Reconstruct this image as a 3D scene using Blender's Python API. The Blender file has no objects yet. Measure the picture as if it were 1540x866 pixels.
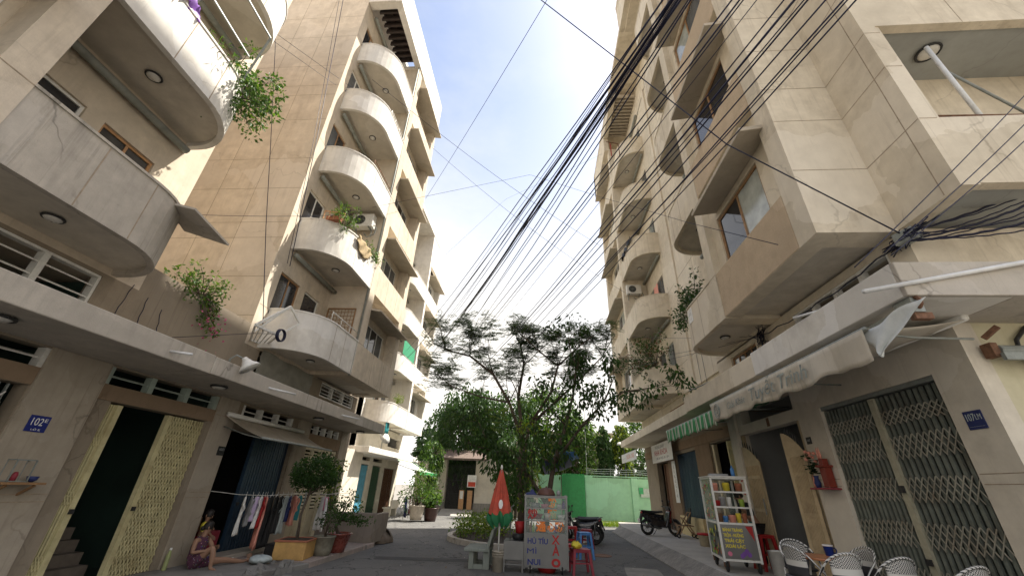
import bpy, math, random
from mathutils import Vector, Matrix
random.seed(7)
scene = bpy.context.scene
COL = scene.collection
PI = math.pi
R = math.radians

# ------------------------------------------------------------------ mesh builder
class MB:
    def __init__(s):
        s.v = []; s.f = []; s.m = []; s.cm = 0
    def mat(s, i):
        s.cm = i; return s
    def add(s, vs, fs):
        o = len(s.v); s.v.extend([tuple(v) for v in vs])
        for f in fs:
            s.f.append([o + i for i in f]); s.m.append(s.cm)
        return s
    def box(s, x0, x1, y0, y1, z0, z1):
        x0, x1 = min(x0, x1), max(x0, x1); y0, y1 = min(y0, y1), max(y0, y1); z0, z1 = min(z0, z1), max(z0, z1)
        return s.add([(x0,y0,z0),(x1,y0,z0),(x1,y1,z0),(x0,y1,z0),(x0,y0,z1),(x1,y0,z1),(x1,y1,z1),(x0,y1,z1)],
              [(0,3,2,1),(4,5,6,7),(0,1,5,4),(1,2,6,5),(2,3,7,6),(3,0,4,7)])
    def hexa(s, p):   # 8 points: bottom 4 ccw, top 4
        return s.add(p, [(0,3,2,1),(4,5,6,7),(0,1,5,4),(1,2,6,5),(2,3,7,6),(3,0,4,7)])
    def obox(s, c, size, rot):
        hx, hy, hz = [q/2 for q in size]; c = Vector(c)
        ps = [(-hx,-hy,-hz),(hx,-hy,-hz),(hx,hy,-hz),(-hx,hy,-hz),(-hx,-hy,hz),(hx,-hy,hz),(hx,hy,hz),(-hx,hy,hz)]
        return s.hexa([c + rot @ Vector(p) for p in ps])
    def bar(s, a, b, w, h=None, up=(0,0,1)):   # square bar from a to b
        a = Vector(a); b = Vector(b); d = b - a; h = h or w
        L = d.length
        if L < 1e-6: return s
        d.normalize(); u = Vector(up)
        if abs(d.dot(u)) > .97: u = Vector((0,1,0)) if abs(d.y) < .9 else Vector((1,0,0))
        x = d.cross(u).normalized(); z = x.cross(d)
        ps = []
        for q in (a, b):
            for i, j in ((-1,-1),(1,-1),(1,1),(-1,1)):
                ps.append(q + x*(i*w/2) + z*(j*h/2))
        return s.add(ps, [(0,1,2,3),(7,6,5,4),(0,4,5,1),(1,5,6,2),(2,6,7,3),(3,7,4,0)])
    def ext(s, loop, vec):
        n = len(loop); vec = Vector(vec)
        a = [Vector(p) for p in loop]; b = [p + vec for p in a]
        fs = [tuple(range(n-1,-1,-1)), tuple(range(n, 2*n))]
        for i in range(n):
            j = (i+1) % n; fs.append((i, j, n+j, n+i))
        return s.add(a + b, fs)
    def tube(s, pts, r, n=6, caps=True):
        pts = [Vector(p) for p in pts]; m = len(pts)
        rs = r if isinstance(r, (list, tuple)) else [r]*m
        vs = []; up = Vector((0,0,1)); prev = None
        for i, p in enumerate(pts):
            d = (pts[min(i+1,m-1)] - pts[max(i-1,0)])
            if d.length < 1e-9: d = Vector((0,0,1))
            d.normalize()
            if prev is None:
                x = d.cross(up)
                if x.length < .05: x = d.cross(Vector((1,0,0)))
            else:
                x = prev - d*prev.dot(d)
                if x.length < 1e-4: x = d.cross(up)
            x.normalize(); y = d.cross(x); prev = x
            for k in range(n):
                a = 2*PI*k/n
                vs.append(p + (x*math.cos(a) + y*math.sin(a))*rs[i])
        fs = []
        for i in range(m-1):
            for k in range(n):
                k2 = (k+1) % n
                fs.append((i*n+k, i*n+k2, (i+1)*n+k2, (i+1)*n+k))
        if caps:
            fs.append(tuple(range(n-1,-1,-1))); fs.append(tuple(range((m-1)*n, m*n)))
        return s.add(vs, fs)
    def lathe(s, prof, c=(0,0,0), n=20, axis='z'):
        vs = []; fs = []; c = Vector(c); m = len(prof)
        for r, z in prof:
            for k in range(n):
                a = 2*PI*k/n; q = (r*math.cos(a), r*math.sin(a), z)
                if axis == 'x': q = (q[2], q[0], q[1])
                if axis == 'y': q = (q[1], q[2], q[0])
                vs.append(c + Vector(q))
        for i in range(m-1):
            for k in range(n):
                k2 = (k+1) % n
                fs.append((i*n+k, i*n+k2, (i+1)*n+k2, (i+1)*n+k))
        if prof[0][0] > 1e-6: fs.append(tuple(range(n-1,-1,-1)))
        if prof[-1][0] > 1e-6: fs.append(tuple(range((m-1)*n, m*n)))
        return s.add(vs, fs)
    def torus(s, c, Rr, r, n=24, k=8, axis='z', a0=0, a1=2*PI):
        pts = []
        full = abs(a1-a0-2*PI) < 1e-6
        for i in range(n+1):
            a = a0 + (a1-a0)*i/n; q = (Rr*math.cos(a), Rr*math.sin(a), 0)
            if axis == 'x': q = (0, q[0], q[1])
            if axis == 'y': q = (q[0], 0, q[1])
            pts.append(Vector(c) + Vector(q))
        return s.tube(pts, r, k, caps=not full)
    def ball(s, c, r, nu=12, nv=8):
        if not isinstance(r, (tuple, list)): r = (r, r, r)
        prof = []; vs = []; fs = []
        c = Vector(c)
        for j in range(nv+1):
            t = PI*j/nv
            for i in range(nu):
                a = 2*PI*i/nu
                vs.append(c + Vector((r[0]*math.sin(t)*math.cos(a), r[1]*math.sin(t)*math.sin(a), -r[2]*math.cos(t))))
        for j in range(nv):
            for i in range(nu):
                i2 = (i+1) % nu
                fs.append((j*nu+i, j*nu+i2, (j+1)*nu+i2, (j+1)*nu+i))
        return s.add(vs, fs)
    def quad(s, a, b, c, d): return s.add([a,b,c,d], [(0,1,2,3)])
    def sheet(s, fn, nu, nv):
        vs = [fn(i/nu, j/nv) for j in range(nv+1) for i in range(nu+1)]
        fs = [(j*(nu+1)+i, j*(nu+1)+i+1, (j+1)*(nu+1)+i+1, (j+1)*(nu+1)+i) for j in range(nv) for i in range(nu)]
        return s.add(vs, fs)
    def build(s, name, mats, parent=None, local=False, smooth=False, bevel=0, solid=0):
        me = bpy.data.meshes.new(name)
        off = Vector((0,0,0))
        if parent is not None and not local:
            r = parent
            off = r.location.copy()
            if r.parent: off = off + r.parent.location
        me.from_pydata([tuple(Vector(v) - off) for v in s.v], [], s.f)
        if not isinstance(mats, (list, tuple)): mats = [mats]
        for m in mats: me.materials.append(m)
        if len(mats) > 1: me.polygons.foreach_set('material_index', s.m)
        if smooth: me.polygons.foreach_set('use_smooth', [True]*len(me.polygons))
        me.update()
        o = bpy.data.objects.new(name, me); COL.objects.link(o)
        if parent is not None: o.parent = parent
        if solid:
            md = o.modifiers.new('thickness', 'SOLIDIFY'); md.thickness = solid; md.offset = 0
        if bevel:
            md = o.modifiers.new('bevel', 'BEVEL'); md.width = bevel; md.segments = 2; md.limit_method = 'ANGLE'; md.angle_limit = R(50)
        return o

def tag(o, label=None, cat=None, group=None, kind=None):
    if label: o['label'] = label
    if cat: o['category'] = cat
    if group: o['group'] = group
    if kind: o['kind'] = kind
    return o
def thing(name, label, cat, loc, rz=0, group=None):
    o = bpy.data.objects.new(name, None); COL.objects.link(o)
    o.empty_display_size = .2
    o.location = loc; o.rotation_euler = (0,0,rz)
    return tag(o, label, cat, group)
def copy_tree(o, loc=None, rz=None, label=None, parent=None):
    c = o.copy(); COL.objects.link(c)
    if parent is not None: c.parent = parent
    for ch in list(o.children): copy_tree(ch, parent=c)
    if loc is not None: c.location = loc
    if rz is not None: c.rotation_euler = (0,0,rz)
    if label: c['label'] = label
    return c
def structure(mb, name, mat, **k):
    return tag(mb.build(name, mat, **k), kind='structure')

# ------------------------------------------------------------------ materials
def nodes(name):
    m = bpy.data.materials.new(name); m.use_nodes = True
    nt = m.node_tree
    for n in list(nt.nodes): nt.nodes.remove(n)
    out = nt.nodes.new('ShaderNodeOutputMaterial')
    b = nt.nodes.new('ShaderNodeBsdfPrincipled')
    nt.links.new(b.outputs[0], out.inputs[0])
    return m, nt, b, out
def noise(nt, coord, scale, detail=4, rough=.6, mscale=None):
    if mscale:
        mp = nt.nodes.new('ShaderNodeMapping'); mp.inputs['Scale'].default_value = mscale
        nt.links.new(coord, mp.inputs[0]); coord = mp.outputs[0]
    n = nt.nodes.new('ShaderNodeTexNoise'); n.inputs['Scale'].default_value = scale
    n.inputs['Detail'].default_value = detail; n.inputs['Roughness'].default_value = rough
    nt.links.new(coord, n.inputs['Vector'])
    return n.outputs['Fac']
def ramp(nt, fac, a, b, ca=(0,0,0,1), cb=(1,1,1,1)):
    r = nt.nodes.new('ShaderNodeValToRGB')
    r.color_ramp.elements[0].position = a; r.color_ramp.elements[1].position = b
    r.color_ramp.elements[0].color = ca; r.color_ramp.elements[1].color = cb
    nt.links.new(fac, r.inputs[0]); return r.outputs[0]
def mix(nt, fac, a, b, mode='MIX'):
    n = nt.nodes.new('ShaderNodeMix'); n.data_type = 'RGBA'; n.blend_type = mode
    for sock, v in ((n.inputs[0], fac), (n.inputs[6], a), (n.inputs[7], b)):
        if hasattr(v, 'links'): nt.links.new(v, sock)
        elif isinstance(v, (int, float)): sock.default_value = v
        else: sock.default_value = (*v[:3], 1)
    return n.outputs[2]
def bump(nt, b, h, strength=.3, dist=.01):
    n = nt.nodes.new('ShaderNodeBump'); n.inputs['Strength'].default_value = strength; n.inputs['Distance'].default_value = dist
    nt.links.new(h, n.inputs['Height']); nt.links.new(n.outputs[0], b.inputs['Normal'])
def pos(nt):
    return nt.nodes.new('ShaderNodeNewGeometry').outputs['Position']
def objc(nt):
    return nt.nodes.new('ShaderNodeTexCoord').outputs['Object']
def sc(c, k): return tuple(min(1, q*k) for q in c[:3])

def plaster(name, col, dirt=(.16,.13,.10), amount=.5, streak=.5, stucco=.25, rough=.9, stscale=60):
    m, nt, b, out = nodes(name); p = pos(nt)
    big = noise(nt, p, .55, 5, .65); mid = noise(nt, p, 3.2, 5, .65); fine = noise(nt, p, stscale, 3, .6)
    c = mix(nt, ramp(nt, big, .3, .7), sc(col, .88), sc(col, 1.08))
    c = mix(nt, ramp(nt, mid, .35, .75), c, mix(nt, .35, c, dirt), 'MIX')
    st = noise(nt, p, 1.6, 5, .7, (3.2, 3.2, .16))
    st2 = noise(nt, p, .5, 3, .6)
    f1 = ramp(nt, st, .50, .74)
    f2 = ramp(nt, st2, .38, .68)
    mm = nt.nodes.new('ShaderNodeMath'); mm.operation = 'MULTIPLY'; nt.links.new(f1, mm.inputs[0]); nt.links.new(f2, mm.inputs[1])
    m2 = nt.nodes.new('ShaderNodeMath'); m2.operation = 'MULTIPLY'; nt.links.new(mm.outputs[0], m2.inputs[0]); m2.inputs[1].default_value = streak
    c = mix(nt, m2.outputs[0], c, dirt)
    # patch repairs, hairline cracks and narrow rain streaks
    dn = nt.nodes.new('ShaderNodeTexNoise'); dn.inputs['Scale'].default_value = 1.3; dn.inputs['Detail'].default_value = 4; nt.links.new(p, dn.inputs['Vector'])
    av = nt.nodes.new('ShaderNodeVectorMath'); av.operation = 'ADD'; nt.links.new(p, av.inputs[0]); nt.links.new(dn.outputs['Color'], av.inputs[1])
    vc = nt.nodes.new('ShaderNodeTexVoronoi'); vc.inputs['Scale'].default_value = .62; nt.links.new(av.outputs[0], vc.inputs['Vector'])
    sv = nt.nodes.new('ShaderNodeSeparateColor'); nt.links.new(vc.outputs['Color'], sv.inputs[0])
    c = mix(nt, ramp(nt, sv.outputs[0], .55, .95, (0,0,0,1), (.5,.5,.5,1)), c, sc(col, .80))
    c = mix(nt, ramp(nt, sv.outputs[1], .70, .95, (0,0,0,1), (.45,.45,.45,1)), c, sc((col[0]*1.02,col[1]*1.05,col[2]*1.12), 1.08))
    ve = nt.nodes.new('ShaderNodeTexVoronoi'); ve.feature = 'DISTANCE_TO_EDGE'; ve.inputs['Scale'].default_value = .42; nt.links.new(av.outputs[0], ve.inputs['Vector'])
    cr = nt.nodes.new('ShaderNodeMath'); cr.operation = 'MULTIPLY'; nt.links.new(ramp(nt, ve.outputs['Distance'], .0025, .006, (1,1,1,1), (0,0,0,1)), cr.inputs[0]); nt.links.new(ramp(nt, st2, .5, .6), cr.inputs[1])
    cr2 = nt.nodes.new('ShaderNodeMath'); cr2.operation = 'MULTIPLY'; nt.links.new(cr.outputs[0], cr2.inputs[0]); cr2.inputs[1].default_value = .6*amount
    c = mix(nt, cr2.outputs[0], c, sc(dirt, .6))
    s3 = noise(nt, p, 2.6, 4, .65, (5.5, 5.5, .10))
    mb_ = nt.nodes.new('ShaderNodeMath'); mb_.operation = 'MULTIPLY'; nt.links.new(ramp(nt, s3, .56, .70), mb_.inputs[0]); nt.links.new(ramp(nt, big, .46, .64), mb_.inputs[1])
    mc_ = nt.nodes.new('ShaderNodeMath'); mc_.operation = 'MULTIPLY'; nt.links.new(mb_.outputs[0], mc_.inputs[0]); mc_.inputs[1].default_value = streak*.8
    c = mix(nt, mc_.outputs[0], c, sc(dirt, .75))
    sp = ramp(nt, noise(nt, p, 14, 6, .75), .62, .78)
    m3 = nt.nodes.new('ShaderNodeMath'); m3.operation = 'MULTIPLY'; nt.links.new(sp, m3.inputs[0]); m3.inputs[1].default_value = amount*.5
    c = mix(nt, m3.outputs[0], c, dirt)
    f4 = nt.nodes.new('ShaderNodeMath'); f4.operation = 'MULTIPLY'; nt.links.new(fine, f4.inputs[0]); f4.inputs[1].default_value = stucco
    c = mix(nt, f4.outputs[0], c, sc(col, .55))
    nt.links.new(c, b.inputs['Base Color']); b.inputs['Roughness'].default_value = rough
    b.inputs['Specular IOR Level'].default_value = .2
    bump(nt, b, fine, .35, .006)
    return m
def simple(name, col, rough=.6, metal=0, var=.2, scale=8, spec=.4, dirt=None, dirtamt=.35, bumpk=0, coat=0, world=False):
    m, nt, b, out = nodes(name); p = pos(nt) if world else objc(nt)
    n = noise(nt, p, scale, 5, .65)
    c = mix(nt, ramp(nt, n, .3, .7), sc(col, 1-var), sc(col, 1+var))
    if dirt:
        d = ramp(nt, noise(nt, p, scale*.45, 6, .75), .5, .75)
        q = nt.nodes.new('ShaderNodeMath'); q.operation = 'MULTIPLY'; nt.links.new(d, q.inputs[0]); q.inputs[1].default_value = dirtamt
        c = mix(nt, q.outputs[0], c, dirt)
    nt.links.new(c, b.inputs['Base Color'])
    rr = ramp(nt, noise(nt, p, scale*2, 3), .2, .8, (max(.02, rough-.12),)*3+(1,), (min(1, rough+.12),)*3+(1,))
    nt.links.new(rr, b.inputs['Roughness'])
    b.inputs['Metallic'].default_value = metal; b.inputs['Specular IOR Level'].default_value = spec
    b.inputs['Coat Weight'].default_value = coat
    if bumpk: bump(nt, b, noise(nt, p, scale*6, 4), bumpk, .005)
    return m
def leafmat(name, col, trans=.35, rough=.45):
    m, nt, b, out = nodes(name); p = objc(nt)
    n = noise(nt, p, 1.3, 3)
    c = mix(nt, ramp(nt, n, .35, .65), sc(col, .72), sc(col, 1.3))
    c = mix(nt, ramp(nt, noise(nt, p, 9, 2), .4, .65), c, mix(nt, .4, c, (col[0]*1.6, col[1]*1.3, col[2]*.7)))
    nt.links.new(c, b.inputs['Base Color']); b.inputs['Roughness'].default_value = rough; b.inputs['Specular IOR Level'].default_value = .3
    t = nt.nodes.new('ShaderNodeBsdfTranslucent')
    cc = mix(nt, .5, c, (col[0]*2.2, col[1]*2.0, col[2]*.6)); nt.links.new(cc, t.inputs[0])
    mx = nt.nodes.new('ShaderNodeMixShader'); mx.inputs[0].default_value = trans
    nt.links.new(b.outputs[0], mx.inputs[1]); nt.links.new(t.outputs[0], mx.inputs[2]); nt.links.new(mx.outputs[0], out.inputs[0])
    return m
def glassmat(name, col, rough=.08, alpha=None):
    m, nt, b, out = nodes(name)
    n = noise(nt, objc(nt), 2.5, 4)
    c = mix(nt, ramp(nt, n, .3, .7), sc(col, .7), sc(col, 1.25)); nt.links.new(c, b.inputs['Base Color'])
    b.inputs['Roughness'].default_value = rough; b.inputs['Specular IOR Level'].default_value = .6
    if alpha is not None:
        t = nt.nodes.new('ShaderNodeBsdfTransparent'); mx = nt.nodes.new('ShaderNodeMixShader'); mx.inputs[0].default_value = alpha
        nt.links.new(t.outputs[0], mx.inputs[1]); nt.links.new(b.outputs[0], mx.inputs[2]); nt.links.new(mx.outputs[0], out.inputs[0])
    return m

M = {}
M['plaster_l'] = plaster('weathered plaster', (.68,.585,.455), amount=.55, streak=.55, stucco=.22)
M['plaster_t'] = plaster('tan plaster', (.73,.625,.49), (.24,.17,.11), amount=.4, streak=.35, stucco=.18)
M['plaster_w'] = plaster('pale painted plaster', (.78,.745,.675), (.25,.21,.17), amount=.5, streak=.5, stucco=.14)
M['plaster_r'] = plaster('beige rendered wall', (.745,.66,.515), (.25,.19,.12), amount=.5, streak=.5, stucco=.2)
M['stucco_r'] = plaster('pebbledash stucco', (.66,.52,.36), (.22,.15,.09), amount=.5, streak=.4, stucco=.75, stscale=38)
M['concrete'] = plaster('grey cement render', (.56,.505,.425), (.12,.11,.10), amount=.9, streak=.75, stucco=.35)
M['soffit'] = plaster('soffit paint', (.64,.585,.49), (.20,.17,.13), amount=.5, streak=.1, stucco=.1)
M['white_wall'] = plaster('white washed wall', (.70,.64,.53), (.28,.24,.19), amount=.35, streak=.35, stucco=.08)
M['yellow_wall'] = plaster('yellowed wall', (.62,.57,.40), (.30,.27,.14), amount=.4, streak=.35, stucco=.08)
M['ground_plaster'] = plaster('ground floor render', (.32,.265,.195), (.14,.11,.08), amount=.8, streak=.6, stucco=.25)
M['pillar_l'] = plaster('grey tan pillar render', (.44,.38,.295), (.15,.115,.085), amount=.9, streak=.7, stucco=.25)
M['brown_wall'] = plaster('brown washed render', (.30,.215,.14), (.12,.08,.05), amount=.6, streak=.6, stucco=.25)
M['groove'] = simple('score line', (.34,.27,.195), .95, var=.3, world=True)
M['stain'] = plaster('moss stain', (.20,.19,.16), (.05,.05,.04), amount=.8, streak=.6)
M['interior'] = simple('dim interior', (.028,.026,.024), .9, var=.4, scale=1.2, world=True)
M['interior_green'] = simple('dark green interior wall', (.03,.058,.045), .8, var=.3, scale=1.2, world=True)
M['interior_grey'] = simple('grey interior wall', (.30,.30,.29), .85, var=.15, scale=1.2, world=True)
M['glass_dark'] = glassmat('dark window glass', (.035,.035,.038), .07)
M['glass_blue'] = glassmat('reflecting window glass', (.11,.12,.13), .1)
M['glass_curtain'] = glassmat('curtained glass', (.42,.45,.42), .15)
M['glass_clear'] = glassmat('clear cart glass', (.5,.62,.55), .04, alpha=.16)
M['metal_white'] = simple('white painted metal', (.72,.71,.66), .45, 0, .08, 14, dirt=(.3,.22,.15), dirtamt=.4)
M['metal_grey'] = simple('grey painted metal', (.26,.28,.26), .5, .2, .2, 14, dirt=(.12,.09,.06))
M['metal_dark'] = simple('dark metal', (.045,.045,.045), .5, .4, .3, 14)
M['steel'] = simple('stainless steel', (.20,.20,.195), .38, .8, .12, 1.3, dirt=(.22,.21,.2), dirtamt=.5)
M['rust'] = simple('rusty metal', (.19,.10,.06), .8, .2, .4, 20)
M['gate_yellow'] = simple('pale yellow gate paint', (.58,.52,.29), .5, 0, .18, 4, dirt=(.26,.17,.07), dirtamt=.6)
M['gate_grey'] = simple('grey green gate slats', (.17,.19,.165), .5, .2, .3, 5, dirt=(.10,.06,.035), dirtamt=.6)
M['gate_lattice'] = simple('gate lattice links', (.40,.385,.32), .5, .3, .25, 5, dirt=(.20,.12,.06), dirtamt=.7)
M['gate_stile'] = simple('gate stile paint', (.42,.40,.30), .5, .1, .15, 12, dirt=(.2,.17,.1))
M['shutter_blue'] = simple('dark blue shutter', (.022,.045,.075), .45, .1, .3, 10)
M['cream'] = simple('cream door paint', (.58,.50,.34), .5, 0, .12, 6, dirt=(.3,.22,.12))
M['tan_door'] = simple('tan metal door', (.46,.36,.22), .5, 0, .15, 6, dirt=(.2,.14,.08))
M['wood'] = simple('brown wood frame', (.30,.17,.08), .6, 0, .3, 10)
M['wood_light'] = simple('orange wood', (.48,.27,.13), .55, 0, .2, 10)
M['cyan_door'] = simple('cyan door paint', (.10,.33,.45), .5, 0, .2, 6)
M['green_door'] = simple('dark green door', (.02,.075,.035), .5, 0, .2, 6)
M['lamp_glass'] = simple('lamp glass', (.62,.60,.55), .3, 0, .1, 6)
M['black'] = simple('black rubber', (.018,.018,.018), .6, 0, .3, 12)
M['cable'] = simple('black cable sheath', (.010,.011,.035), .5, 0, .3, 3)
M['pvc'] = simple('white pvc pipe', (.66,.66,.64), .4, 0, .1, 6, dirt=(.35,.32,.28))
M['pipe_grey'] = simple('grey pipe', (.24,.25,.22), .55, 0, .2, 6)
def flat(name, col, rough=.6, **k):
    if name not in M: M[name] = simple(name, col, rough, **k)
    return M[name]
M['hood_r'] = plaster('hood cement paint', (.56,.49,.385), (.12,.10,.08), amount=.8, streak=.3, stucco=.3)
M['soffit_grey'] = plaster('grey ceiling paint', (.40,.41,.385), (.22,.21,.18), amount=.4, streak=.1, stucco=.08)
# ------------------------------------------------------------------ camera, light, sky
cam = bpy.data.cameras.new('camera'); camo = bpy.data.objects.new('camera', cam); COL.objects.link(camo)
def set_camera():
    p, r, yaw = R(27.204), R(2.2446), R(-4.8224)
    f = Vector((math.sin(yaw)*math.cos(p), math.cos(yaw)*math.cos(p), math.sin(p)))
    right = Vector((math.cos(yaw), -math.sin(yaw), 0)); up = right.cross(f)
    c, s = math.cos(r), math.sin(r)
    a = right*c + up*s; b = up*c - right*s
    m = Matrix(((a.x,b.x,-f.x,0),(a.y,b.y,-f.y,0),(a.z,b.z,-f.z,1.8),(0,0,0,1)))
    camo.matrix_world = m
    cam.sensor_width = 36; cam.lens = 584.57/1540*36
    cam.clip_start = .05; cam.clip_end = 3000
set_camera()
scene.camera = camo
SUN_AZ = math.atan2(1.0, .52); SUN_EL = R(56.5)
sunv = Vector((math.sin(SUN_AZ)*math.cos(SUN_EL), math.cos(SUN_AZ)*math.cos(SUN_EL), math.sin(SUN_EL)))
sl = bpy.data.lights.new('sun', 'SUN'); sl.energy = 4.3; sl.angle = R(.6); sl.color = (1, .95, .86)
so = bpy.data.objects.new('sun', sl); COL.objects.link(so); so.rotation_euler = (-sunv).to_track_quat('-Z', 'Y').to_euler(); so.location = (20, 20, 50)
w = bpy.data.worlds.new('World'); scene.world = w; w.use_nodes = True
nt = w.node_tree; bg = nt.nodes['Background']
sky = nt.nodes.new('ShaderNodeTexSky'); sky.sky_type = 'NISHITA'; sky.sun_disc = False
sky.sun_elevation = SUN_EL; sky.sun_rotation = SUN_AZ; sky.air_density = 1.0; sky.dust_density = 2.2; sky.ozone_density = 1.0
tc = nt.nodes.new('ShaderNodeTexCoord')
cl = noise(nt, tc.outputs['Generated'], 1.7, 6, .62, (1, 1, 2.0))
sep = nt.nodes.new('ShaderNodeSeparateXYZ'); nt.links.new(tc.outputs['Generated'], sep.inputs[0])
hz = ramp(nt, sep.outputs['Z'], .25, .80, (1,1,1,1), (0.06,0.06,0.06,1))
cf = ramp(nt, cl, .44, .80)
mx = nt.nodes.new('ShaderNodeMath'); mx.operation = 'MULTIPLY_ADD'; nt.links.new(cf, mx.inputs[0]); mx.inputs[1].default_value = .32
nt.links.new(hz, mx.inputs[2]); mx.use_clamp = True
skc = mix(nt, mx.outputs[0], sky.outputs[0], (5.1, 4.9, 4.6))
nt.links.new(skc, bg.inputs[0]); bg.inputs[1].default_value = .112
scene.view_settings.view_transform = 'Standard'; scene.view_settings.look = 'None'; scene.view_settings.gamma = 1
scene.view_settings.exposure = 1.3
try: scene.view_settings.use_curve_mapping = False
except Exception: pass
scene.render.engine = 'CYCLES'
scene.render.resolution_x = 1024; scene.render.resolution_y = 575
scene.cycles.max_bounces = 8; scene.cycles.diffuse_bounces = 4; scene.cycles.transparent_max_bounces = 16

# ------------------------------------------------------------------ ground
def asphalt():
    m, nt, b, out = nodes('asphalt'); p = pos(nt)
    big = noise(nt, p, .35, 6, .7); mid = noise(nt, p, 2.2, 6, .7); fine = noise(nt, p, 90, 3, .6)
    c = mix(nt, ramp(nt, big, .35, .68), (.205,.196,.18), (.335,.318,.288))
    c = mix(nt, ramp(nt, mid, .5, .72), c, (.30,.285,.255))
    vor = nt.nodes.new('ShaderNodeTexVoronoi'); vor.feature = 'DISTANCE_TO_EDGE'; vor.inputs['Scale'].default_value = .55
    dm = nt.nodes.new('ShaderNodeVectorMath'); dm.operation = 'ADD'
    nn = nt.nodes.new('ShaderNodeTexNoise'); nn.inputs['Scale'].default_value = 2.5; nt.links.new(p, nn.inputs['Vector'])
    nt.links.new(p, dm.inputs[0]); nt.links.new(nn.outputs['Color'], dm.inputs[1]); nt.links.new(dm.outputs[0], vor.inputs['Vector'])
    c = mix(nt, ramp(nt, vor.outputs['Distance'], .004, .012, (1,1,1,1), (0,0,0,1)), c, (.03,.028,.026))
    c = mix(nt, ramp(nt, fine, .35, .75), sc((.06,.06,.06),1), c)
    gr = ramp(nt, noise(nt, p, 35, 4, .7), .64, .72)
    c = mix(nt, gr, c, (.22,.21,.19))
    nt.links.new(c, b.inputs['Base Color']); b.inputs['Roughness'].default_value = .88; b.inputs['Specular IOR Level'].default_value = .25
    bump(nt, b, fine, .6, .012)
    return m
def paving(name, col, brick, dark, bs=3.0, grout=(.12,.11,.10), squash=.5):
    m, nt, b, out = nodes(name); p = pos(nt)
    br = nt.nodes.new('ShaderNodeTexBrick'); br.inputs['Scale'].default_value = bs
    br.inputs['Mortar Size'].default_value = .012; br.inputs['Brick Width'].default_value = .5; br.inputs['Row Height'].default_value = squash
    br.inputs['Color1'].default_value = (*sc(col,.85),1); br.inputs['Color2'].default_value = (*sc(col,1.1),1); br.inputs['Mortar'].default_value = (*grout,1)
    nt.links.new(p, br.inputs['Vector'])
    c = mix(nt, brick, col, br.outputs['Color'])
    c = mix(nt, ramp(nt, noise(nt, p, 1.1, 6, .75), .42, .7), c, dark)
    c = mix(nt, ramp(nt, noise(nt, p, 22, 4, .7), .6, .75), c, sc(dark, .7))
    nt.links.new(c, b.inputs['Base Color']); b.inputs['Roughness'].default_value = .85
    bump(nt, b, noise(nt, p, 70, 3), .3, .006)
    return m
M['asphalt'] = asphalt()
M['pave_r'] = paving('cement pavement', (.44,.41,.36), .12, (.32,.295,.255), 1.2, (.2,.19,.17))
M['ramp_r'] = paving('brick ramp', (.27,.25,.22), .9, (.13,.12,.11), 5.5, (.07,.065,.06))
M['pave_l'] = paving('tiled pavement', (.36,.29,.25), .6, (.20,.18,.16), 3.4)
M['pave_old'] = paving('broken cement', (.22,.21,.19), .1, (.11,.105,.095), 1)
M['dirt'] = simple('ground dust', (.22,.20,.17), .95, var=.3, scale=.6, world=True)

g = MB(); g.quad((-1500,-1500,-.012),(1500,-1500,-.012),(1500,1500,-.012),(-1500,1500,-.012)); structure(g, 'ground', M['dirt'])
g = MB()
edge = [(-5.45,-12),(-5.45,8.3),(-5.75,9.4),(-5.35,10.6),(-5.28,14.4),(-6.0,15.6),(-7.6,18),(-8.6,24),(-8.9,31.4),(9,31.4),(9,26.6),(4.4,26.2),(3.62,23.6),(3.62,-12)]
g.add([(x,y,0) for x,y in edge], [tuple(range(len(edge)))])
structure(g, 'road', M['asphalt'])
g = MB(); g.box(-7.75,-5.45,-12,8.3,-.2,.10)
g.ext([(-7.75,8.3,-.2),(-5.45,8.3,-.2),(-5.75,9.4,-.2),(-5.35,10.6,-.2),(-7.75,10.6,-.2)], (0,0,.30))
structure(g, 'old_pavement', M['pave_old'], bevel=.02)
g = MB(); g.ext([(-7.75,10.6,-.2),(-5.35,10.6,-.2),(-5.28,14.4,-.2),(-7.75,14.4,-.2)], (0,0,.32)); structure(g, 'tiled_pavement', M['pave_l'], bevel=.015)
g = MB(); g.ext([(-10.4,14.4,-.2),(-5.28,14.4,-.2),(-6.0,15.6,-.2),(-7.6,18,-.2),(-8.6,24,-.2),(-8.9,31.4,-.2),(-10.4,31.4,-.2)], (0,0,.28)); structure(g, 'far_pavement', M['pave_old'], bevel=.015)
g = MB(); g.ext([(4.05,-12,-.2),(7,-12,-.2),(7,26.2,-.2),(4.4,26.2,-.2),(4.05,23.4,-.2)], (0,0,.50)); structure(g, 'right_pavement', M['pave_r'], bevel=.01)
g = MB()   # the sloping brick kerb between road and pavement
g.ext([(3.6,-12,-.1),(4.048,-12,-.1),(4.048,-12,.297),(3.6,-12,.03)], (0,35.5,0))
structure(g, 'sloping_kerb', M['ramp_r'])
random.seed(3)
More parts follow.
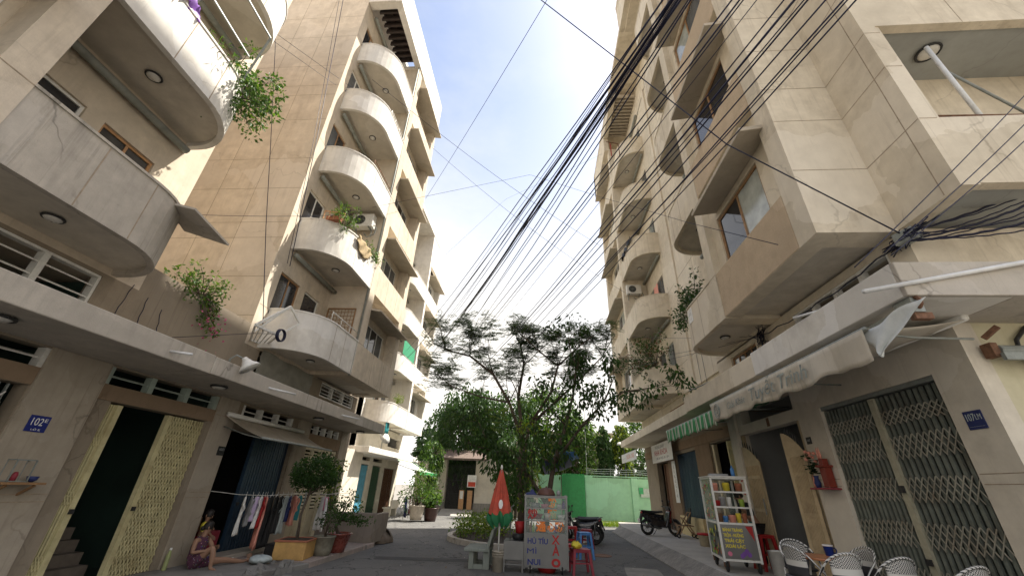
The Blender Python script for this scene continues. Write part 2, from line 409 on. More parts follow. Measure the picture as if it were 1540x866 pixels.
for k in range(16):     # broken lumps of cement along the left pavement edge
    c = Vector((random.uniform(-6.1,-5.2), random.uniform(8.6,10.5), 0)); r_ = random.uniform(.06,.26)
    pb = MB(); n = random.randint(6,9)
    loop = [(c.x+r_*random.uniform(.7,1.2)*math.cos(2*PI*i/n), c.y+r_*random.uniform(.7,1.2)*math.sin(2*PI*i/n), -.02) for i in range(n)]
    top = [(c.x+(x-c.x)*.7+random.uniform(-.02,.02), c.y+(y-c.y)*.7, random.uniform(.06,.2) if c.x < -5.5 else random.uniform(.02,.06)) for x,y,z in loop]
    pb.add(loop+top, [tuple(range(n,2*n))]+[(i,(i+1)%n,n+(i+1)%n,n+i) for i in range(n)])
    tag(pb.build('cement_lump', M['pave_old']), 'broken grey lump of cement lying along the left road edge', 'rubble', 'broken cement along the left road edge')

# ------------------------------------------------------------------ building kit
# u = distance of a plane from the middle of the street, s = side (-1 left, +1 right)
def bx(mb, s, u0, u1, y0, y1, z0, z1): mb.box(s*u0, s*u1, y0, y1, z0, z1)
def facade(mb, s, u, t, y0, y1, z0, z1, holes):
    ys = sorted({y0, y1, *[h[0] for h in holes], *[h[1] for h in holes]}); ys = [y for y in ys if y0 <= y <= y1]
    for a, b in zip(ys, ys[1:]):
        m = (a+b)/2
        hs = sorted([(h[2], h[3]) for h in holes if h[0] < m < h[1]]); z = z0
        for q0, q1 in hs:
            if q0 > z + 1e-4: bx(mb, s, u, u+t, a, b, z, q0)
            z = max(z, q1)
        if z < z1 - 1e-4: bx(mb, s, u, u+t, a, b, z, z1)
def balcony_outline(s, uf, uo, ya, yb, rr, inset=0, n=10):
    # from the flat end ya along the street to the rounded end yb
    d = 1 if yb > ya else -1
    uo2 = uo + inset; yb2 = yb - d*inset; rr2 = max(.05, rr - inset)
    pts = [(s*uo2, ya)]
    for i in range(n+1):
        a = PI/2*i/n
        pts.append((s*(uo2 + rr2 - rr2*math.cos(a)), yb2 - d*rr2 + d*rr2*math.sin(a)))
    pts.append((s*uf, yb2))
    return pts
def balcony(root, s, uf, uo, ya, yb, z, h, mats, rr=1.0, lamp=True, lip=.0):
    mb = MB(); o = balcony_outline(s, uf, uo, ya, yb, rr); i = balcony_outline(s, uf, uo, ya, yb, rr, .11)
    n = len(o)
    for k in range(n-1):
        a, b, c, d = o[k], o[k+1], i[k+1], i[k]
        mb.hexa([(a[0],a[1],z),(b[0],b[1],z),(c[0],c[1],z),(d[0],d[1],z),(a[0],a[1],z+h),(b[0],b[1],z+h),(c[0],c[1],z+h),(d[0],d[1],z+h)])
    # coping
    i2 = balcony_outline(s, uf, uo, ya, yb, rr, .13); o2 = balcony_outline(s, uf, uo, ya, yb, rr, -.02)
    for k in range(n-1):
        a, b, c, d = o2[k], o2[k+1], i2[k+1], i2[k]
        mb.hexa([(p[0],p[1],z+h+.001) for p in (a,b,c,d)] + [(p[0],p[1],z+h+.045) for p in (a,b,c,d)])
    # score lines
    mb.mat(1)
    d_ = 1 if yb > ya else -1
    for yy in (yb - d_*rr, (ya + yb - d_*rr)/2 + d_*.1):
        bx(mb, s, uo-.0025, uo+.01, yy-.008, yy+.008, z+.01, z+h-.01)
    mb.mat(2)
    ring = [(x,y,z+.10) for x,y in i] + [(s*uf, ya, z+.10)]
    mb.ext(ring, (0,0,.12))
    b = mb.build('balcony', mats, root)
    if lamp:
        lm = MB().mat(0); cx_, cy_ = s*(uf*.52+uo*.48), ya*.55+yb*.45
        lm.lathe([(0,z+.03),(.08,z+.035),(.105,z+.06),(.105,z+.098)], (cx_,cy_,0), 16)
        lm.mat(1).torus((cx_,cy_,z+.075), .118, .018, 18, 6)
        lo = lm.build('ceiling_lamp', [M['lamp_glass'], M['metal_dark']], None, smooth=True)
        lo.location = -root.location; lo.parent = b
    return b
def sub(mb, name, mats, part, root, **k):     # a sub-part under a part whose origin is the root's
    o = mb.build(name, mats, None, **k)
    o.location = -root.location; o.parent = part
    return o
def window_unit(root, s, u, y0, y1, z0, z1, frame, glass, cols=3, rows=1, bars=0, open_col=None, name='window', fr=.05, mixglass=None):
    fb = MB(); d = .06
    bx(fb, s, u-d/2, u+d/2, y0, y1, z0, z0+fr); bx(fb, s, u-d/2, u+d/2, y0, y1, z1-fr, z1)
    bx(fb, s, u-d/2, u+d/2, y0, y0+fr, z0+fr, z1-fr); bx(fb, s, u-d/2, u+d/2, y1-fr, y1, z0+fr, z1-fr)
    for c in range(1, cols):
        yy = y0 + (y1-y0)*c/cols; bx(fb, s, u-d/2+.004, u+d/2-.004, yy-fr*.45, yy+fr*.45, z0+fr, z1-fr)
    for r_ in range(1, rows):
        zz = z0 + (z1-z0)*r_/rows; bx(fb, s, u-d/2+.008, u+d/2-.008, y0+fr, y1-fr, zz-fr*.35, zz+fr*.35)
    f = fb.build(name, frame, root)
    gb = MB()
    for c in range(cols):
        if open_col is not None and c == open_col: continue
        if mixglass: gb.mat(mixglass[c])
        a, b = y0+(y1-y0)*c/cols, y0+(y1-y0)*(c+1)/cols
        bx(gb, s, u-.004+random.uniform(-.004,.004), u+.006, a+.005, b-.005, z0+.01, z1-.01)
    sub(gb, 'pane', glass, f, root)
    if bars:
        bb = MB()
        for k in range(1, bars):
            yy = y0 + (y1-y0)*k/bars; bx(bb, s, u-.075, u-.06, yy-.008, yy+.008, z0+.02, z1-.02)
        for zz in (z0+.1, (z0+z1)/2, z1-.1): bx(bb, s, u-.082, u-.0755, y0+.02, y1-.02, zz-.008, zz+.008)
        sub(bb, 'window_bars', M['metal_grey'], f, root)
    return f
def louvre(root, s, u, y0, y1, z0, z1, frame, n=4, cols=2, deep=.25):
    fb = MB()
    bx(fb, s, u-.02, u+.10, y0, y1, z0, z0+.05); bx(fb, s, u-.02, u+.10, y0, y1, z1-.04, z1)
    for c in range(cols+1):
        yy = y0 + (y1-y0)*c/cols; bx(fb, s, u-.03, u+.11, yy-.045, yy+.045, z0+.05, z1-.04)
    for k in range(1, n):
        zz = z0 + (z1-z0)*k/n
        for c in range(cols):
            a, b = y0+(y1-y0)*c/cols+.045, y0+(y1-y0)*(c+1)/cols-.045
            p = [(s*(u-.01),a,zz-.005),(s*(u-.01),b,zz-.005),(s*(u+.08),b,zz+.035),(s*(u+.08),a,zz+.035)]
            fb.ext(p, (0,0,.02))
    f = fb.build('louvre_window', frame, root)
    return f
def hood(root, s, u0, u1, y0, y1, z, drop, th, m):
    mb = MB()
    p = [(s*u0,y0,z),(s*u1,y0,z-drop),(s*u1,y1,z-drop),(s*u0,y1,z)]
    mb.hexa(p + [(x,y,q+th) for x,y,q in p])
    return mb.build('window_hood', m, root, bevel=.012)

# ------------------------------------------------------------------ upper storeys shared by the five blocks
def upper(root, s, uf, uo, yc_end, yb, ya, yp, ye, floors, hp, fh, mats, cfg):
    """yc_end: end wall, yb: rounded balcony end, ya: flat balcony end at the pilaster, yp: far side of the pilaster, ye: bay end"""
    d = 1 if ye > yb else -1
    lo = lambda a, b: (min(a,b), max(a,b))
    top = cfg['top']; wall = MB()
    ufin = uo + .02
    za = floors[0] - .0
    # pilaster and end fin of the bay, full height
    y0, y1 = lo(ya, yp); bx(wall, s, uo-.015, uf+.02, y0, y1, za-.02, top)
    finw = cfg.get('fin', .4)
    y0, y1 = lo(ye - d*finw, ye); bx(wall, s, uo, uf+.02, y0, y1, za, top)
    # wall behind the balconies with door holes, and the plain strip beyond the rounded end
    y0, y1 = lo(yc_end, ya)
    holes = []
    doors = cfg['doors']
    for k, z in enumerate(floors):
        for dd in doors: 
            a, b = lo(ya - d*dd[0], ya - d*dd[1]); holes.append((a, b, z+.24+dd[2], z+dd[3]))
    facade(wall, s, uf, .22, y0, y1, za-.03, top, holes)
    # bay: sill panels and recessed window wall
    b0, b1 = lo(yp, ye - d*finw)
    for k, z in enumerate(floors):
        ur = uo + cfg['recess']
        bx(wall, s, uo+.004, uo+.14, b0, b1, z, z+hp)
        bx(wall, s, uo+.14, ur+.2, b0, b1, z+.001, z+.15)
        wz0, wz1 = z+hp+.03, z+cfg['wtop']
        w0, w1 = b0 + cfg['wm'][0], b1 - cfg['wm'][1]
        if d < 0: w0, w1 = b0 + cfg['wm'][1], b1 - cfg['wm'][0]
        nz = floors[k+1] if k+1 < len(floors) else top
        facade(wall, s, ur, .18, b0, b1, z+.15, nz, [(w0, w1, wz0, wz1)])
    # scored lines on the bay panels
    wall.mat(1)
    for k, z in enumerate(floors):
        for fr_ in (.36, .74):
            yy = b0 + (b1-b0)*fr_; bx(wall, s, uo+.0015, uo+.02, yy-.008, yy+.008, z+.01, z+hp-.01)
        bx(wall, s, uf-.0025, uf+.02, *lo(yc_end+d*.02, yb+d*(.3)), z+hp-.01, z+hp+.006)
        bx(wall, s, uo-.018, uo+.02, *lo(ya+d*.004, yp-d*.004), z+hp-.008, z+hp+.008)
    w_ = wall.build('wall', [mats['wall'], M['groove']], root)
    if 'panel' in mats:
        for k, z in enumerate(floors):
            pan = MB(); bx(pan, s, uo-.006, uo+.0035, b0+.012, b1-.012, z+.012, z+hp-.012)
            pan.build('pebbledash_panel', mats['panel'], root)
    us = MB(); bx(us, s, uo+.141, uf+.2, b0-.2, b1+.2, floors[0]+.07, floors[0]+.16); us.build('bay_underside', mats['soffit'], root)
    for k, z in enumerate(floors):
        balcony(root, s, uf, uo, ya, yb, z, hp, [mats['parapet'] if k else mats.get('parapet0', mats['parapet']), M['groove'], mats['soffit']], rr=cfg['rr'])
        # doors behind the balcony
        for q, dd in enumerate(doors):
            a, b = lo(ya - d*dd[0], ya - d*dd[1])
            window_unit(root, s, uf+.08, a, b, z+.24+dd[2], z+dd[3], cfg['dframe'][(k+q) % len(cfg['dframe'])], [M['glass_dark'], M['glass_curtain'], M['glass_blue']], cols=dd[4], rows=1, name=dd[5], bars=dd[6],
                        mixglass=[random.choice((0,0,1,2)) for _ in range(dd[4])])
        # pipe under the slab above
        pp = MB(); nz = floors[k+1] if k+1 < len(floors) else top
        pp.tube([(s*(uf-.13), *[ya], nz-.16), (s*(uf-.13), yb+d*.12, nz-.16)], .075, 10)
        pp.build('roof_pipe', M['pipe_grey'], root, smooth=True)
        ur = uo + cfg['recess']
        w0, w1 = b0 + cfg['wm'][0], b1 - cfg['wm'][1]
        if d < 0: w0, w1 = b0 + cfg['wm'][1], b1 - cfg['wm'][0]
        window_unit(root, s, ur+.07, w0+.002, w1-.002, z+hp+.032, z+cfg['wtop']-.002, cfg['wframe'], [M['glass_blue'], M['glass_dark'], M['glass_curtain']], cols=cfg['wcols'], rows=cfg['wrows'], bars=cfg['wbars'],
                    mixglass=[cfg['wmix'][(k*3+c) % len(cfg['wmix'])] for c in range(cfg['wcols'])], fr=cfg.get('wfr',.05))
        hd = cfg['hood']
        h0, h1 = lo(yp + d*hd[5], ye - d*hd[4])
        hood(root, s, ur, hd[0], h0, h1, z+hd[1], hd[2], hd[3], mats['hood'])
    return b0, b1
def score_lines(mb, y, xs, zs, x0, x1, z0, z1, w=.012):
    for z in zs: mb.box(x0, x1, y-.0025, y+.01, z-w/2, z+w/2)
    for x in xs: mb.box(x-w/2, x+w/2, y-.0028, y+.0098, z0, z1)

FL = [4.95, 8.13, 11.32, 14.48, 17.46]
cfgL = dict(top=20.9, fin=.42, recess=.42, wtop=2.32, wm=(.12,.30), wframe=M['metal_white'], wcols=4, wrows=1, wbars=0, wmix=[0,0,1,0,2,0], wfr=.035,
            hood=(5.86,2.56,.12,.07,.10,-.02), rr=1.2, dframe=[M['metal_white'], M['wood']],
            doors=[(.55,1.45,.0,2.35,1,'balcony_door',0),(1.75,2.75,.75,2.35,2,'balcony_window',0)])
matL = dict(wall=M['plaster_l'], parapet=M['plaster_w'], soffit=M['soffit'], hood=M['hood_r'])

def left_ground(root, y0, y1, holes, mats, canopy, soff, mezz, uf=7.7, uo=6.27):
    wall = MB()
    facade(wall, -1, uf, .25, y0, y1, -.05, 4.93, holes + mezz)
    wall.build('ground_wall', mats, root)

def side_back(root, s, uf, y0, y1, top, m, depth=9, name='side_wall', lines=None):
    sb = MB()
    bx(sb, s, uf+.22, uf+depth, y0+.25, y0+.5, 0, top-.02) if False else None
    return sb

# ---------------------------------------------------------------- near left block (its rounded balcony ends face down the street)
b1 = thing('apartment_block', 'weathered grey apartment block nearest on the left, yellow folding gate at its foot', 'building', (-7.7, 2, 0))
cfg1 = dict(cfgL); cfg1['doors'] = [(.0+.35,1.25,.0,2.35,1,'balcony_door',0),(1.55,2.55,.75,2.35,2,'balcony_window',0)]
cfg1['dframe'] = [M['metal_white'], M['wood_light']]
mat1 = dict(matL); mat1['parapet0'] = M['concrete']
upper(b1, -1, 7.7, 6.27, 6.16, 5.70, 2.73, 2.37, -1.6, FL[:4], 1.07, 3.17, mat1, dict(cfg1, top=17.4))
m = MB()
m.box(-16, -7.92, 5.92, 6.16, 0, 17.6); m.box(-16, -7.92, -1.6, -1.35, 0, 17.6); m.box(-16.2,-16,-1.6,6.16,0,17.6); m.box(-16.2,-6.2,-1.65,6.2,17.4,17.9)
for z in FL[:4]: m.box(-15.9,-7.93,-1.3,5.9,z-.1,z+.1)
m.build('side_wall', M['plaster_t'], b1)
LH = [(3.4,5.38,.1,2.93),(6.65,8.93,.1,2.93)]
TRL = [(3.0,5.43,3.2,3.5),(6.37,9.04,3.2,3.5)]
MZ1 = [(1.4,5.5,4.0,4.86)]
wall = MB()
facade(wall, -1, 7.7, .25, -1.6, 7.66, -.05, 4.92, LH[:1]+[(6.65,7.66,.1,2.93)]+[TRL[0],(6.37,7.66,3.2,3.5)]+MZ1)
wall.mat(0)
bx(wall, -1, 7.7, 7.9, 6.16, 7.66, 4.92, 5.45)
wall.mat(1)
for ya_, yb_ in ((5.43,6.62),(5.43,6.62)):
    pass
bx(wall,-1,7.652,7.66,5.41,6.35,1.46,1.475); bx(wall,-1,7.652,7.66,5.41,6.35,1.36,1.375); bx(wall,-1,7.697,7.72,5.0,6.37,3.06,3.075)
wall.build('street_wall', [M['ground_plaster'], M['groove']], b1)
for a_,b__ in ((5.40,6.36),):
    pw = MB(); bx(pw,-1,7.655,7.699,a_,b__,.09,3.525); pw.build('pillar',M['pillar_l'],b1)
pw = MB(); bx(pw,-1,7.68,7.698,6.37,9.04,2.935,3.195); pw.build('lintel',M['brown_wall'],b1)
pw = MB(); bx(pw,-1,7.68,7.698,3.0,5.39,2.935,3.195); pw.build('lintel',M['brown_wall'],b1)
cp = MB(); bx(cp, -1, 6.27, 7.7, -1.6, 6.9, 3.53, 3.88); cp.build('street_canopy', M['concrete'], b1, bevel=.015)
def transom(root, y0, y1, z0, z1, cols, m, u=7.76):
    t = MB()
    for c in range(cols+1):
        yy = y0+.04+(y1-y0-.08)*c/cols; bx(t,-1,u-.05,u+.1,yy-.055,yy+.055,z0,z1)
    for c in range(cols):
        a = y0+.095+(y1-y0-.08)*c/cols; b_ = y0-.015+(y1-y0-.08)*(c+1)/cols
        t.ext([(-u,a,z0+.13),(-u,b_,z0+.13),(-u-.07,b_,z0+.16),(-u-.07,a,z0+.16)],(0,0,.022))
    return t.build('transom_slats', m, root)
M['mint'] = simple('pale green painted frame', (.36,.42,.36), .6, var=.1, world=True)
transom(b1, 3.0,5.43,3.2,3.5,2,M['metal_white']); transom(b1,6.37,9.04,3.2,3.5,3,M['mint'])
louvre(b1,-1,7.74,1.4,5.5,4.0,4.86,M['metal_white'],4,5)
bx2 = MB(); bx(bx2,-1,7.9,8.0,3.3,5.4,3.9,3.95)
# interiors
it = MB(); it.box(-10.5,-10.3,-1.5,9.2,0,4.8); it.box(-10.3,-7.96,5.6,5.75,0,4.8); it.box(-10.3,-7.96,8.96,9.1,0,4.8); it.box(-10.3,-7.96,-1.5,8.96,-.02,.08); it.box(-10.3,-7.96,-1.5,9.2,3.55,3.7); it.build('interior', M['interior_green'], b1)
st = MB()
for k in range(12): st.box(-8.35-.2*k-.2,-8.35-.2*k,6.8,8.2,.08,.08+.19*(k+1))
st.build('stairs', simple('worn stair tread', (.16,.13,.10), .8, world=True), b1)
def ceiling_lamp(root, x, y, z, r=.12):
    lm = MB().mat(0); lm.lathe([(0,z-.075),(r*.75,z-.07),(r,z-.04),(r,z)], (x,y,0), 16)
    lm.mat(1).torus((x,y,z-.03), r*1.12, .022, 18, 6)
    return lm.build('ceiling_lamp', [M['lamp_glass'], M['metal_dark']], root, smooth=True)
ceiling_lamp(b1,-6.9,4.1,3.53,.16)
def stub(root,x,y,z,L,m=None,dx=.02,name='drain_spout'):
    t = MB(); t.tube([(x,y,z),(x+L,y+dx,z-.04)], .022, 8); return t.build(name, m or M['pvc'], root, smooth=True)
stub(b1,-6.3,5.95,3.66,.42)

# concertina gates -------------------------------------------------
def accordion(root, s, u, y0, y1, z0, z1, n, slat, lattice, stile, rows, name='folding_gate', leaf_w=.035, full=False, stile_end=None, lat_w=.016, deep=.03):
    g = MB().mat(0)
    for k in range(n+1):
        yy = y0 + (y1-y0)*k/n
        jj = random.uniform(-.006,.006); yy += jj if 0 < k < n else 0; ju = random.uniform(-.005,.005)
        bx(g, s, u-.008+ju, u+deep+ju, yy-leaf_w/2, yy+leaf_w/2, z0+random.uniform(0,.012), z1)
    g.mat(1)
    st_ = (y1-y0)/n
    for zc, hh in rows:
        for k in range(n):
            a = y0+st_*k; b_ = a+st_
            # crossing links spanning two bars each
            for (p, q) in ((a, min(y1, a+2*st_)), ):
                zc = zc + random.uniform(-.007,.007); g.bar((s*(u-.022),p,zc-hh),(s*(u-.022),q,zc+hh*(1 if q-p > st_*1.5 else 0)),.008,lat_w)
                g.bar((s*(u-.030),p,zc+hh),(s*(u-.030),q,zc-hh*(1 if q-p > st_*1.5 else 0)),.008,lat_w)
    o = g.build(name, [slat, lattice], root)
    if stile_end is not None:
        sb = MB()
        for yy in stile_end: bx(sb, s, u-.045, u+.05, yy-.05, yy+.05, z0, z1)
        sub(sb, 'stile', stile, o, root)
        hb = MB()
        for yy in stile_end: bx(hb, s, u-.085, u-.046, yy-.03, yy+.03, z0+1.05, z0+1.12)
        sub(hb, 'handle', M['metal_dark'], o, root)
    return o
rowsL = [(.25+.30*k, .16) for k in range(9)]
accordion(b1,-1,7.78,8.02,8.9,.12,2.9,12,M['gate_yellow'],M['gate_yellow'],M['gate_yellow'],rowsL,stile_end=[7.98],leaf_w=.03,lat_w=.022)
accordion(b1,-1,7.78,6.66,6.84,.12,2.9,4,M['gate_yellow'],M['gate_yellow'],M['gate_yellow'],[(.5,.1),(1.4,.1),(2.3,.1)],stile_end=[6.88],leaf_w=.03)
accordion(b1,-1,7.80,3.42,5.22,.12,2.91,16,M['metal_grey'],M['metal_white'],M['metal_white'],rowsL,leaf_w=.018,lat_w=.02)

# ---------------------------------------------------------------- left tower
b2 = thing('apartment_tower', 'tall tan tower on the left with a blank scored end wall and rounded balconies', 'building', (-7.7, 12, 0))
upper(b2, -1, 7.7, 6.27, 9.16, 9.62, 12.34, 12.76, 16.05, FL, 1.12, 3.17, matL, cfgL)
m = MB().mat(0)
m.box(-17,-7.703,9.157,9.38,0,22.75)
m.box(-17,-16.8,9.38,16.05,0,22.7); m.box(-17,-7.92,15.85,16.05,0,22.7)
for z in FL: m.box(-16.8,-7.93,9.38,15.8,z-.1,z+.1)
m.mat(1)
score_lines(m, 9.157, [-9.25,-10.5,-11.7,-12.9,-14.1], [5.7,6.9,8.23,8.8,10.15,11.45,13.35,14.7,15.25,16.45,18.4,19.85,21.6], -16.9, -7.71, 4.9, 22.7)
m.build('end_wall', [M['plaster_t'], M['groove']], b2)
rf = MB()
bx(rf,-1,6.2,6.5,9.16,16.1,20.9,22.8); bx(rf,-1,6.5,7.7,9.14,9.5,20.92,22.78); bx(rf,-1,6.5,7.9,12.3,16.1,20.9,21.1); bx(rf,-1,7.5,17,9.14,16.1,22.5,22.82)
bx(rf,-1,6.5,7.5,15.9,16.1,21.1,22.8)
rf.build('roof', M['plaster_w'], b2, bevel=.015)
pg = MB()
for k in range(9): bx(pg,-1,6.5,7.5,9.75+.29*k,9.83+.29*k,21.2,21.45)
for k in range(3): bx(pg,-1,6.65+.35*k,6.73+.35*k,9.5,12.3,21.46,21.6)
bx(pg,-1,6.52,7.48,9.52,12.28,21.65,21.7)
pg.build('roof_trellis', simple('dark timber', (.06,.045,.04), .8, world=True), b2)
wall = MB()
TH = [(7.66,8.93,.1,2.93),(9.75,12.45,.1,2.85),(13.25,15.45,.1,2.8)]
TT = [(7.66,9.04,3.2,3.5),(9.9,12.2,3.2,3.48),(13.2,15.3,3.2,3.46)]
facade(wall,-1,7.7,.25,7.66,16.2,-.05,4.92,TH+TT+[(13.24,15.85,4.42,4.9),(9.8,12.5,4.0,4.9)])
bx(wall,-1,7.7,7.9,7.66,9.16,4.92,5.46)
wall.mat(1)
for a,b_ in ((8.95,9.73),(12.46,13.23),(15.47,16.18)):
    for z in (1.47,1.37,3.1): bx(wall,-1,7.652,7.66,max(a,9.06),b_-.03,z,z+.014)
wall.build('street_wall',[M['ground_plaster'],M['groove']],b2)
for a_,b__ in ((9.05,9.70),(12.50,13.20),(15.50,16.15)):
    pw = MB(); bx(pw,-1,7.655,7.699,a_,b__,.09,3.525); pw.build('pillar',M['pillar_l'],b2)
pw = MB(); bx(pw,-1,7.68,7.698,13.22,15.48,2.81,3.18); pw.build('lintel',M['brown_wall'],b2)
cp = MB(); bx(cp,-1,6.25,7.7,6.9,16.0,3.53,3.86); cp.build('street_canopy', M['concrete'], b2, bevel=.015)
transom(b2,9.9,12.2,3.2,3.48,3,M['metal_white']); transom(b2,13.2,15.3,3.2,3.46,4,M['metal_white'])
louvre(b2,-1,7.74,13.24,15.85,4.42,4.9,M['metal_white'],4,3)
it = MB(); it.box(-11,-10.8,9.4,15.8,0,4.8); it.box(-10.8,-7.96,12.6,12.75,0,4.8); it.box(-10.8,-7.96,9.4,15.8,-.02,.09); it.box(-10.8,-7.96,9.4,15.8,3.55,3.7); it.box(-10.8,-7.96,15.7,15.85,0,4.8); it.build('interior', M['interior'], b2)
tp = MB()
def tarpf(u_, v_):
    return (-7.62 - .1*math.sin(u_*9)*v_*(1-v_) - .02*math.sin(v_*17+u_*5), 9.8+2.7*u_, 3.95+.98*v_+.02*math.sin(u_*13))
tp.sheet(tarpf, 26, 10); tarp = tp.build('grey_tarpaulin', simple('dusty grey tarpaulin', (.25,.24,.20), .75, var=.25, scale=2.5), None, smooth=True)
tag(tarp, 'dusty grey tarpaulin stretched over the opening below the lowest tower balcony', 'tarpaulin')
for y in (7.9, 12.1, 15.2): ceiling_lamp(b2,-6.85,y,3.53,.13)
stub(b2,-6.28,8.6,3.66,.4,dx=.5); stub(b2,-6.28,12.3,3.66,.4,dx=.5)
# dark blue folding shutters of the shop, half drawn
accordion(b2,-1,7.8,10.9,12.4,.12,2.83,14,M['shutter_blue'],M['shutter_blue'],M['shutter_blue'],[],leaf_w=.075,stile_end=[10.86])
# cream louvred doors
def louvre_door(root, y0, y1, z0, z1, m):
    d = MB(); u = 7.76; w_ = .07
    for a,b_ in ((y0,y0+w_),(y1-w_,y1)): bx(d,-1,u-.03,u+.03,a,b_,z0,z1)
    for z in (z0, z0+.75, z0+1.35, z1-.08): bx(d,-1,u-.028,u+.028,y0+w_,y1-w_,z,z+.08)
    bx(d,-1,u,u+.02,y0+w_,y1-w_,z0+.08,z0+.75)
    z = z0+.86
    while z < z1-.12:
        d.ext([(-u+.02,y0+w_,z),(-u+.02,y1-w_,z),(-u-.02,y1-w_,z+.05),(-u-.02,y0+w_,z+.05)],(0,0,.015)); z += .1
    return d.build('louvred_door', m, root)
for k in range(4): louvre_door(b2, 13.27+.545*k, 13.27+.545*k+.52, .12, 2.78, M['cream'])
# first tower balcony's metal screen
fr = MB()
for a,b_ in (((-6.6,12.28,6.15),(-7.6,12.28,6.15)),((-6.6,12.28,7.3),(-7.6,12.28,7.3)),((-6.6,12.28,6.15),(-6.6,12.28,7.3)),((-7.6,12.28,6.15),(-7.6,12.28,7.3))): fr.bar(a,b_,.035)
for k in range(1,8): fr.bar((-6.6-k/8,12.28,6.16),(-6.6-k/8,12.28,7.29),.014)
for k in range(1,8): fr.bar((-6.62,12.28,6.15+k*.144),(-7.58,12.28,6.15+k*.144),.014)
fr.build('balcony_screen', M['wood'], b2)
dp = MB(); dp.tube([(-6.30,12.27,4.9),(-6.30,12.27,20.9)],.035,8); dp.build('downpipe', M['pipe_grey'], b2, smooth=True)
for k_,(ya_,yb_) in ((3,(10.9,12.3)),(2,(10.6,12.2)),(0,(10.5,12.3))):
    rl = MB(); zz = FL[k_]+1.12
    rl.tube([(-6.33,ya_,zz+.32),(-6.33,yb_,zz+.32)],.016,6)
    for q_ in range(4): rl.tube([(-6.33,ya_+(yb_-ya_)*q_/3,zz),(-6.33,ya_+(yb_-ya_)*q_/3,zz+.34)],.012,6)
    rl.build('balcony_rail', M['metal_white'] if k_!=2 else M['rust'], b2, smooth=True)
# the wide low planter wall in front of the tower's corner
pw = MB(); pw.box(-7.2,-5.33,14.1,14.28,.1,.93); pw.box(-5.49,-5.31,14.285,15.4,.1,.9)
tag(pw.build('low_wall', plaster('bare brown cement', (.27,.225,.18), (.10,.08,.06), amount=.9, streak=.5, stucco=.3), bevel=.02), 'low bare cement wall standing on the left pavement beside the cream louvred doors', 'wall')

# ---------------------------------------------------------------- third left block further down
b3 = thing('apartment_block', 'sunlit white apartment block far down on the left beyond the tan tower', 'building', (-10.3, 26, 0))
cfg3 = dict(cfgL, hood=(8.45,2.5,.12,.07,.05,.1), top=19.6)
F3 = [4.95,8.13,11.32,14.48,17.0]
F3 = [5.0,8.1,11.2,14.3]
cfg3['top'] = 17.6
upper(b3,-1,10.3,8.9,22.3,22.8,26.4,26.75,30.3,F3,1.12,3.1,dict(wall=M['plaster_w'],parapet=M['plaster_w'],soffit=M['soffit'],hood=M['hood_r']),dict(cfg3,wframe=M['metal_white'],wm=(.7,.7)))
m = MB(); m.box(-18,-10.3,22.3,22.5,0,20.4); m.box(-18,-10.52,30.1,30.3,0,20.3); m.box(-18.2,-18,22.3,30.3,0,20.3)
bx(m,-1,8.85,18,22.28,30.32,20.3,20.6); bx(m,-1,8.88,9.1,26.4,30.3,17.6,20.3); bx(m,-1,9.1,10.5,26.4,26.7,17.6,20.3); bx(m,-1,9.1,10.5,30.0,30.3,17.6,20.3); bx(m,-1,10.3,10.5,22.5,26.4,17.6,20.3)
m.build('side_wall', M['plaster_w'], b3)
wall = MB()
facade(wall,-1,10.3,.25,22.3,30.3,-.05,5.0,[(23.4,24.9,.08,2.75),(25.6,26.9,.08,2.75),(27.6,29.6,.08,2.7),(23.2,25,2.95,3.15),(25.5,27,2.95,3.15),(27.5,29.8,4.0,4.6)])
wall.build('street_wall', M['white_wall'], b3)
cp = MB(); bx(cp,-1,8.9,10.3,21.2,30.3,3.2,3.5); cp.build('street_canopy', M['plaster_w'], b3, bevel=.015)
it = MB(); it.box(-12.6,-12.4,22.5,30.1,0,4.8); it.box(-12.4,-10.56,22.5,30.1,3.25,3.4); it.build('interior', M['interior'], b3)
def plank_door(root,u,y0,y1,z0,z1,m,n=5,name='plank_door'):
    d = MB()
    for k in range(n):
        a = y0+(y1-y0)*k/n; bx(d,-1,u,u+.04,a+.008,a+(y1-y0)/n-.008,z0,z1)
    for z in (z0+.2,(z0+z1)/2,z1-.25): bx(d,-1,u-.02,u-.001,y0,y1,z,z+.08)
    return d.build(name,m,root)
plank_door(b3,10.34,24.05,24.9,.1,2.7,M['cyan_door']); plank_door(b3,10.34,23.42,23.6,.1,2.7,M['cyan_door'],1); plank_door(b3,10.34,25.62,26.88,.1,2.7,M['green_door'])
accordion(b3,-1,10.38,27.65,29.55,.1,2.65,14,M['rust'],M['rust'],M['rust'],[(1.,.15),(2.,.15)],leaf_w=.03)
# the stretch of courtyard wall between tower and third block
cw = MB(); facade(cw,-1,9.6,.2,16.2,22.25,-.05,3.3,[(17.2,18.1,.1,2.4),(19.2,20.4,.9,2.2)])
cwo = thing('courtyard_wall','bright cream courtyard wall with a door between the tan tower and the white block','wall',(-9.6,19,0))
cw.build('wall_face',M['white_wall'],cwo); d=MB(); bx(d,-1,9.68,9.72,17.22,18.08,.1,2.38); d.build('door',M['cyan_door'],cwo)
window_unit(cwo,-1,9.7,19.2,20.4,.9,2.2,M['mint'],[M['glass_dark'],M['glass_dark'],M['glass_dark']],cols=3,rows=2)
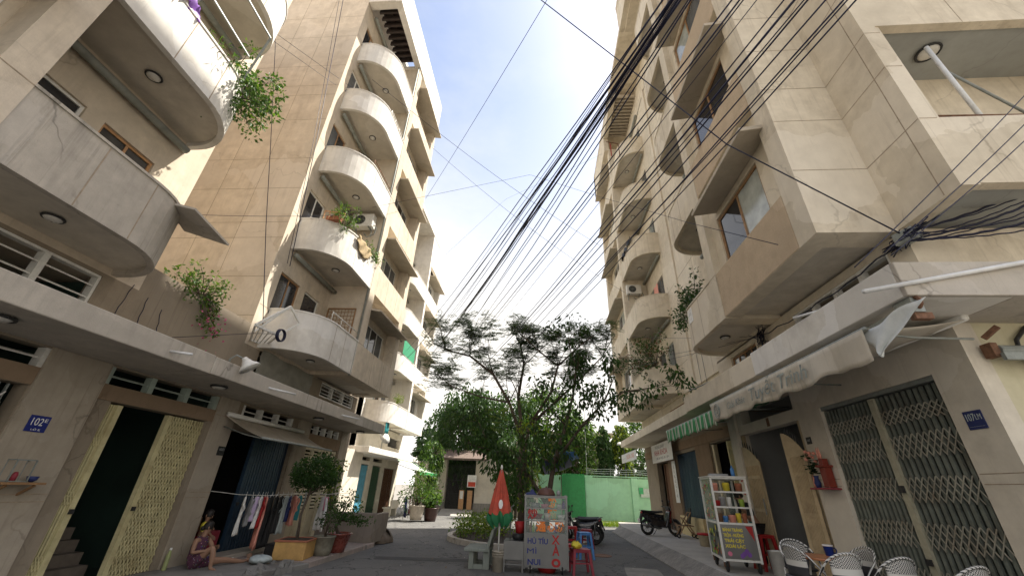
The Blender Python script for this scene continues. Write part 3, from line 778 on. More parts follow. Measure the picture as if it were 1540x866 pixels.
# ---------------------------------------------------------------- right near block
FA = [5.65+3.66*k for k in range(5)]
cfgA = dict(top=23.9, fin=.45, recess=.17, wtop=2.62, wm=(.35,.62), wframe=M['wood'], wcols=2, wrows=1, wbars=0, wmix=[2,1,0,1,1,0,0], wfr=.07,
            hood=(3.98,2.80,.10,.10,.3,.42), rr=.95, dframe=[M['wood'], M['metal_white']],
            doors=[(.4,1.3,.0,2.5,1,'balcony_door',0),(1.6,2.5,.8,2.5,2,'balcony_window',8)])
matA = dict(wall=M['plaster_r'], parapet=M['plaster_r'], soffit=M['soffit'], hood=M['hood_r'], panel=M['stucco_r'])
ra = thing('apartment_block', 'beige pebbledash apartment block nearest on the right, with the ragged white shop awning', 'building', (5.7, 8, 0))
upper(ra, 1, 5.7, 4.45, 12.75, 12.05, 9.4, 9.0, 5.5, FA, 1.17, 3.66, matA, cfgA)
m = MB().mat(0)
m.box(5.7,5.95,4.45,5.5,5.68,24)              # strip of street wall by the corner
for k, z in enumerate(FA):                       # end wall facing the viewer: parapets and deep recesses
    m.box(5.95,14,4.45,4.6,z+.06,z+1.35)
    m.mat(2).box(5.95,14,4.6,5.6,z+.12,z+.3); m.mat(0)
    m.box(5.95,6.02,4.47,5.6,z+1.35,z+3.72)
    m.box(9.9,10.2,4.46,5.6,z+1.35,z+3.72)
m.box(5.95,14,5.6,5.8,5.6,24)
m.box(13.8,14,4.7,12.75,0,24); m.box(5.96,14,12.5,12.75,0,24)
for z in FA: m.box(5.95,13.8,5.8,12.5,z-.1,z+.1)
m.mat(1)
zj = [6.99,8.24,9.17,10.43,11.66,12.9,14.1,15.3,16.5,17.7]
for z in zj:
    m.box(5.6975,5.71,4.46,5.5,z-.007,z+.007); m.box(4.46,5.7,5.4975,5.51,z-.007,z+.007)
    m.box(5.71,5.96,4.4475,4.46,z-.007,z+.007)
m.box(5.6972,5.7098,4.68,4.694,5.7,23.9)
for x in (7.4,9.0): 
    for z in FA: m.box(x,x+.012,4.4475,4.46,z+.07,z+1.34)
m.build('end_wall', [M['plaster_r'], M['groove'], M['soffit_grey']], ra)
rf = MB(); bx(rf,1,4.2,14,4.3,12.75,25.9,26.3); bx(rf,1,4.22,4.5,5.5,12.75,24.0,25.9); bx(rf,1,4.5,14,5.5,12.7,23.9,24.0); rf.build('roof', M['plaster_r'], ra)
wall = MB()
GA = [(6.03,8.64,.3,3.49),(9.42,12.28,.3,3.37)]
TA = [(9.5,12.0,3.62,4.02)]
MZA = [(5.85,8.55,4.66,5.5),(10.3,11.8,4.75,5.5)]
facade(wall,1,5.7,.25,5.44,12.75,-.05,4.1,GA+TA)
wall.mat(1)
for a,b_ in ((5.46,6.0),(8.68,9.38)):
    for z in (2.05,2.17): bx(wall,1,5.697,5.72,a,b_,z,z+.01)
wall.build('street_wall',[M['white_wall'],M['groove']],ra)
wall = MB(); wall.box(5.95,14,5.44,5.69,-.05,4.1); wall.build('side_wall', M['yellow_wall'], ra)
wall = MB(); facade(wall,1,5.7,.25,5.44,12.75,4.1,5.66,MZA); wall.box(5.95,14,5.44,5.6,4.1,5.66); wall.build('mezzanine_wall', M['plaster_r'], ra)
cp = MB().mat(0); bx(cp,1,4.45,5.7,4.62,8.35,4.06,4.53)
cp.mat(1); bx(cp,1,4.452,5.7,8.352,12.75,4.05,4.50); cp.mat(2); cp.box(4.453,13,4.55,4.618,4.055,4.525); cp.box(5.702,13,4.62,5.44,4.06,4.52)
cp.build('street_canopy',[M['plaster_w'],M['plaster_r'],M['concrete']],ra,bevel=.012)
louvre(ra,1,5.74,5.85,8.55,4.66,5.5,M['metal_white'],4,4)
window_unit(ra,1,5.78,10.32,11.78,4.77,5.48,M['wood'],[M['glass_dark'],M['glass_curtain'],M['glass_dark']],cols=4,rows=1,mixglass=[0,0,0,1])
ceiling_lamp(ra, 7.3, 5.0, 9.42, .16)
it = MB(); it.box(8.6,8.8,5.7,12.5,0,5.5); it.box(5.96,8.6,9.12,9.27,0,4.05); it.box(5.96,8.6,12.3,12.45,0,4.05); it.box(5.96,8.6,5.7,12.4,.1,.28); it.box(5.96,8.6,5.7,12.4,4.12,4.3); it.build('interior',M['interior_grey'],ra)
# big concertina gate
rowsR = [(3.05,.10),(2.72,.13),(2.52,.13)]
rowsR = [(3.06,.11),(2.62,.17),(2.0,.17),(1.38,.17),(.76,.17)]
def rgate(y0,y1,n):
    return accordion(ra,1,5.78,y0,y1,.32,3.40,n,M['gate_grey'],M['gate_lattice'],M['gate_stile'],rowsR,leaf_w=.055,lat_w=.015,full=True,deep=.022)
rgate(6.05,7.26,11); g2 = rgate(7.42,8.62,12)
sb = MB(); bx(sb,1,5.73,5.82,7.28,7.40,.32,3.40); sub(sb,'stile',M['gate_stile'],g2,ra)
hb = MB(); bx(hb,1,5.69,5.729,7.30,7.38,1.95,2.05); bx(hb,1,5.69,5.729,7.30,7.38,1.0,1.08); sub(hb,'lock',M['metal_dark'],g2,ra)
db = MB(); bx(db,1,5.90,5.91,6.04,8.63,.31,3.48); db.build('gate_backing',simple('dark green slat backing',(.035,.045,.04),.5,world=True),ra)
tb = MB(); bx(tb,1,5.72,5.84,6.04,8.63,3.42,3.485); tb.build('gate_rail',M['metal_grey'],ra)
# arched double doors standing open
def arch_leaf(root, hinge, ang, w_, z0, z1, mat_, name='door_leaf', mirror=1):
    lb = MB(); n = 10
    dx, dy = math.cos(ang), math.sin(ang); nx, ny = -dy, dx
    loop = [(0,z0),(w_,z0)]
    for i in range(n+1):
        t = i/n; x = w_*(1-t); loop.append((x, z1-.42*(x/w_ if mirror>0 else 1-x/w_)**2))
    P = lambda x,z,o=0: (hinge[0]+dx*x+nx*o, hinge[1]+dy*x+ny*o, z)
    lb.ext([P(x,z,-.015) for x,z in loop], (nx*.03,ny*.03,0))
    for zz in (z0+.12,z0+1.15,z0+1.9):
        lb.hexa([P(.06,zz,-.03),P(w_-.06,zz,-.03),P(w_-.06,zz,.03),P(.06,zz,.03),P(.06,zz+.07,-.03),P(w_-.06,zz+.07,-.03),P(w_-.06,zz+.07,.03),P(.06,zz+.07,.03)])
    for k in range(9):
        x = .08+(w_-.16)*k/8; lb.bar(P(x,z0+.2,.024),P(x,z1-.5,.024),.02)
        lb.bar(P(x,z0+.2,-.024),P(x,z1-.5,-.024),.02)
    o = lb.build(name, mat_, root)
    sp = MB()
    for k in range(6):
        x = .1+(w_-.2)*k/5; zt = z1-.42*(x/w_ if mirror>0 else 1-x/w_)**2
        sp.tube([P(x,zt-.02),P(x,zt+.1),P(x,zt+.16)],[.012,.012,.002],6)
    sub(sp,'spikes',M['metal_dark'],o,root)
    hd = MB(); hd.tube([P(w_-.12,z0+1.1,-.06),P(w_-.12,z0+1.45,-.06)],.015,8); sub(hd,'handle',M['metal_grey'],o,root)
    return o
arch_leaf(ra,(5.67,12.26),R(-94),.92,.34,3.05,M['tan_door'],mirror=1)
arch_leaf(ra,(5.66,9.45),R(124),.40,.34,3.12,M['tan_door'],mirror=-1)
for y_ in (12.19,9.43): jb = MB(); bx(jb,1,5.71,5.80,y_,y_+.08,.3,3.36); jb.build('door_frame',M['tan_door'],ra)
db = MB(); bx(db,1,6.5,6.55,9.3,9.32,.3,2.6)
# pilaster block between door and far part
pl = MB(); bx(pl,1,5.62,5.699,12.29,12.745,.3,4.05); pl.build('pillar',M['white_wall'],ra)
gb = MB(); gb.tube([(4.6,8.2,4.56),(4.55,6.3,4.58)],.02,8)

# ---------------------------------------------------------------- right far block
FB = [5.78+3.66*k for k in range(5)]
cfgB = dict(cfgA, recess=.36, wtop=2.75, wm=(.6,.9), hood=(4.5,2.98,.12,.08,.3,.35), rr=1.1, fin=.5, wframe=M['metal_white'], wcols=3, wmix=[0,1,0,0,2,0,1], wfr=.05,
            doors=[(.6,1.6,.0,2.5,1,'balcony_door',8),(2.0,3.0,.8,2.5,2,'balcony_window',8)])
rb = thing('apartment_block', 'beige apartment block on the right beyond the pebbledash one, bushes on its lowest balcony', 'building', (6.35, 19, 0))
upper(rb, 1, 6.27, 4.9, 12.76, 17.8, 21.1, 21.5, 26.3, FB, 1.2, 3.66, dict(wall=M['plaster_r'],parapet=M['plaster_r'],soffit=M['soffit'],hood=M['hood_r']), cfgB)
m = MB().mat(0); m.box(6.49,14,26.1,26.3,0,24); m.box(13.8,14,12.76,26.1,0,24); m.box(6.5,14,12.76,12.9,4,24)
for z in FB: m.box(6.5,13.8,12.9,26.1,z-.1,z+.1)
bx(m,1,6.2,6.3,16.2,16.5,5.7,24); 
m.mat(1)
for z in FB:
    bx(m,1,6.2675,6.28,13,16.2,z+1.2,z+1.212); bx(m,1,6.2675,6.28,13,16.2,z+2.9,z+2.912)
bx(m,1,6.2672,6.2798,14.4,14.412,5.8,24)
m.build('side_wall',[M['plaster_r'],M['groove']],rb)
rf = MB(); bx(rf,1,4.6,14,12.76,26.35,26.0,26.35); bx(rf,1,4.62,4.95,21.1,26.34,24.0,26.0); bx(rf,1,4.62,6.3,26.0,26.345,24.05,26.0); bx(rf,1,4.95,14,21.1,26.0,23.95,24.1); bx(rf,1,4.62,4.95,17.6,21.1,25.2,26.0); bx(rf,1,6.27,6.5,12.76,21.1,23.8,26.0)
rf.build('roof',M['plaster_r'],rb)
pg = MB()
for k in range(13): bx(pg,1,4.95,6.27,17.7+.27*k,17.78+.27*k,25.3,25.55)
pg.build('roof_trellis',M['hood_r'],rb)
wall = MB()
GB = [(14.25,16.15,.3,3.55),(17.8,20.4,.3,3.47),(21.8,23.9,.3,3.28)]
facade(wall,1,6.35,.25,12.76,26.3,-.05,4.44,GB)
wall.mat(1)
for a,b_ in ((16.2,17.75),(20.45,21.75)): bx(wall,1,6.32,6.349,a,b_,.3,3.75)
bx(wall,1,6.30,6.349,12.8,26.2,3.6,3.95)
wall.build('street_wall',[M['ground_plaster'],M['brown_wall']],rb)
wall = MB(); facade(wall,1,6.35,.2,12.76,26.3,4.44,5.8,[(17.9,20.4,4.75,5.45),(21.9,25.6,4.8,5.4)]); wall.build('mezzanine_wall',M['plaster_r'],rb)
louvre(rb,1,6.39,17.9,20.4,4.75,5.45,M['wood'],5,3); louvre(rb,1,6.39,21.9,25.6,4.8,5.4,M['metal_grey'],3,6)
cp = MB().mat(0); bx(cp,1,4.9,6.35,12.76,26.1,4.24,4.58); cp.build('street_canopy',[M['plaster_r']],rb,bevel=.012)
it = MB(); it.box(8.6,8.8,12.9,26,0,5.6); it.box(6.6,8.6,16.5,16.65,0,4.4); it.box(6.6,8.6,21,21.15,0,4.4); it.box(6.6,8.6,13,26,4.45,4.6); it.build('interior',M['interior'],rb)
yb_ = MB(); bx(yb_,1,6.18,6.31,17.75,20.5,.3,1.0); yb_.build('cream_dado',simple('cream painted dado',(.62,.50,.27),.7,var=.1,world=True),rb,bevel=.01)
accordion(rb,1,6.42,17.85,20.38,.95,3.45,24,M['shutter_blue'],M['shutter_blue'],M['shutter_blue'],[],leaf_w=.09)
accordion(rb,1,6.42,14.3,14.75,.32,3.5,8,M['gate_yellow'],M['gate_yellow'],M['gate_yellow'],[(.3+.3*k,.15) for k in range(11)],stile_end=[14.8],leaf_w=.03)
jb = MB(); bx(jb,1,6.38,6.5,15.95,16.14,.3,3.5); jb.build('door_frame',M['cream'],rb)
jb = MB(); bx(jb,1,6.40,6.45,21.85,22.5,.3,3.2); bx(jb,1,6.36,6.46,22.6,22.68,.3,3.2); jb.build('door_leaf',M['rust'],rb)

# ---------------------------------------------------------------- walls and gate that close the street
gw = thing('gate_house','shaded iron gate under a tiled canopy between white pillars at the street end','gate',(-6.4,32,0))
m = MB()
for a,b_,c,d,h in ((-9.4,-8.55,31.8,32.2,3.4),(-7.75,-7.05,31.7,32.3,3.7),(-4.85,-3.0,31.7,32.3,3.7),(-2.998,-.2,31.9,32.1,2.9)):
    m = MB(); m.box(a,b_,c,d,0,h); m.build('pillar',M['white_wall'],gw)
M['clad'] = paving('stone cladding',(.30,.28,.25),.9,(.15,.14,.13),6,(.1,.1,.09))
m = MB(); m.box(-7.8,-7.0,31.66,31.699,.0,.75); m.build('stone_base',M['clad'],gw)
m = MB(); m.box(-4.9,-2.95,31.66,31.699,0,.75); m.build('stone_base',M['clad'],gw)
m = MB(); m.ext([(-7.9,30.9,3.5),(-4.0,30.9,3.5),(-4.0,32.6,4.2),(-7.9,32.6,4.2)],(0,0,.14)); m.build('canopy_roof',simple('old roof tiles',(.15,.11,.09),.85,var=.3,world=True),gw)
m = MB()
for k in range(22): m.bar((-7.0+.1*k,32,.35),(-7.0+.1*k,32,3.3),.02)
for z in (.5,1.3,2.2,3.1): m.bar((-7.03,32.02,z),(-4.87,32.02,z),.035)
m.build('gate_bars',M['metal_dark'],gw)
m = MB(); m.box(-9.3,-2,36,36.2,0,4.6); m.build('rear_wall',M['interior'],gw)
bw = MB(); bw.mat(0).box(-5.9,-5.55,31.4,31.5,.35,1.55); bw.box(-5.3,-4.95,31.4,31.5,.35,1.55); bw.mat(1).box(-5.84,-5.6,31.393,31.399,1.0,1.5)
tag(bw.build('notice_board',[M['wood_light'],M['metal_white']]),'low orange wooden panels with a white notice standing before the iron gate','notice board')
sg = MB(); sg.mat(0).box(-5.35,-4.7,31.3,31.34,1.75,2.55); sg.mat(1).box(-5.28,-4.75,31.293,31.299,1.8,2.1)
flat('sign_red',(.55,.06,.03),.5); flat('sign_white',(.75,.74,.70),.5)
tag(sg.build('red_white_sign',[M['sign_white'],M['sign_red']]),'small red and white sign hung at the right side of the iron gate','sign')
g = MB(); g.ext([(-7.1,30.2,.0),(-4.8,30.2,.0),(-4.8,31.7,.34),(-7.1,31.7,.34),(-7.1,31.7,-.1),(-4.8,31.7,-.1)][:4],(0,0,-.05)); 
structure(g,'gate_ramp',M['pave_r'])
M['green_wall'] = plaster('mint green painted wall',(.36,.65,.42),(.20,.36,.24),amount=.35,streak=.35,stucco=.06)
gr = thing('green_wall','bright mint green boundary wall with raised piers across the end of the right-hand lane','wall',(5.5,32,0))
m = MB(); m.box(3.3,12,32,32.2,0,2.72); m.box(3.2,3.75,31.9,32.25,0,2.78); m.box(6.5,6.95,31.9,32.2,0,2.75); m.box(3.15,12,31.93,32.26,2.78,2.84); m.build('wall_face',M['green_wall'],gr)
m = MB()
for k in range(20): m.box(1.55+.08*k,1.55+.08*k+.06,31.6+.012*k,31.66+.012*k,.1,2.9)
m.box(1.5,3.15,31.7,31.9,.15,2.8); m.build('gate_leaf',simple('green sheet gate',(.04,.27,.085),.5,world=True),gr)
m = MB(); m.box(-.2,1.45,32,32.2,0,2.8); m.build('wall_face',M['green_wall'],gr)
m = MB().mat(0); m.box(7.1,8.5,31.9,31.93,1.55,2.1); m.mat(1).box(7.0,7.3,31.89,31.925,1.75,2.15)
sgo = m.build('street_sign',[flat('sign_grey',(.42,.50,.44),.6),flat('sign_green',(.05,.36,.14),.5)]); tag(sgo,'pale green street name board fixed flat on the mint green wall','sign')
# barbed wire and a yellow pipe on top of the wall
wr = MB()
for k in range(3): wr.tube([(3.3+.45*i,32.1,3.0+.14*k+.02*math.sin(i*1.7+k)) for i in range(20)],.008,4)
for i in range(6): wr.bar((3.4+1.7*i,32.1,2.8),(3.4+1.7*i,32.1,3.4),.03)
wr.build('barbed_wire',M['metal_grey'],gr)
hs = thing('house','small cream flat-roofed house behind the green wall, mostly hidden by trees','house',(1.5,40,0))
m = MB(); m.box(-1.5,6.0,38,46,0,6.2); m.box(4.6,5.5,36.5,38,0,4.6); m.build('wall',M['plaster_r'],hs)
m = MB(); m.box(-2.0,6.5,37.4,46.5,6.2,6.5); m.build('roof',M['plaster_t'],hs)
window_unit(hs,1,5.49,36.7,37.7,2.8,4.0,M['wood'],[M['glass_dark']]*3,cols=2)
# ------------------------------------------------------------------ lettering
def text(name, body, size, o, xd, ud, m, parent=None, root=None, width=None, ext=.0015, bold=.0, shear=0):
    cu = bpy.data.curves.new('lettering', 'FONT'); cu.body = body; cu.size = size; cu.extrude = ext; cu.offset = bold
    cu.align_x = 'CENTER'; cu.align_y = 'CENTER'; cu.shear = shear; cu.resolution_u = 3
    ob = bpy.data.objects.new('lettering', cu); COL.objects.link(ob)
    dg = bpy.context.evaluated_depsgraph_get(); dg.update()
    me = bpy.data.meshes.new_from_object(ob.evaluated_get(dg))
    bpy.data.objects.remove(ob); bpy.data.curves.remove(cu)
    xd = Vector(xd).normalized(); ud = Vector(ud).normalized(); nd = xd.cross(ud)
    xs = [v.co.x for v in me.vertices] or [0, 1]
    k = 1 if not width else width/max(1e-3, max(xs)-min(xs))
    off = root.location if root is not None else Vector((0,0,0))
    for v in me.vertices:
        c = v.co.copy(); v.co = Vector(o) + xd*c.x*k + ud*c.y + nd*(c.z+.002) - off
    me.materials.clear(); me.materials.append(m)
    to = bpy.data.objects.new(name, me); COL.objects.link(to)
    if parent is not None:
        to.parent = parent
        if parent is not root and root is not None: pass
    return to
for n_, c_ in dict(blue=(.015,.025,.17), red=(.40,.02,.02), orange=(.85,.22,.03), white=(.78,.77,.73), green=(.03,.28,.08), yellow=(.75,.62,.06), black=(.02,.02,.02), pink=(.65,.18,.28),
                  teal=(.02,.22,.24), purple=(.20,.08,.36), navy=(.02,.03,.12), brown=(.16,.08,.04), maroon=(.26,.03,.045), skyblue=(.08,.24,.55), lime=(.35,.5,.08), salmon=(.72,.30,.22), skin=(.42,.24,.16), terracotta=(.36,.13,.07), grey=(.3,.3,.3), faded=(.42,.47,.46), lilac=(.62,.5,.68)).items():
    M['c_'+n_] = simple('paint '+n_, c_, .55, var=.12, scale=9)
MC = lambda n: M['c_'+n]
LX, LU = (0,1,0), (0,0,1)     # reading direction on a wall facing +x
RX = (0,-1,0)                 # on a wall facing -x

# ------------------------------------------------------------------ plates and signs
def plate(name, label, s, u, y, z, w_, h, face, items, cat='sign', grp=None):
    p = thing(name, label, cat, (s*u, y, z), 0, grp)
    mb = MB(); bx(mb, s, u-.012, u, y-w_/2, y+w_/2, z-h/2, z+h/2); mb.build('board', face, p, bevel=.002)
    xd = LX if s < 0 else RX
    for body, size, dy, dz, m, wd in items:
        text('lettering', body, size, (s*(u-.0125), y + (dy if s < 0 else -dy), z+dz), xd, LU, m, p, p, width=wd)
    return p
plate('house_number','blue enamel house number plate reading 102E on the grey left pillar',-1,7.654,5.72,2.42,.27,.23,MC('blue'),[('102',.15,-.03,.02,MC('white'),.15),('E',.07,.085,.05,MC('white'),.04),('LÔ E',.035,0,-.085,MC('white'),.12)])
plate('house_number','blue house number plate on the white wall right of the big grey folding gate',1,5.699,5.73,2.81,.24,.23,MC('navy'),[('107',.13,-.045,.03,MC('faded'),.11),('LM',.10,.065,.03,MC('faded'),.075),('—————',.03,0,-.08,MC('faded'),.2)])
plate('house_number','small black number plate on the pillar left of the dark shop with hanging clothes',-1,7.654,9.58,2.35,.22,.2,MC('black'),[('102D',.075,0,.03,MC('grey'),.15),('—',.03,0,-.06,MC('grey'),.1)])
plate('house_number','tiny black number plate beside the open arched doors',1,5.699,9.25,2.92,.16,.14,MC('black'),[('107',.06,0,0,MC('grey'),.1)])
plate('small_notice','small dark framed red notice over the door lintel under the ragged awning',1,5.699,10.65,3.5,.12,.2,MC('brown'),[('·',.1,0,0,MC('red'),None)])
plate('wall_plaque','white rectangular plaque on the balcony parapet of the pebbledash block',1,4.448,11.02,6.55,.32,.42,MC('white'),[('▭',.2,0,.06,MC('grey'),.16),('— — —',.04,0,-.12,MC('grey'),.2)])
p = plate('shop_signboard','large white signboard with red lettering over the far doorway on the right',1,6.0,21.5,3.66,3.6,.86,MC('white'),[('PHÒNG KHÁM',.22,-.2,.26,MC('grey'),1.6),('NHA KHOA',.36,-.1,.0,MC('red'),2.3),('GIỜ LÀM VIỆC: 8H - 20H',.13,.1,-.26,MC('grey'),2.2)])
plate('hanging_sign','small white sign with orange lettering slung under the far end of the right canopy',1,4.9,24.1,3.58,4.0,.46,MC('white'),[('SỬA XE',.3,.5,0,MC('salmon'),2.0),('— —',.2,-1.3,0,MC('grey'),.8)])
vs = plate('vertical_sign','tall narrow white price board hanging between two far doorways on the right',1,6.28,20.75,2.35,.55,1.75,MC('white'),[('B\nẢ\nN\nG\nG\nI\nÁ',.2,0,.0,MC('grey'),.14)])
cm = MB(); cm.torus((5.617,12.5,2.05),.17,.022,16,6,'x',R(60),R(300)); tag(cm.build('painted_mark',MC('red')),'red letter C painted on the white pillar beside the arched door','mark')

# ------------------------------------------------------------------ awnings
def striped(name, a, b, scale, axis='Y', extra=None):
    m, nt, bs, out = nodes(name); sp = nt.nodes.new('ShaderNodeSeparateXYZ'); nt.links.new(pos(nt), sp.inputs[0])
    mm = nt.nodes.new('ShaderNodeMath'); mm.operation='MULTIPLY'; nt.links.new(sp.outputs[axis], mm.inputs[0]); mm.inputs[1].default_value=scale
    fr = nt.nodes.new('ShaderNodeMath'); fr.operation='FRACT'; nt.links.new(mm.outputs[0], fr.inputs[0])
    r = nt.nodes.new('ShaderNodeValToRGB'); r.color_ramp.interpolation='CONSTANT'
    e = r.color_ramp.elements; e[0].position=0; e[0].color=(*a,1); e[1].position=.62; e[1].color=(*b,1)
    for p_, c_ in (extra or []): q = e.new(p_); q.color=(*c_,1)
    nt.links.new(fr.outputs[0], r.inputs[0])
    c = mix(nt, ramp(nt, noise(nt, pos(nt), 3, 5, .7), .45, .75), r.outputs[0], (.22,.22,.18))
    c2 = mix(nt, .5, r.outputs[0], c); nt.links.new(c2, bs.inputs['Base Color']); bs.inputs['Roughness'].default_value=.8
    return m
M['awn_green'] = striped('green striped canvas', (.03,.25,.08), (.62,.62,.55), 3.1, 'Y', [(.80,(.03,.25,.08)),(.88,(.45,.12,.12)),(.92,(.62,.62,.55))])
M['awn_ragged'] = plaster('ragged stained canvas', (.60,.54,.44), (.17,.17,.12), amount=1.2, streak=1.3, stucco=.1)
M['canvas'] = plaster('pale canvas', (.52,.46,.37), (.2,.15,.1), amount=.6, streak=.4, stucco=.1)
def awning(name, label, s, uw, zw, uf, zf, y0, y1, hv, mtop, mval, scal=.25, sag=.05, ragged=0):
    a = thing(name, label, 'awning', (s*uw, (y0+y1)/2, zw))
    tb = MB()
    tb.sheet(lambda i,j: (s*(uw+(uf-uw)*j), y0+(y1-y0)*i, zw+(zf-zw)*j - sag*math.sin(PI*j) + .012*math.sin(i*40+j*3)), 40, 8)
    tb.build('canvas', mtop, a, smooth=True, solid=.006)
    if hv:
        vb = MB(); n = 90
        def val(i,j):
            y = y0+(y1-y0)*i; ed = hv*(1-.12*abs(math.sin(PI*(y-y0)/scal))) if scal else hv
            if ragged: ed = hv*(.96+.05*math.sin(i*9)*math.sin(i*23+1)+.03*math.sin(i*61)+.03*math.sin(i*29))
            return (s*(uf - .01 - .03*j*math.sin(i*37)), y, zf - ed*j)
        vb.sheet(val, n, 6); vb.build('valance', mval, a, smooth=True, solid=.005)
    fb = MB(); fb.tube([(s*(uf+.015),y0-.03,zf+.005),(s*(uf+.015),y1+.03,zf+.005)],.026,8)
    for yy in (y0+.08,(y0+y1)/2,y1-.08): fb.tube([(s*uw,yy,zw-.25),(s*(uf*.5+uw*.5),yy,(zw+zf)/2-.16),(s*(uf+.03),yy,zf-.01)],.016,6)
    fb.build('awning_frame', M['metal_grey'], a, smooth=True)
    rb_ = MB(); rb_.tube([(s*(uw-.05),y0,zw+.03),(s*(uw-.05),y1,zw+.03)],.055,10); rb_.build('roller', M['metal_white'], a, smooth=True)
    return a
awning('shop_awning','sagging cream canvas awning over the dark shop with hanging clothes',-1,7.62,3.13,6.5,2.64,9.3,12.65,0,M['canvas'],M['canvas'])
gaw = awning('striped_awning','green and white striped awning with scalloped edge along the right shops',1,6.28,4.12,4.4,3.76,10.5,14.8,.40,M['awn_green'],M['awn_green'],.36)
raw = awning('shop_awning','ragged stained white awning with faded lettering along the near right shopfront',1,5.66,4.0,4.27,3.84,5.15,10.4,.44,M['awn_ragged'],M['awn_ragged'],0,ragged=1)
for body,size,y,wd,mt,dz in (('Giải Khát',.20,9.0,.85,'faded',-.22),('Tuyết Trinh',.34,7.4,1.9,'grey',-.21)):
    M['fadedtxt'] = simple('faded lettering',(.27,.30,.28),.8,var=.5,scale=9,world=True)
    text('lettering',body,size,(4.225,y,3.84+dz),RX,LU,M['fadedtxt'],raw,raw,width=wd,shear=.2)
sm = MB()   # sketched face stain of the old logo, plain loop mark
for rr in (.05,.12,.16): sm.torus((4.222,9.98,3.62),rr,.008,18,5,'x')
sm.build('printed_logo',M['fadedtxt'],raw)
tb = MB()
def flap(i,j):
    a = Vector((4.3,5.32,3.79)); b_ = Vector((4.42,4.36,3.96)); c = Vector((4.27,5.02,3.44))
    p_ = a.lerp(b_, i); q = a.lerp(c, i) if False else a
    return p_.lerp(c, j*(1-.0*i)) + Vector((.03*math.sin(i*8+j*3), .02*math.sin(j*9), .02*math.sin(i*11)))
tb.sheet(flap, 14, 10); fl_ = tb.build('torn_canvas', simple('bleached canvas',(.60,.62,.60),.8,var=.15,scale=4,dirt=(.35,.4,.42)), None, smooth=True, solid=.004)
tag(fl_,'torn white canvas flap hanging loose from the near end of the ragged awning','canvas')
ew = thing('rolled_awning','rolled-up awning with a rusty bracket on the yellowed end wall','awning',(5.9,5.3,3.65))
m = MB(); m.tube([(5.95,5.30,3.62),(9.5,5.30,3.62)],.07,10); m.bar((5.9,5.22,3.52),(9.5,5.22,3.52),.05,.10); m.build('roller',M['metal_grey'],ew,bevel=.004)
m = MB(); m.box(5.86,5.95,5.26,5.40,3.53,3.72); m.bar((5.86,5.3,3.78),(5.95,5.15,3.9),.06); m.build('bracket',M['rust'],ew,bevel=.01)
m = MB(); m.tube([(6.6,5.42,4.0),(6.35,5.38,3.8),(6.3,5.38,3.6),(6.5,5.38,3.2),(6.65,5.38,2.4)],.025,8); m.build('conduit',M['metal_dark'],ew,smooth=True)
br = thing('awning_bracket','rusty bracket and steel arm under the corner of the near right canopy','bracket',(4.6,4.75,4.0))
m = MB(); m.box(4.5,4.62,4.6,4.85,3.86,4.05); m.bar((4.6,4.75,3.98),(4.62,6.6,3.9),.09,.05); m.build('arm',M['metal_grey'],br); m = MB(); m.torus((4.56,4.62,3.98),.07,.025,12,6,'x'); m.box(4.5,4.7,4.62,4.7,3.78,3.86); m.build('winch',M['rust'],br)
baw = awning('corner_awning','pale green awning at the corner of the sunlit white block',-1,8.9,3.15,7.3,2.5,25.6,29.8,.2,simple('pale green canvas',(.45,.55,.42),.7,world=True),M['c_green'],.4)
def poleobj(label, a, b, r=.025, m=None, name='pole'):
    mb = MB(); mb.tube([a, b], r, 8); return tag(mb.build(name, m or M['pvc'], None, smooth=True), label, 'pole')
poleobj('thin grey pole lying out over the edge of the beige right canopy',(4.5,12.3,4.62),(4.75,9.7,4.55),.02,M['pipe_grey'])
poleobj('short white pole sticking out over the near white canopy',(4.3,6.45,4.55),(4.75,5.9,4.56),.022)
poleobj('long white pipe laid diagonally across the corner of the near right canopy',(3.96,4.55,4.10),(6.3,4.5,4.56),.03)
poleobj('white clothes pole standing upright behind the end balcony parapet',(6.83,4.66,9.02),(6.95,4.7,6.9),.035)
poleobj('slanting grey clothes pole on the end balcony',(6.88,4.68,8.4),(8.1,4.8,6.95),.022,M['pipe_grey'])
poleobj('dark rail along the end balcony parapet',(6.2,4.64,7.24),(9.6,4.64,7.16),.022,M['rust'])

# ------------------------------------------------------------------ wall mounted things
def ac_unit(loc, rz, label):
    a = thing('air_conditioner', label, 'air conditioner', loc, rz, 'air conditioner units on balconies')
    m = MB(); m.box(-.42,.42,-.15,.15,0,.58); m.build('casing',M['metal_white'],a,local=True,bevel=.02)
    m = MB()
    for r_ in (.06,.11,.16,.21): m.torus((-.1,-.165,.29),r_,.006,20,5,'y')
    for k in range(8): m.bar((-.1,-.165,.29),(-.1+.22*math.cos(k*PI/4),-.165,.29+.22*math.sin(k*PI/4)),.008)
    m.build('fan_guard',M['metal_grey'],a,local=True)
    m = MB(); m.lathe([(.215,-.153),(.215,-.15)],(-.1,0,.29),20,'y'); m.build('fan_opening',M['black'],a,local=True)
    m = MB(); m.bar((-.3,.14,-.03),(-.3,-.16,-.03),.04); m.bar((.3,.14,-.03),(.3,-.16,-.03),.04); m.bar((-.3,.16,.03),(-.3,.16,-.3),.03); m.bar((.3,.16,.03),(.3,.16,-.3),.03)
    m.tube([(.43,0,.15),(.55,.02,.0),(.5,.05,-.25),(.2,.12,-.35),(.0,.15,-.1)],.02,6); m.build('wall_bracket',M['metal_grey'],a,local=True)
    return a
ac_unit((-6.95,11.98,10.6),R(0),'white air conditioner on the second tower balcony, above the hanging plants')
ac_unit((5.45,20.9,12.15),R(0),'white air conditioner hung under a balcony of the far right block')
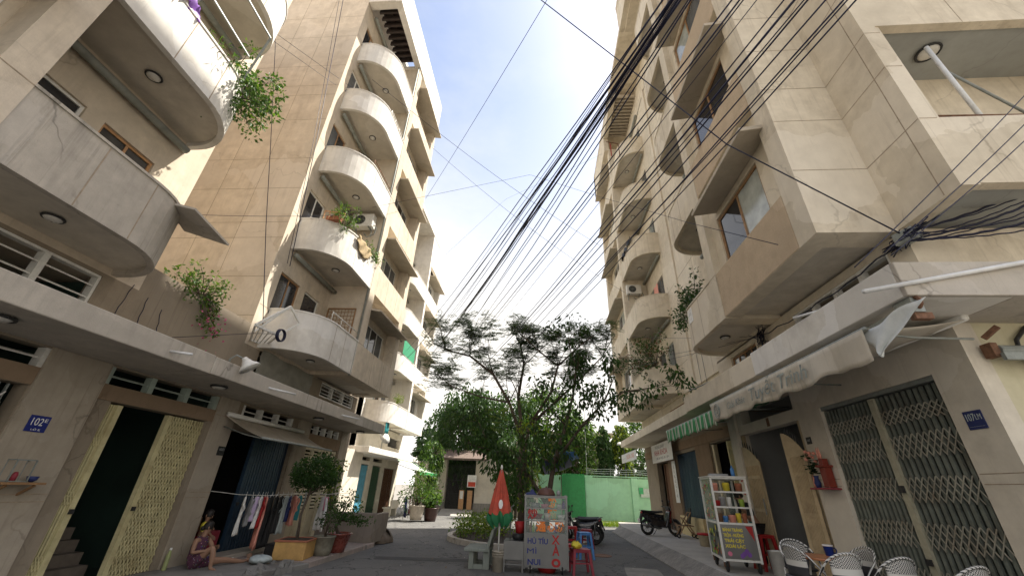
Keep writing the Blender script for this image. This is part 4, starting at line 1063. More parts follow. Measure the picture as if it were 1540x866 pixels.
lamp = thing('street_lamp','white bell-shaped floodlight on the left canopy edge','lamp',(-6.3,7.35,3.88))
m = MB(); m.tube([(-6.3,7.28,3.7),(-6.28,7.26,3.93),(-6.2,7.3,4.02),(-6.1,7.38,3.97)],.018,8); m.build('arm',M['metal_grey'],lamp,smooth=True)
m = MB(); q=[(.045,.0),(.06,-.05),(.085,-.09),(.10,-.13),(.17,-.2),(.20,-.25)]; m.lathe(q,(0,0,0),20)
rot = Matrix.Rotation(R(-35),3,'Y')@Matrix.Rotation(R(18),3,'X'); m.v=[tuple(Vector((-6.1,7.4,3.99))+rot@Vector(v)) for v in m.v]; m.build('shade',M['metal_white'],lamp,smooth=True,solid=.006)
m = MB(); m.lathe([(0,-.245),(.19,-.24)],(0,0,0),20); m.v=[tuple(Vector((-6.1,7.4,3.99))+rot@Vector(v)) for v in m.v]; m.build('bulb_glass',M['glass_blue'],lamp)
# laundry bracket, coil of cable
rk = thing('laundry_rack','white folding laundry bracket sticking out at the near end of the lowest tower balcony','rack',(-7.2,9.0,5.2))
m = MB()
P0=[(-7.68,9.3,5.05),(-6.7,8.1,5.0),(-6.7,8.95,5.05),(-7.68,9.9,5.1)]
for a,b_ in zip(P0,P0[1:]+P0[:1]): m.bar(a,b_,.05)
for k in range(1,5):
    t=k/5; m.bar(Vector(P0[0]).lerp(Vector(P0[3]),t),Vector(P0[1]).lerp(Vector(P0[2]),t),.022)
m.bar(P0[1],(-6.75,9.15,5.95),.05); m.bar((-6.75,9.15,5.95),(-7.3,9.6,6.0),.05); m.bar(P0[2],(-6.6,9.5,5.6),.04); m.bar((-6.6,9.5,5.6),(-6.75,9.15,5.95),.04); m.bar((-7.2,8.7,5.03),(-6.75,9.15,5.95),.04)
m.build('frame',M['metal_white'],rk)
m = MB()
for k in range(5): m.torus((-6.5+.015*k,8.75,4.98),.15-.008*(k%3),.014,22,6,'x')
tag(m.build('cable_coil',M['cable'],None,smooth=True),'black coil of cable hanging beside the white laundry bracket','cable')
m = MB(); m.hexa([(-6.55,4.9,6.0),(-6.0,5.0,5.9),(-6.0,5.9,5.75),(-6.9,5.75,6.0),(-6.55,4.9,6.04),(-6.0,5.0,5.94),(-6.0,5.9,5.79),(-6.9,5.75,6.04)])
tag(m.build('loose_panel',M['concrete']),'weathered flat panel propped over the rounded end of the lowest left balcony','panel')
# lacquered wall altars
al = thing('wall_altar','red incense altar with vase of flowers and candles on a bracket beside the grey gate','altar',(5.6,8.98,2.2))
m = MB(); m.box(5.46,5.70,8.70,9.28,1.99,2.02); m.build('shelf',MC('maroon'),al,bevel=.004)
m = MB(); m.box(5.54,5.68,8.78,8.94,2.03,2.38); m.box(5.50,5.69,8.74,8.98,2.38,2.42); m.box(5.55,5.66,8.80,8.92,2.42,2.54); m.build('shrine_box',simple('dark red lacquer',(.22,.035,.02),.5),al,bevel=.006)
m = MB()
for y in (8.83,8.89,9.24): m.lathe([(.02,2.54 if y<8.93 else 2.03),(.025,2.62 if y<8.93 else 2.1),(.012,2.70 if y<8.93 else 2.2),(.0,2.76 if y<8.93 else 2.26)],(5.56,y,0),10)
m.build('candle',MC('salmon'),al,smooth=True)
m = MB(); m.lathe([(.04,2.02),(.06,2.1),(.035,2.2),(.05,2.24)],(5.56,9.14,0),12); m.build('vase',MC('navy'),al,smooth=True)
m = MB()
for k in range(60):
    c=Vector((5.56,9.14,2.42))+Vector((random.gauss(0,.06),random.gauss(0,.07),random.gauss(0,.1))); r_=Matrix.Rotation(random.uniform(0,6),3,'Z')@Matrix.Rotation(random.uniform(0,3),3,'X'); m.obox(c,(.07,.03,.004),r_)
m.build('leaves',leafmat('altar leaf',(.02,.05,.02)),al)
m = MB()
for k in range(7): m.ball((5.56+random.gauss(0,.04),9.14+random.gauss(0,.05),2.58+random.gauss(0,.06)),.035,8,6)
m.build('flower',MC('salmon'),al,smooth=True)
a2 = thing('wall_altar','small wooden shelf altar with a glass box and blue bowl on the left grey pillar','altar',(-7.6,5.75,1.62))
m = MB(); m.box(-7.69,-7.4,5.5,6.05,1.60,1.63); m.bar((-7.68,5.6,1.45),(-7.45,5.6,1.59),.03); m.bar((-7.68,5.95,1.45),(-7.45,5.95,1.59),.03); m.build('shelf',M['wood'],a2)
m = MB()
for y in (5.62,5.86):
    for x in (-7.66,-7.5): m.bar((x,y,1.63),(x,y,1.92),.014)
for z in (1.64,1.92):
    m.bar((-7.66,5.62,z),(-7.66,5.86,z),.014); m.bar((-7.5,5.62,z),(-7.5,5.86,z),.014); m.bar((-7.66,5.62,z),(-7.5,5.62,z),.014); m.bar((-7.66,5.86,z),(-7.5,5.86,z),.014)
m.build('glass_box_frame',M['metal_grey'],a2)
m = MB(); m.lathe([(.02,1.632),(.055,1.66),(.07,1.71)],(-7.52,5.93,0),14); m.build('bowl',MC('navy'),a2,smooth=True)
m = MB(); m.lathe([(.03,1.63),(.035,1.72),(.02,1.76)],(-7.58,5.74,0),10); m.build('incense_pot',MC('maroon'),a2,smooth=True)

# ------------------------------------------------------------------ plastic stools, buckets, benches
def stool(name, label, loc, rz, h, w_, mt, grp='plastic stools around the noodle cart'):
    t = thing(name, label, 'stool', loc, rz, grp)
    m = MB(); m.box(-w_/2,w_/2,-w_/2,w_/2,h-.025,h); m.box(-w_/2+.01,w_/2-.01,-w_/2+.01,-w_/2+.02,h-.07,h-.026); m.box(-w_/2+.01,w_/2-.01,w_/2-.02,w_/2-.01,h-.07,h-.026); m.build('seat',mt,t,local=True,bevel=.012)
    for sx in (-1,1):
        for sy in (-1,1):
            a=w_/2-.03; b_=w_/2+.03; m=MB()
            m.hexa([(sx*b_-.03,sy*b_-.03,0),(sx*b_+.03,sy*b_-.03,0),(sx*b_+.03,sy*b_+.03,0),(sx*b_-.03,sy*b_+.03,0),(sx*a-.035,sy*a-.035,h-.025),(sx*a+.03,sy*a-.035,h-.025),(sx*a+.03,sy*a+.03,h-.025),(sx*a-.035,sy*a+.03,h-.025)])
            m.build('leg',mt,t,local=True,bevel=.006)
    m = MB()
    for sx in (-1,1): m.bar((sx*w_/2,-w_/2,h*.45),(sx*w_/2,w_/2,h*.45),.018,.03)
    for sy in (-1,1): m.bar((-w_/2,sy*w_/2,h*.45+.002),(w_/2,sy*w_/2,h*.45+.002),.018,.03)
    m.build('stretcher',mt,t,local=True)
    return t
stool('plastic_stool','tall maroon plastic stool standing at the right corner of the noodle cart',(.98,11.75,0),.15,.52,.42,MC('maroon'))
stool('plastic_stool','bright blue plastic stool between the red stools',(1.32,14.2,0),.2,.68,.36,MC('skyblue'))
stool('plastic_stool','red plastic stool just left of the blue stool',(1.02,15.6,0),.1,.72,.36,MC('red'))
stool('plastic_stool','dull red plastic stool behind the blue stool, nearest the motorbike wheel',(1.62,16.4,0),-.2,.6,.36,MC('maroon'))
stool('plastic_stool','low red plastic stool hidden behind the noodle cart',(.72,13.3,0),-.2,.45,.34,MC('red'))
m = MB()
def bagf(i,j):
    a=2*PI*i; r_=.13*math.sin(PI*min(1,j*.9+.05))**.7*(1+.18*math.sin(3*a+j*5)); return (.98+r_*math.cos(a)-.1,11.7+r_*math.sin(a),.52+.15*j+.02*math.sin(5*a))
m.sheet(bagf,18,8); tag(m.build('plastic_bag',MC('yellow'),None,smooth=True),'yellow plastic bag lying on the maroon stool','bag')
bk = thing('bucket','dirty cream paint bucket holding the folded red umbrella','bucket',(-1.05,11.45,0))
m = MB(); m.lathe([(.0,.0),(.125,.0),(.145,.40),(.152,.40),(.152,.42),(.142,.42),(.14,.40),(.122,.03),(0,.03)],(0,0,0),24); m.torus((0,0,.36),.148,.008,24,6); m.torus((0,0,.31),.146,.007,24,6); m.build('pail',simple('dirty cream plastic',(.42,.38,.31),.5,dirt=(.2,.17,.12)),bk,local=True,smooth=True)
m = MB(); m.lathe([(0,.33),(.138,.35)],(0,0,0),20); m.build('sand_filling',M['dirt'],bk,local=True)
m = MB(); m.torus((0,.0,.40),.155,.005,20,5,'x',R(20),R(160)); m.build('handle',M['metal_grey'],bk,local=True)
um = thing('umbrella','folded red parasol with a green hem standing in the cream bucket','umbrella',(-1.05,11.45,.05))
m = MB(); m.tube([(0,0,0),(0,0,2.28)],.02,8); m.lathe([(.03,2.2),(.035,2.24),(.012,2.3)],(0,0,0),10); m.build('pole',M['metal_white'],um,local=True,smooth=True)
def fold(i,j):
    a=2*PI*i; z=2.18-1.02*j; r_=(.035+.20*j**.9)*(1+.22*math.sin(8*a)*min(1,j*2)); return (r_*math.cos(a)*1.05,r_*math.sin(a)*.75,z+.03*math.sin(8*a+1)*j)
m = MB().mat(0); m.sheet(fold,64,14)
def hem(i,j):
    a=2*PI*i; z=1.16-.26*j; r_=(.235+.055*math.sin(PI*j)-.05*j)*(1+.24*math.sin(8*a+.3*j)); return (r_*math.cos(a)*1.05,r_*math.sin(a)*.75,z+.05*math.sin(8*a+1)+.03*math.sin(3*a))
m.mat(1); m.sheet(hem,64,5); m.build('cloth',[simple('red parasol cloth',(.50,.085,.05),.8,var=.3,scale=4,dirt=(.3,.12,.08),dirtamt=.4),simple('green parasol cloth',(.02,.16,.06),.7,scale=3)],um,local=True,smooth=True)
m = MB(); 
def patch(i,j):
    x=.01+.055*(i-.5)*2*(1-.6*abs(2*j-1)**2); z=1.38+.10*(j-.5)*2; rr=(.035+.2*((2.18-z)/1.02)**.9); return (x+.02,-math.sqrt(max(.0004,(rr*1.15)**2-x*x))*.78-.015,z)
m.sheet(patch,6,6); m.build('printed_emblem',MC('white'),um,local=True)
m = MB()
for k in range(8): a=k*PI/4; m.tube([(.03*math.cos(a),.03*math.sin(a),2.17),(.20*math.cos(a),.15*math.sin(a),.98)],.006,5)
m.build('rib',M['metal_grey'],um,local=True)
bn = thing('concrete_bench','mossy grey concrete bench with a tilted back left of the red umbrella','bench',(-1.5,12.0,0))
st_ = plaster('mossy bench concrete',(.26,.28,.24),(.07,.08,.06),amount=.9,streak=.6,stucco=.3)
m = MB(); m.box(-.42,.22,-.5,.5,.37,.44); m.build('seat',st_,bn,local=True,bevel=.012)
m = MB(); m.hexa([(.12,-.52,.42),(.2,-.52,.42),(.2,.52,.42),(.12,.52,.42),(.26,-.52,.86),(.33,-.52,.86),(.33,.52,.86),(.26,.52,.86)]); m.build('backrest',st_,bn,local=True,bevel=.012)
for y in (-.36,.36):
    m = MB(); m.box(-.3,-.18,y-.05,y+.05,0,.37); m.box(.06,.22,y-.05,y+.05,0,.37); m.box(-.18,.06,y-.04,y+.04,.0,.1); m.build('leg',st_,bn,local=True,bevel=.01)

# ------------------------------------------------------------------ noodle cart
nc = thing('food_cart','stainless noodle cart with glass cabinet and blue painted words','food cart',(.12,11.72,0))
X0,X1,Y0,Y1 = -.52,.53,-.33,.33
m = MB()
for x in (X0,X1):
    for y in (Y0,Y1): m.bar((x,y,.10),(x,y,1.68),.035)
for z in (.14,.82,1.10,1.37,1.62):
    for y in (Y0,Y1): m.bar((X0,y,z),(X1,y,z),.028)
    for x in (X0,X1): m.bar((x,Y0,z),(x,Y1,z),.028)
m.build('frame',M['steel'],nc,local=True)
m = MB(); m.box(X0+.02,X1-.02,Y0-.006,Y0+.004,.155,.805); m.box(X0-.004,X0+.006,Y0+.02,Y1-.02,.155,.805); m.box(X1-.006,X1+.004,Y0+.02,Y1-.02,.155,.805); m.build('steel_panel',M['steel'],nc,local=True)
for z in (.825,1.10,1.37): m=MB(); m.box(X0+.02,X1-.02,Y0+.02,Y1-.02,z,z+.012); m.build('shelf',M['steel'] if z<1 else M['glass_clear'],nc,local=True)
m = MB(); m.box(X0-.03,X1+.03,Y0-.03,Y1+.03,1.64,1.66); m.build('top',M['steel'],nc,local=True)
m = MB(); m.box(X0+.018,X1-.018,Y0-.003,Y0+.003,.835,1.605); m.box(X0-.003,X0+.003,Y0+.02,Y1-.02,.835,1.605); m.box(X1-.003,X1+.003,Y0+.02,Y1-.02,.835,1.605); m.build('glass',M['glass_clear'],nc,local=True)
for x in (X0+.14,X1-.14):
    for y in (Y0+.05,Y1-.05):
        wm = MB(); wm.lathe([(.02,-.02),(.085,-.02),(.095,0),(.085,.02),(.02,.02)],(x,y,.097),18,'x'); wo = wm.build('wheel',M['black'],nc,local=True,smooth=True)
        fm = MB(); fm.bar((x-.035,y,.10),(x-.05,y,.155),.02); fm.bar((x+.035,y,.10),(x+.05,y,.155),.02); fm.bar((x-.04,y,.097),(x+.04,y,.097),.016); f_=fm.build('fork',M['metal_white'],nc,local=True)
def ct(body,size,x,z,m_,wd=None,bold=.004,y=None): return text('lettering',body,size,(x,(Y0-.008) if y is None else y,z),(1,0,0),(0,0,1),m_,nc,None,width=wd,bold=bold)
ct('HÙ TÍU',.16,-.20,.66,MC('blue'),.50,.004); ct('MÌ',.155,-.345,.455,MC('blue'),.23,.0); ct('NUI',.16,-.29,.235,MC('blue'),.31,.004)
ct('X',.26,.24,.70,MC('red'),.20,.006); ct('À',.26,.24,.47,MC('red'),.17,.006); ct('O',.22,.24,.23,MC('red'),.22,.014)
for c_,x,z,mm_,sz in (('粉',.17,1.49,'orange',.22),('炒',-.33,1.235,'red',.25),('麵',.16,1.23,'orange',.24),('通',-.12,.965,'orange',.24),('心',.13,.96,'orange',.20),('粉',.34,.975,'orange',.23)):
    ct(c_,sz,x,z,MC(mm_),None,.006)
# contents, each a thing
def pot(x,y,z,r_,h,m_,label,name='bowl',cat='bowl'):
    mb=MB(); mb.lathe([(0,z),(r_*.7,z),(r_,z+h),(r_*.94,z+h),(r_*.64,z+.015),(0,z+.015)],(nc.location.x+x,nc.location.y+y,0),16); return tag(mb.build(name,m_,None,smooth=True),label,cat,'bowls and jars inside the noodle cart')
def jar(x,y,z,r_,h,m_,label):
    mb=MB(); mb.lathe([(0,z),(r_,z),(r_,z+h*.65),(r_*.45,z+h*.8),(r_*.42,z+h),(0,z+h)],(nc.location.x+x,nc.location.y+y,0),12); return tag(mb.build('bottle',m_,None,smooth=True),label,'bottle','bowls and jars inside the noodle cart')
pot(-.27,-.05,1.383,.14,.1,MC('grey'),'dark bowl at the left of the cart top shelf'); pot(-.03,-.08,1.383,.11,.08,MC('pink'),'pink bowl in the middle of the cart top shelf'); pot(.36,-.05,1.383,.08,.09,MC('white'),'small white bowl on the cart top shelf beside the purple bottle'); jar(.46,-.12,1.383,.04,.18,MC('purple'),'purple bottle at the right end of the cart top shelf')
pot(-.26,.0,1.113,.2,.12,MC('maroon'),'wide dark red tray on the middle shelf of the noodle cart','tray','tray'); pot(.05,.05,1.113,.09,.14,MC('white'),'white bowl on the middle shelf of the noodle cart'); pot(.40,.0,1.113,.1,.12,MC('white'),'white bowl at the right of the cart middle shelf')
for x,mm_,lb in ((-.46,'brown','brown sauce bottle at far left of the cart bottom shelf'),(-.39,'terracotta','rusty red sauce bottle on the cart bottom shelf'),(-.31,'lime','lime green bottle on the cart bottom shelf'),(-.23,'brown','dark brown sauce bottle beside the lime green one'),(.25,'purple','purple bottle on the cart bottom shelf')): jar(x,-.15+.05*random.random(),.838,.035,.2,MC(mm_),lb)
pot(.11,-.16,.838,.085,.1,MC('white'),'white bowl on the bottom shelf of the noodle cart'); pot(-.08,.0,.838,.12,.14,MC('orange'),'orange tub on the bottom shelf of the noodle cart'); pot(.42,.1,.838,.1,.16,MC('terracotta'),'reddish pot at the right of the cart bottom shelf','pot','pot')
m = MB(); m.lathe([(.24,1.665),(.235,1.70),(.19,1.79),(.10,1.84),(0,1.85)],(.14,11.72,0),20); m.ball((.14,11.72,1.86),.025,8,6); tag(m.build('wok_lid',simple('brown hammered lid',(.13,.065,.05),.5,.3),None,smooth=True),'brown domed wok lid lying on top of the noodle cart','lid')
m = MB(); m.sheet(lambda i,j:(-.42+.32*i,11.5+.3*j,1.67+.10*math.sin(PI*i)*math.sin(PI*j)*(1+.4*math.sin(9*i+4*j))),12,10); tag(m.build('cloth_bundle',MC('navy'),None,smooth=True),'dark folded cloth on the top left of the noodle cart','cloth')
m = MB(); m.lathe([(.05,1.665),(.06,1.74),(.03,1.78),(.0,1.80)],(.46,11.65,0),12); tag(m.build('kettle',MC('grey'),None,smooth=True),'small grey kettle at the top right of the noodle cart','kettle')
m = MB(); m.lathe([(0,.0),(.19,.0),(.26,.10),(.265,.11),(.18,.02),(0,.02)],(.15,11.75,0),22); tag(m.build('basin',MC('red'),None,smooth=True),'red plastic basin on the ground under the noodle cart','basin')
ks = thing('side_table','stainless side table joined against the left of the noodle cart','table',(-.66,11.75,0))
m = MB(); m.box(-.26,.235,-.33,.33,.60,.64); m.build('top',M['steel'],ks,local=True); m=MB(); m.box(-.26,.235,-.345,-.331,.26,.64); m.build('front_panel',M['steel'],ks,local=True)
for x in (-.24,.21):
    for y in (-.31,.31): m=MB(); m.bar((x,y,0),(x,y,.6),.03); m.build('leg',M['steel'],ks,local=True)
m=MB(); m.bar((-.24,-.31,.16),(.21,-.31,.16),.02); m.bar((-.24,.31,.16),(.21,.31,.16),.02); m.build('stretcher',M['steel'],ks,local=True)
m = MB(); m.lathe([(0,.78),(.095,.78),(.13,1.04),(.137,1.04),(.1,.79),(0,.79)],(-.55,11.8,0),20); tag(m.build('bucket',MC('red'),None,smooth=True),'bright red plastic bucket on the side table by the noodle cart','bucket')
m = MB(); m.lathe([(0,.642),(.13,.642),(.16,.70),(.16,.775),(.0,.775)],(-.58,11.8,0),18); tag(m.build('cooking_pot',M['metal_dark'],None,smooth=True),'dark cooking pot under the red bucket on the side table','pot')
m = MB(); m.tube([(-.80,11.95,.64),(-.80,11.95,1.35)],.02,8); m.tube([(-.8,11.95,1.35),(-.72,11.9,1.4)],.015,6); tag(m.build('post',M['metal_grey'],None,smooth=True),'thin grey post standing behind the side table','post')

# ------------------------------------------------------------------ second glass cart on the right pavement (local x along its long side)
c2 = thing('food_cart','white-framed glass snack cart plastered with pictures on the right pavement','food cart',(4.55,11.45,.3),R(-8))
X0,X1,Y0,Y1 = -.34,.42,-.62,.50
fmat = M['metal_white']
m = MB()
for x,y in ((X0,Y0),(X1,Y0),(X0,Y1),(X1,Y1)): m.bar((x,y,.2),(x,y,1.9),.045)
for z in (.24,.95,1.9):
    for y in (Y0,Y1): m.bar((X0,y,z),(X1,y,z),.042)
    for x in (X0,X1): m.bar((x,Y0,z),(x,Y1,z),.042)
for z in (1.28,1.6): m.bar((X0,Y0,z),(X1,Y0,z),.035)
m.build('frame',fmat,c2,local=True)
m = MB(); m.box(X0-.004,X0+.004,Y0+.03,Y1-.03,.97,1.88); m.box(X0+.03,X1-.03,Y1-.004,Y1+.004,.97,1.88); gm_=m
pm_ = m = MB(); m.box(X0+.02,X1-.02,Y0-.006,Y0+.006,.27,.93); m.box(X0-.006,X0+.006,Y0+.02,Y1-.02,.27,.93); m.box(X1-.006,X1+.006,Y0+.02,Y1-.02,.27,.93)
for z in (.96,1.28,1.6): m=MB(); m.box(X0+.02,X1-.02,Y0+.02,Y1-.02,z-.012,z+.002); m.build('shelf',M['metal_white'] if z<1 else M['glass_clear'],c2,local=True)
m = MB(); m.box(X0-.04,X1+.04,Y0-.04,Y1+.04,1.922,1.945); m.build('top',fmat,c2,local=True)
for x in (X0+.05,X1-.05):
    for y in (Y0+.08,Y1-.08):
        wm=MB(); wm.lathe([(.025,-.025),(.10,-.025),(.115,0),(.10,.025),(.025,.025)],(x,y,.115),18,'x'); wm.build('wheel',M['black'],c2,local=True,smooth=True)
        fm=MB(); fm.bar((x-.05,y,.1),(x-.05,y,.24),.022); fm.bar((x+.05,y,.1),(x+.05,y,.24),.022); fm.bar((x-.06,y,.115),(x+.06,y,.115),.018); fm.build('fork',M['rust'],c2,local=True)
# coloured picture stickers
random.seed(21)
m = pm_; cols = [MC(c) for c in ('lime','orange','green','red','yellow','salmon','black','terracotta')]
for k in range(34):
    yy=random.uniform(Y0+.08,Y1-.14); zz=random.uniform(.30,.85); w_=random.uniform(.04,.16); h_=random.uniform(.04,.14); m.mat(random.choice((1,1,2,3,4,5,6,7)))
    n=random.randint(5,9); m.add([(X0-.008-.0006*k, yy+w_*.6*math.cos(2*PI*i/n)*random.uniform(.6,1.1), zz+h_*.6*math.sin(2*PI*i/n)*random.uniform(.6,1.1)) for i in range(n)],[tuple(range(n))])
m = gm_
for k in range(46):
    yy=random.uniform(Y0+.08,Y1-.1); zz=random.uniform(1.0,1.78); w_=random.uniform(.03,.11); h_=random.uniform(.03,.11); m.mat(random.choice((1,1,3,3,4,4,5,8,6)))
    n=random.randint(5,9); m.add([(X0-.006-.0004*k, yy+w_*.6*math.cos(2*PI*i/n)*random.uniform(.6,1.1), zz+h_*.6*math.sin(2*PI*i/n)*random.uniform(.6,1.1)) for i in range(n)],[tuple(range(n))])
m.build('glass',[M['glass_clear']]+cols,c2,local=True)
m = pm_; m.mat(4); m.ext([(X1-.2,Y0-.008,.91),(X1-.05,Y0-.008,.91),(X1-.05,Y0-.008,.62)],(0,-.002,0)); m.mat(9)
for k,(x,z) in enumerate(((.10,.37),(.16,.42),(.2,.36),(.05,.33))): m.add([(x+.05*math.cos(2*PI*i/7),Y0-.0085-.0005*k,z+.05*math.sin(2*PI*i/7)) for i in range(7)],[tuple(range(7))])
m.mat(10); m.add([(-.2+.05*math.cos(2*PI*i/7),Y0-.009,.36+.05*math.sin(2*PI*i/7)) for i in range(7)],[tuple(range(7))])
m.build('steel_panel',[M['steel']]+cols+[MC('purple'),MC('pink')],c2,local=True)
for k,(tx) in enumerate(('BÁNH TRÁNG','TRỘN - NƯỚNG','TRÁI CÂY','XOÀI LẮC')):
    text('lettering',tx,.085,(-.06,Y0-.008,.82-.105*k),(1,0,0),(0,0,1),MC('yellow'),c2,None,width=.42,bold=.003)
def c2w(x,y,z): 
    a=R(-8); return (4.55+x*math.cos(a)-y*math.sin(a), 11.45+x*math.sin(a)+y*math.cos(a), .3+z)
random.seed(5)
names=[('terracotta','rusty red'),('salmon','salmon pink'),('brown','dark brown'),('white','white'),('red','bright red'),('yellow','yellow'),('skyblue','blue'),('lime','lime green'),('grey','grey')]
spots=[('top','left end'),('top','middle'),('top','right end'),('middle','left end'),('middle','centre left'),('middle','centre'),('middle','right end'),('bottom','left end'),('bottom','centre left'),('bottom','centre'),('bottom','centre right'),('bottom','right end')]
for k,(sh,where) in enumerate(spots):
    z={'top':1.603,'middle':1.283,'bottom':.963}[sh]; x={'left end':-.24,'centre left':-.12,'middle':.02,'centre':.03,'centre right':.17,'right end':.30}[where]
    h_=random.uniform(.13,.22); r_=random.uniform(.05,.085); c_=names[(k*4+1)%9]; kind='tub' if k%2 else 'jar'
    px_,py_,pz_=c2w(x,Y0+.16,z); mb=MB(); mb.lathe([(0,pz_),(r_*.85,pz_),(r_,pz_+h_*.8),(r_*1.05,pz_+h_*.82),(r_*.9,pz_+h_),(0,pz_+h_)],(px_,py_,0),12)
    tag(mb.build(kind,MC(c_[0]),None,smooth=True),f'{c_[1]} {kind} at the {where} of the snack cart {sh} shelf',kind,'jars and tubs on the snack cart shelves')
px_,py_,pz_=c2w(.28,-.3,1.947); m=MB(); m.lathe([(0,pz_),(.045,pz_),(.045,pz_+.17),(.018,pz_+.21),(.018,pz_+.25),(0,pz_+.25)],(px_,py_,0),12); tag(m.build('bottle',MC('skyblue'),None,smooth=True),'clear blue bottle standing on the roof of the snack cart','bottle')
m=MB(); px_,py_,pz_=c2w(-.05,-.2,1.947); m.obox((px_,py_,pz_+.03),(.42,.3,.055),Matrix.Rotation(R(-12),3,'Z')); tag(m.build('flat_box',MC('grey'),None,bevel=.008),'flat grey box lying on the roof of the snack cart','box')
# ------------------------------------------------------------------ motorbikes (local: heading +x, wheels at x = 0 and 1.22)
def motorbike(label, loc, rz, body, accent, scale=1.0, grp='parked motorbikes'):
    t = thing('motorbike', label, 'motorbike', loc, rz, grp); t.scale = (scale,)*3
    B = dict(local=True, smooth=True)
    for nm, x in (('wheel',0.0),('wheel',1.22)):
        m = MB(); m.torus((x,0,.29),.24,.056,28,8,'y'); w_ = m.build(nm,M['black'],t,**B)
        m = MB(); m.torus((x,0,.29),.205,.014,24,6,'y'); m.lathe([(.05,-.05),(.05,.05)],(x,0,.29),14,'y')
        for k in range(10):
            a=k*PI/5; m.bar((x,.0,.29),(x+.2*math.cos(a),.0,.29+.2*math.sin(a)),.012)
        r_ = m.build('rim',M['steel'],w_,local=True)
    m = MB()   # rear body shell and tail
    def shell(i,j):
        x=-.18+.98*i; w_=.115*math.sin(PI*min(1,.12+.95*i))**.5; top=.83-.10*i+.05*(1-i)**3; bot=.50-.10*math.sin(PI*i)+.18*(1-i)**4
        a=2*PI*j; return (x,w_*math.cos(a),(top+bot)/2+(top-bot)/2*math.sin(a))
    m.sheet(shell,16,14); m.build('body_shell',body,t,**B)
    m = MB()
    def seat(i,j):
        a=2*PI*j; x=-.12+.84*i; w_=.135*(1-.35*i**2); h_=.05+.012*math.sin(PI*i); return (x,w_*math.cos(a),.845-.035*math.sin(PI*i*.9)+h_*math.sin(a)*(1 if math.sin(a)>0 else .6))
    m.sheet(seat,14,14); m.build('seat',M['black'],t,**B)
    m = MB(); m.hexa([(.74,-.17,.32),(.84,-.19,.30),(.84,.19,.30),(.74,.17,.32),(.98,-.15,.86),(1.06,-.13,.88),(1.06,.13,.88),(.98,.15,.86)]); m.build('leg_shield',body,t,local=True,bevel=.03)
    m = MB(); m.hexa([(.99,-.11,.90),(1.10,-.09,.86),(1.10,.09,.86),(.99,.11,.90),(.96,-.15,1.05),(1.05,-.10,1.04),(1.05,.10,1.04),(.96,.15,1.05)]); hc=m.build('handlebar_cover',body,t,local=True,bevel=.02)
    m = MB(); m.ball((1.09,0,.95),(.05,.09,.06),12,8); m.build('headlight',M['glass_curtain'],t,**B)
    m = MB(); m.tube([(.93,-.36,1.03),(.99,-.15,1.02),(1.0,0,1.01),(.99,.15,1.02),(.93,.36,1.03)],.014,8); m.build('handlebar',M['steel'],t,**B)
    for s_ in (-1,1):
        m=MB(); m.tube([(.93,s_*.36,1.03),(.95,s_*.26,1.035)],.02,8); m.build('grip',M['black'],t,**B)
        m=MB(); m.tube([(.97,s_*.2,1.03),(.96,s_*.25,1.2)],.007,6); m.ball((.95,s_*.27,1.24),(.02,.07,.045),10,8); m.build('mirror',M['black'],t,**B)
        m=MB(); m.tube([(1.03,s_*.07,.82),(1.22,s_*.07,.29)],.02,8); m.build('fork',M['steel'],t,**B)
        m=MB(); m.tube([(-.02,s_*.12,.72),(.0,s_*.10,.30)],.026,8); m.build('shock_absorber',M['steel'] if s_>0 else M['metal_dark'],t,**B)
    m = MB()
    def fend(i,j): a=R(20)+R(130)*i; b_=PI*j; return (1.22+.305*math.cos(a),.06*math.cos(b_),.29+(.305+.02*math.sin(b_))*math.sin(a))
    m.sheet(fend,14,6); m.build('front_fender',body,t,**B)
    m = MB(); m.hexa([(-.34,-.07,.44),(-.28,-.07,.42),(-.28,.07,.42),(-.34,.07,.44),(-.22,-.08,.78),(-.14,-.09,.74),(-.14,.09,.74),(-.22,.08,.78)]); m.build('rear_fender',M['black'],t,local=True,bevel=.015)
    m = MB(); m.box(-.345,-.335,-.09,.09,.45,.58); pl=m.build('number_plate',M['c_white'],t,local=True); pl.rotation_euler=(0,0,0)
    m = MB(); m.ball((-.2,0,.80),(.035,.09,.04),12,8); m.build('tail_light',MC('red'),t,**B)
    m = MB(); m.tube([(.55,-.13,.28),(.2,-.15,.28),(-.0,-.16,.33),(-.28,-.17,.40)],[.02,.03,.048,.05],10); m.build('exhaust',M['steel'],t,**B)
    m = MB(); m.ball((.5,0,.33),(.17,.11,.13),14,10); m.tube([(.02,.08,.29),(.3,.1,.31),(.5,.09,.33)],.035,8); m.build('engine',M['metal_grey'],t,**B)
    m = MB(); m.hexa([(.12,-.13,.36),(.80,-.16,.26),(.80,.16,.26),(.12,.13,.36),(.10,-.14,.62),(.78,-.15,.52),(.78,.15,.52),(.10,.14,.62)]); m.build('side_cover',body,t,local=True,bevel=.03)
    m = MB(); m.hexa([(1.0,-.15,.42),(1.08,-.08,.44),(1.08,.08,.44),(1.0,.15,.42),(1.0,-.16,.90),(1.14,-.09,.86),(1.14,.09,.86),(1.0,.16,.90)]); m.build('front_fairing',accent,t,local=True,bevel=.03)
    m = MB(); m.bar((.8,0,.42),(.35,0,.40),.12,.10); m.build('underbone',accent,t,local=True,bevel=.02)
    m = MB(); m.tube([(.45,.08,.2),(.36,.22,.0)],.012,6); m.build('side_stand',M['metal_dark'],t,**B)
    m = MB(); m.bar((.5,-.26,.26),(.5,.26,.26),.025); m.build('footrest',M['black'],t,local=True)
    m = MB()
    for s_ in (-1,1): m.tube([(-.02,s_*.11,.83),(-.2,s_*.1,.88),(-.27,s_*.03,.88)],.012,6)
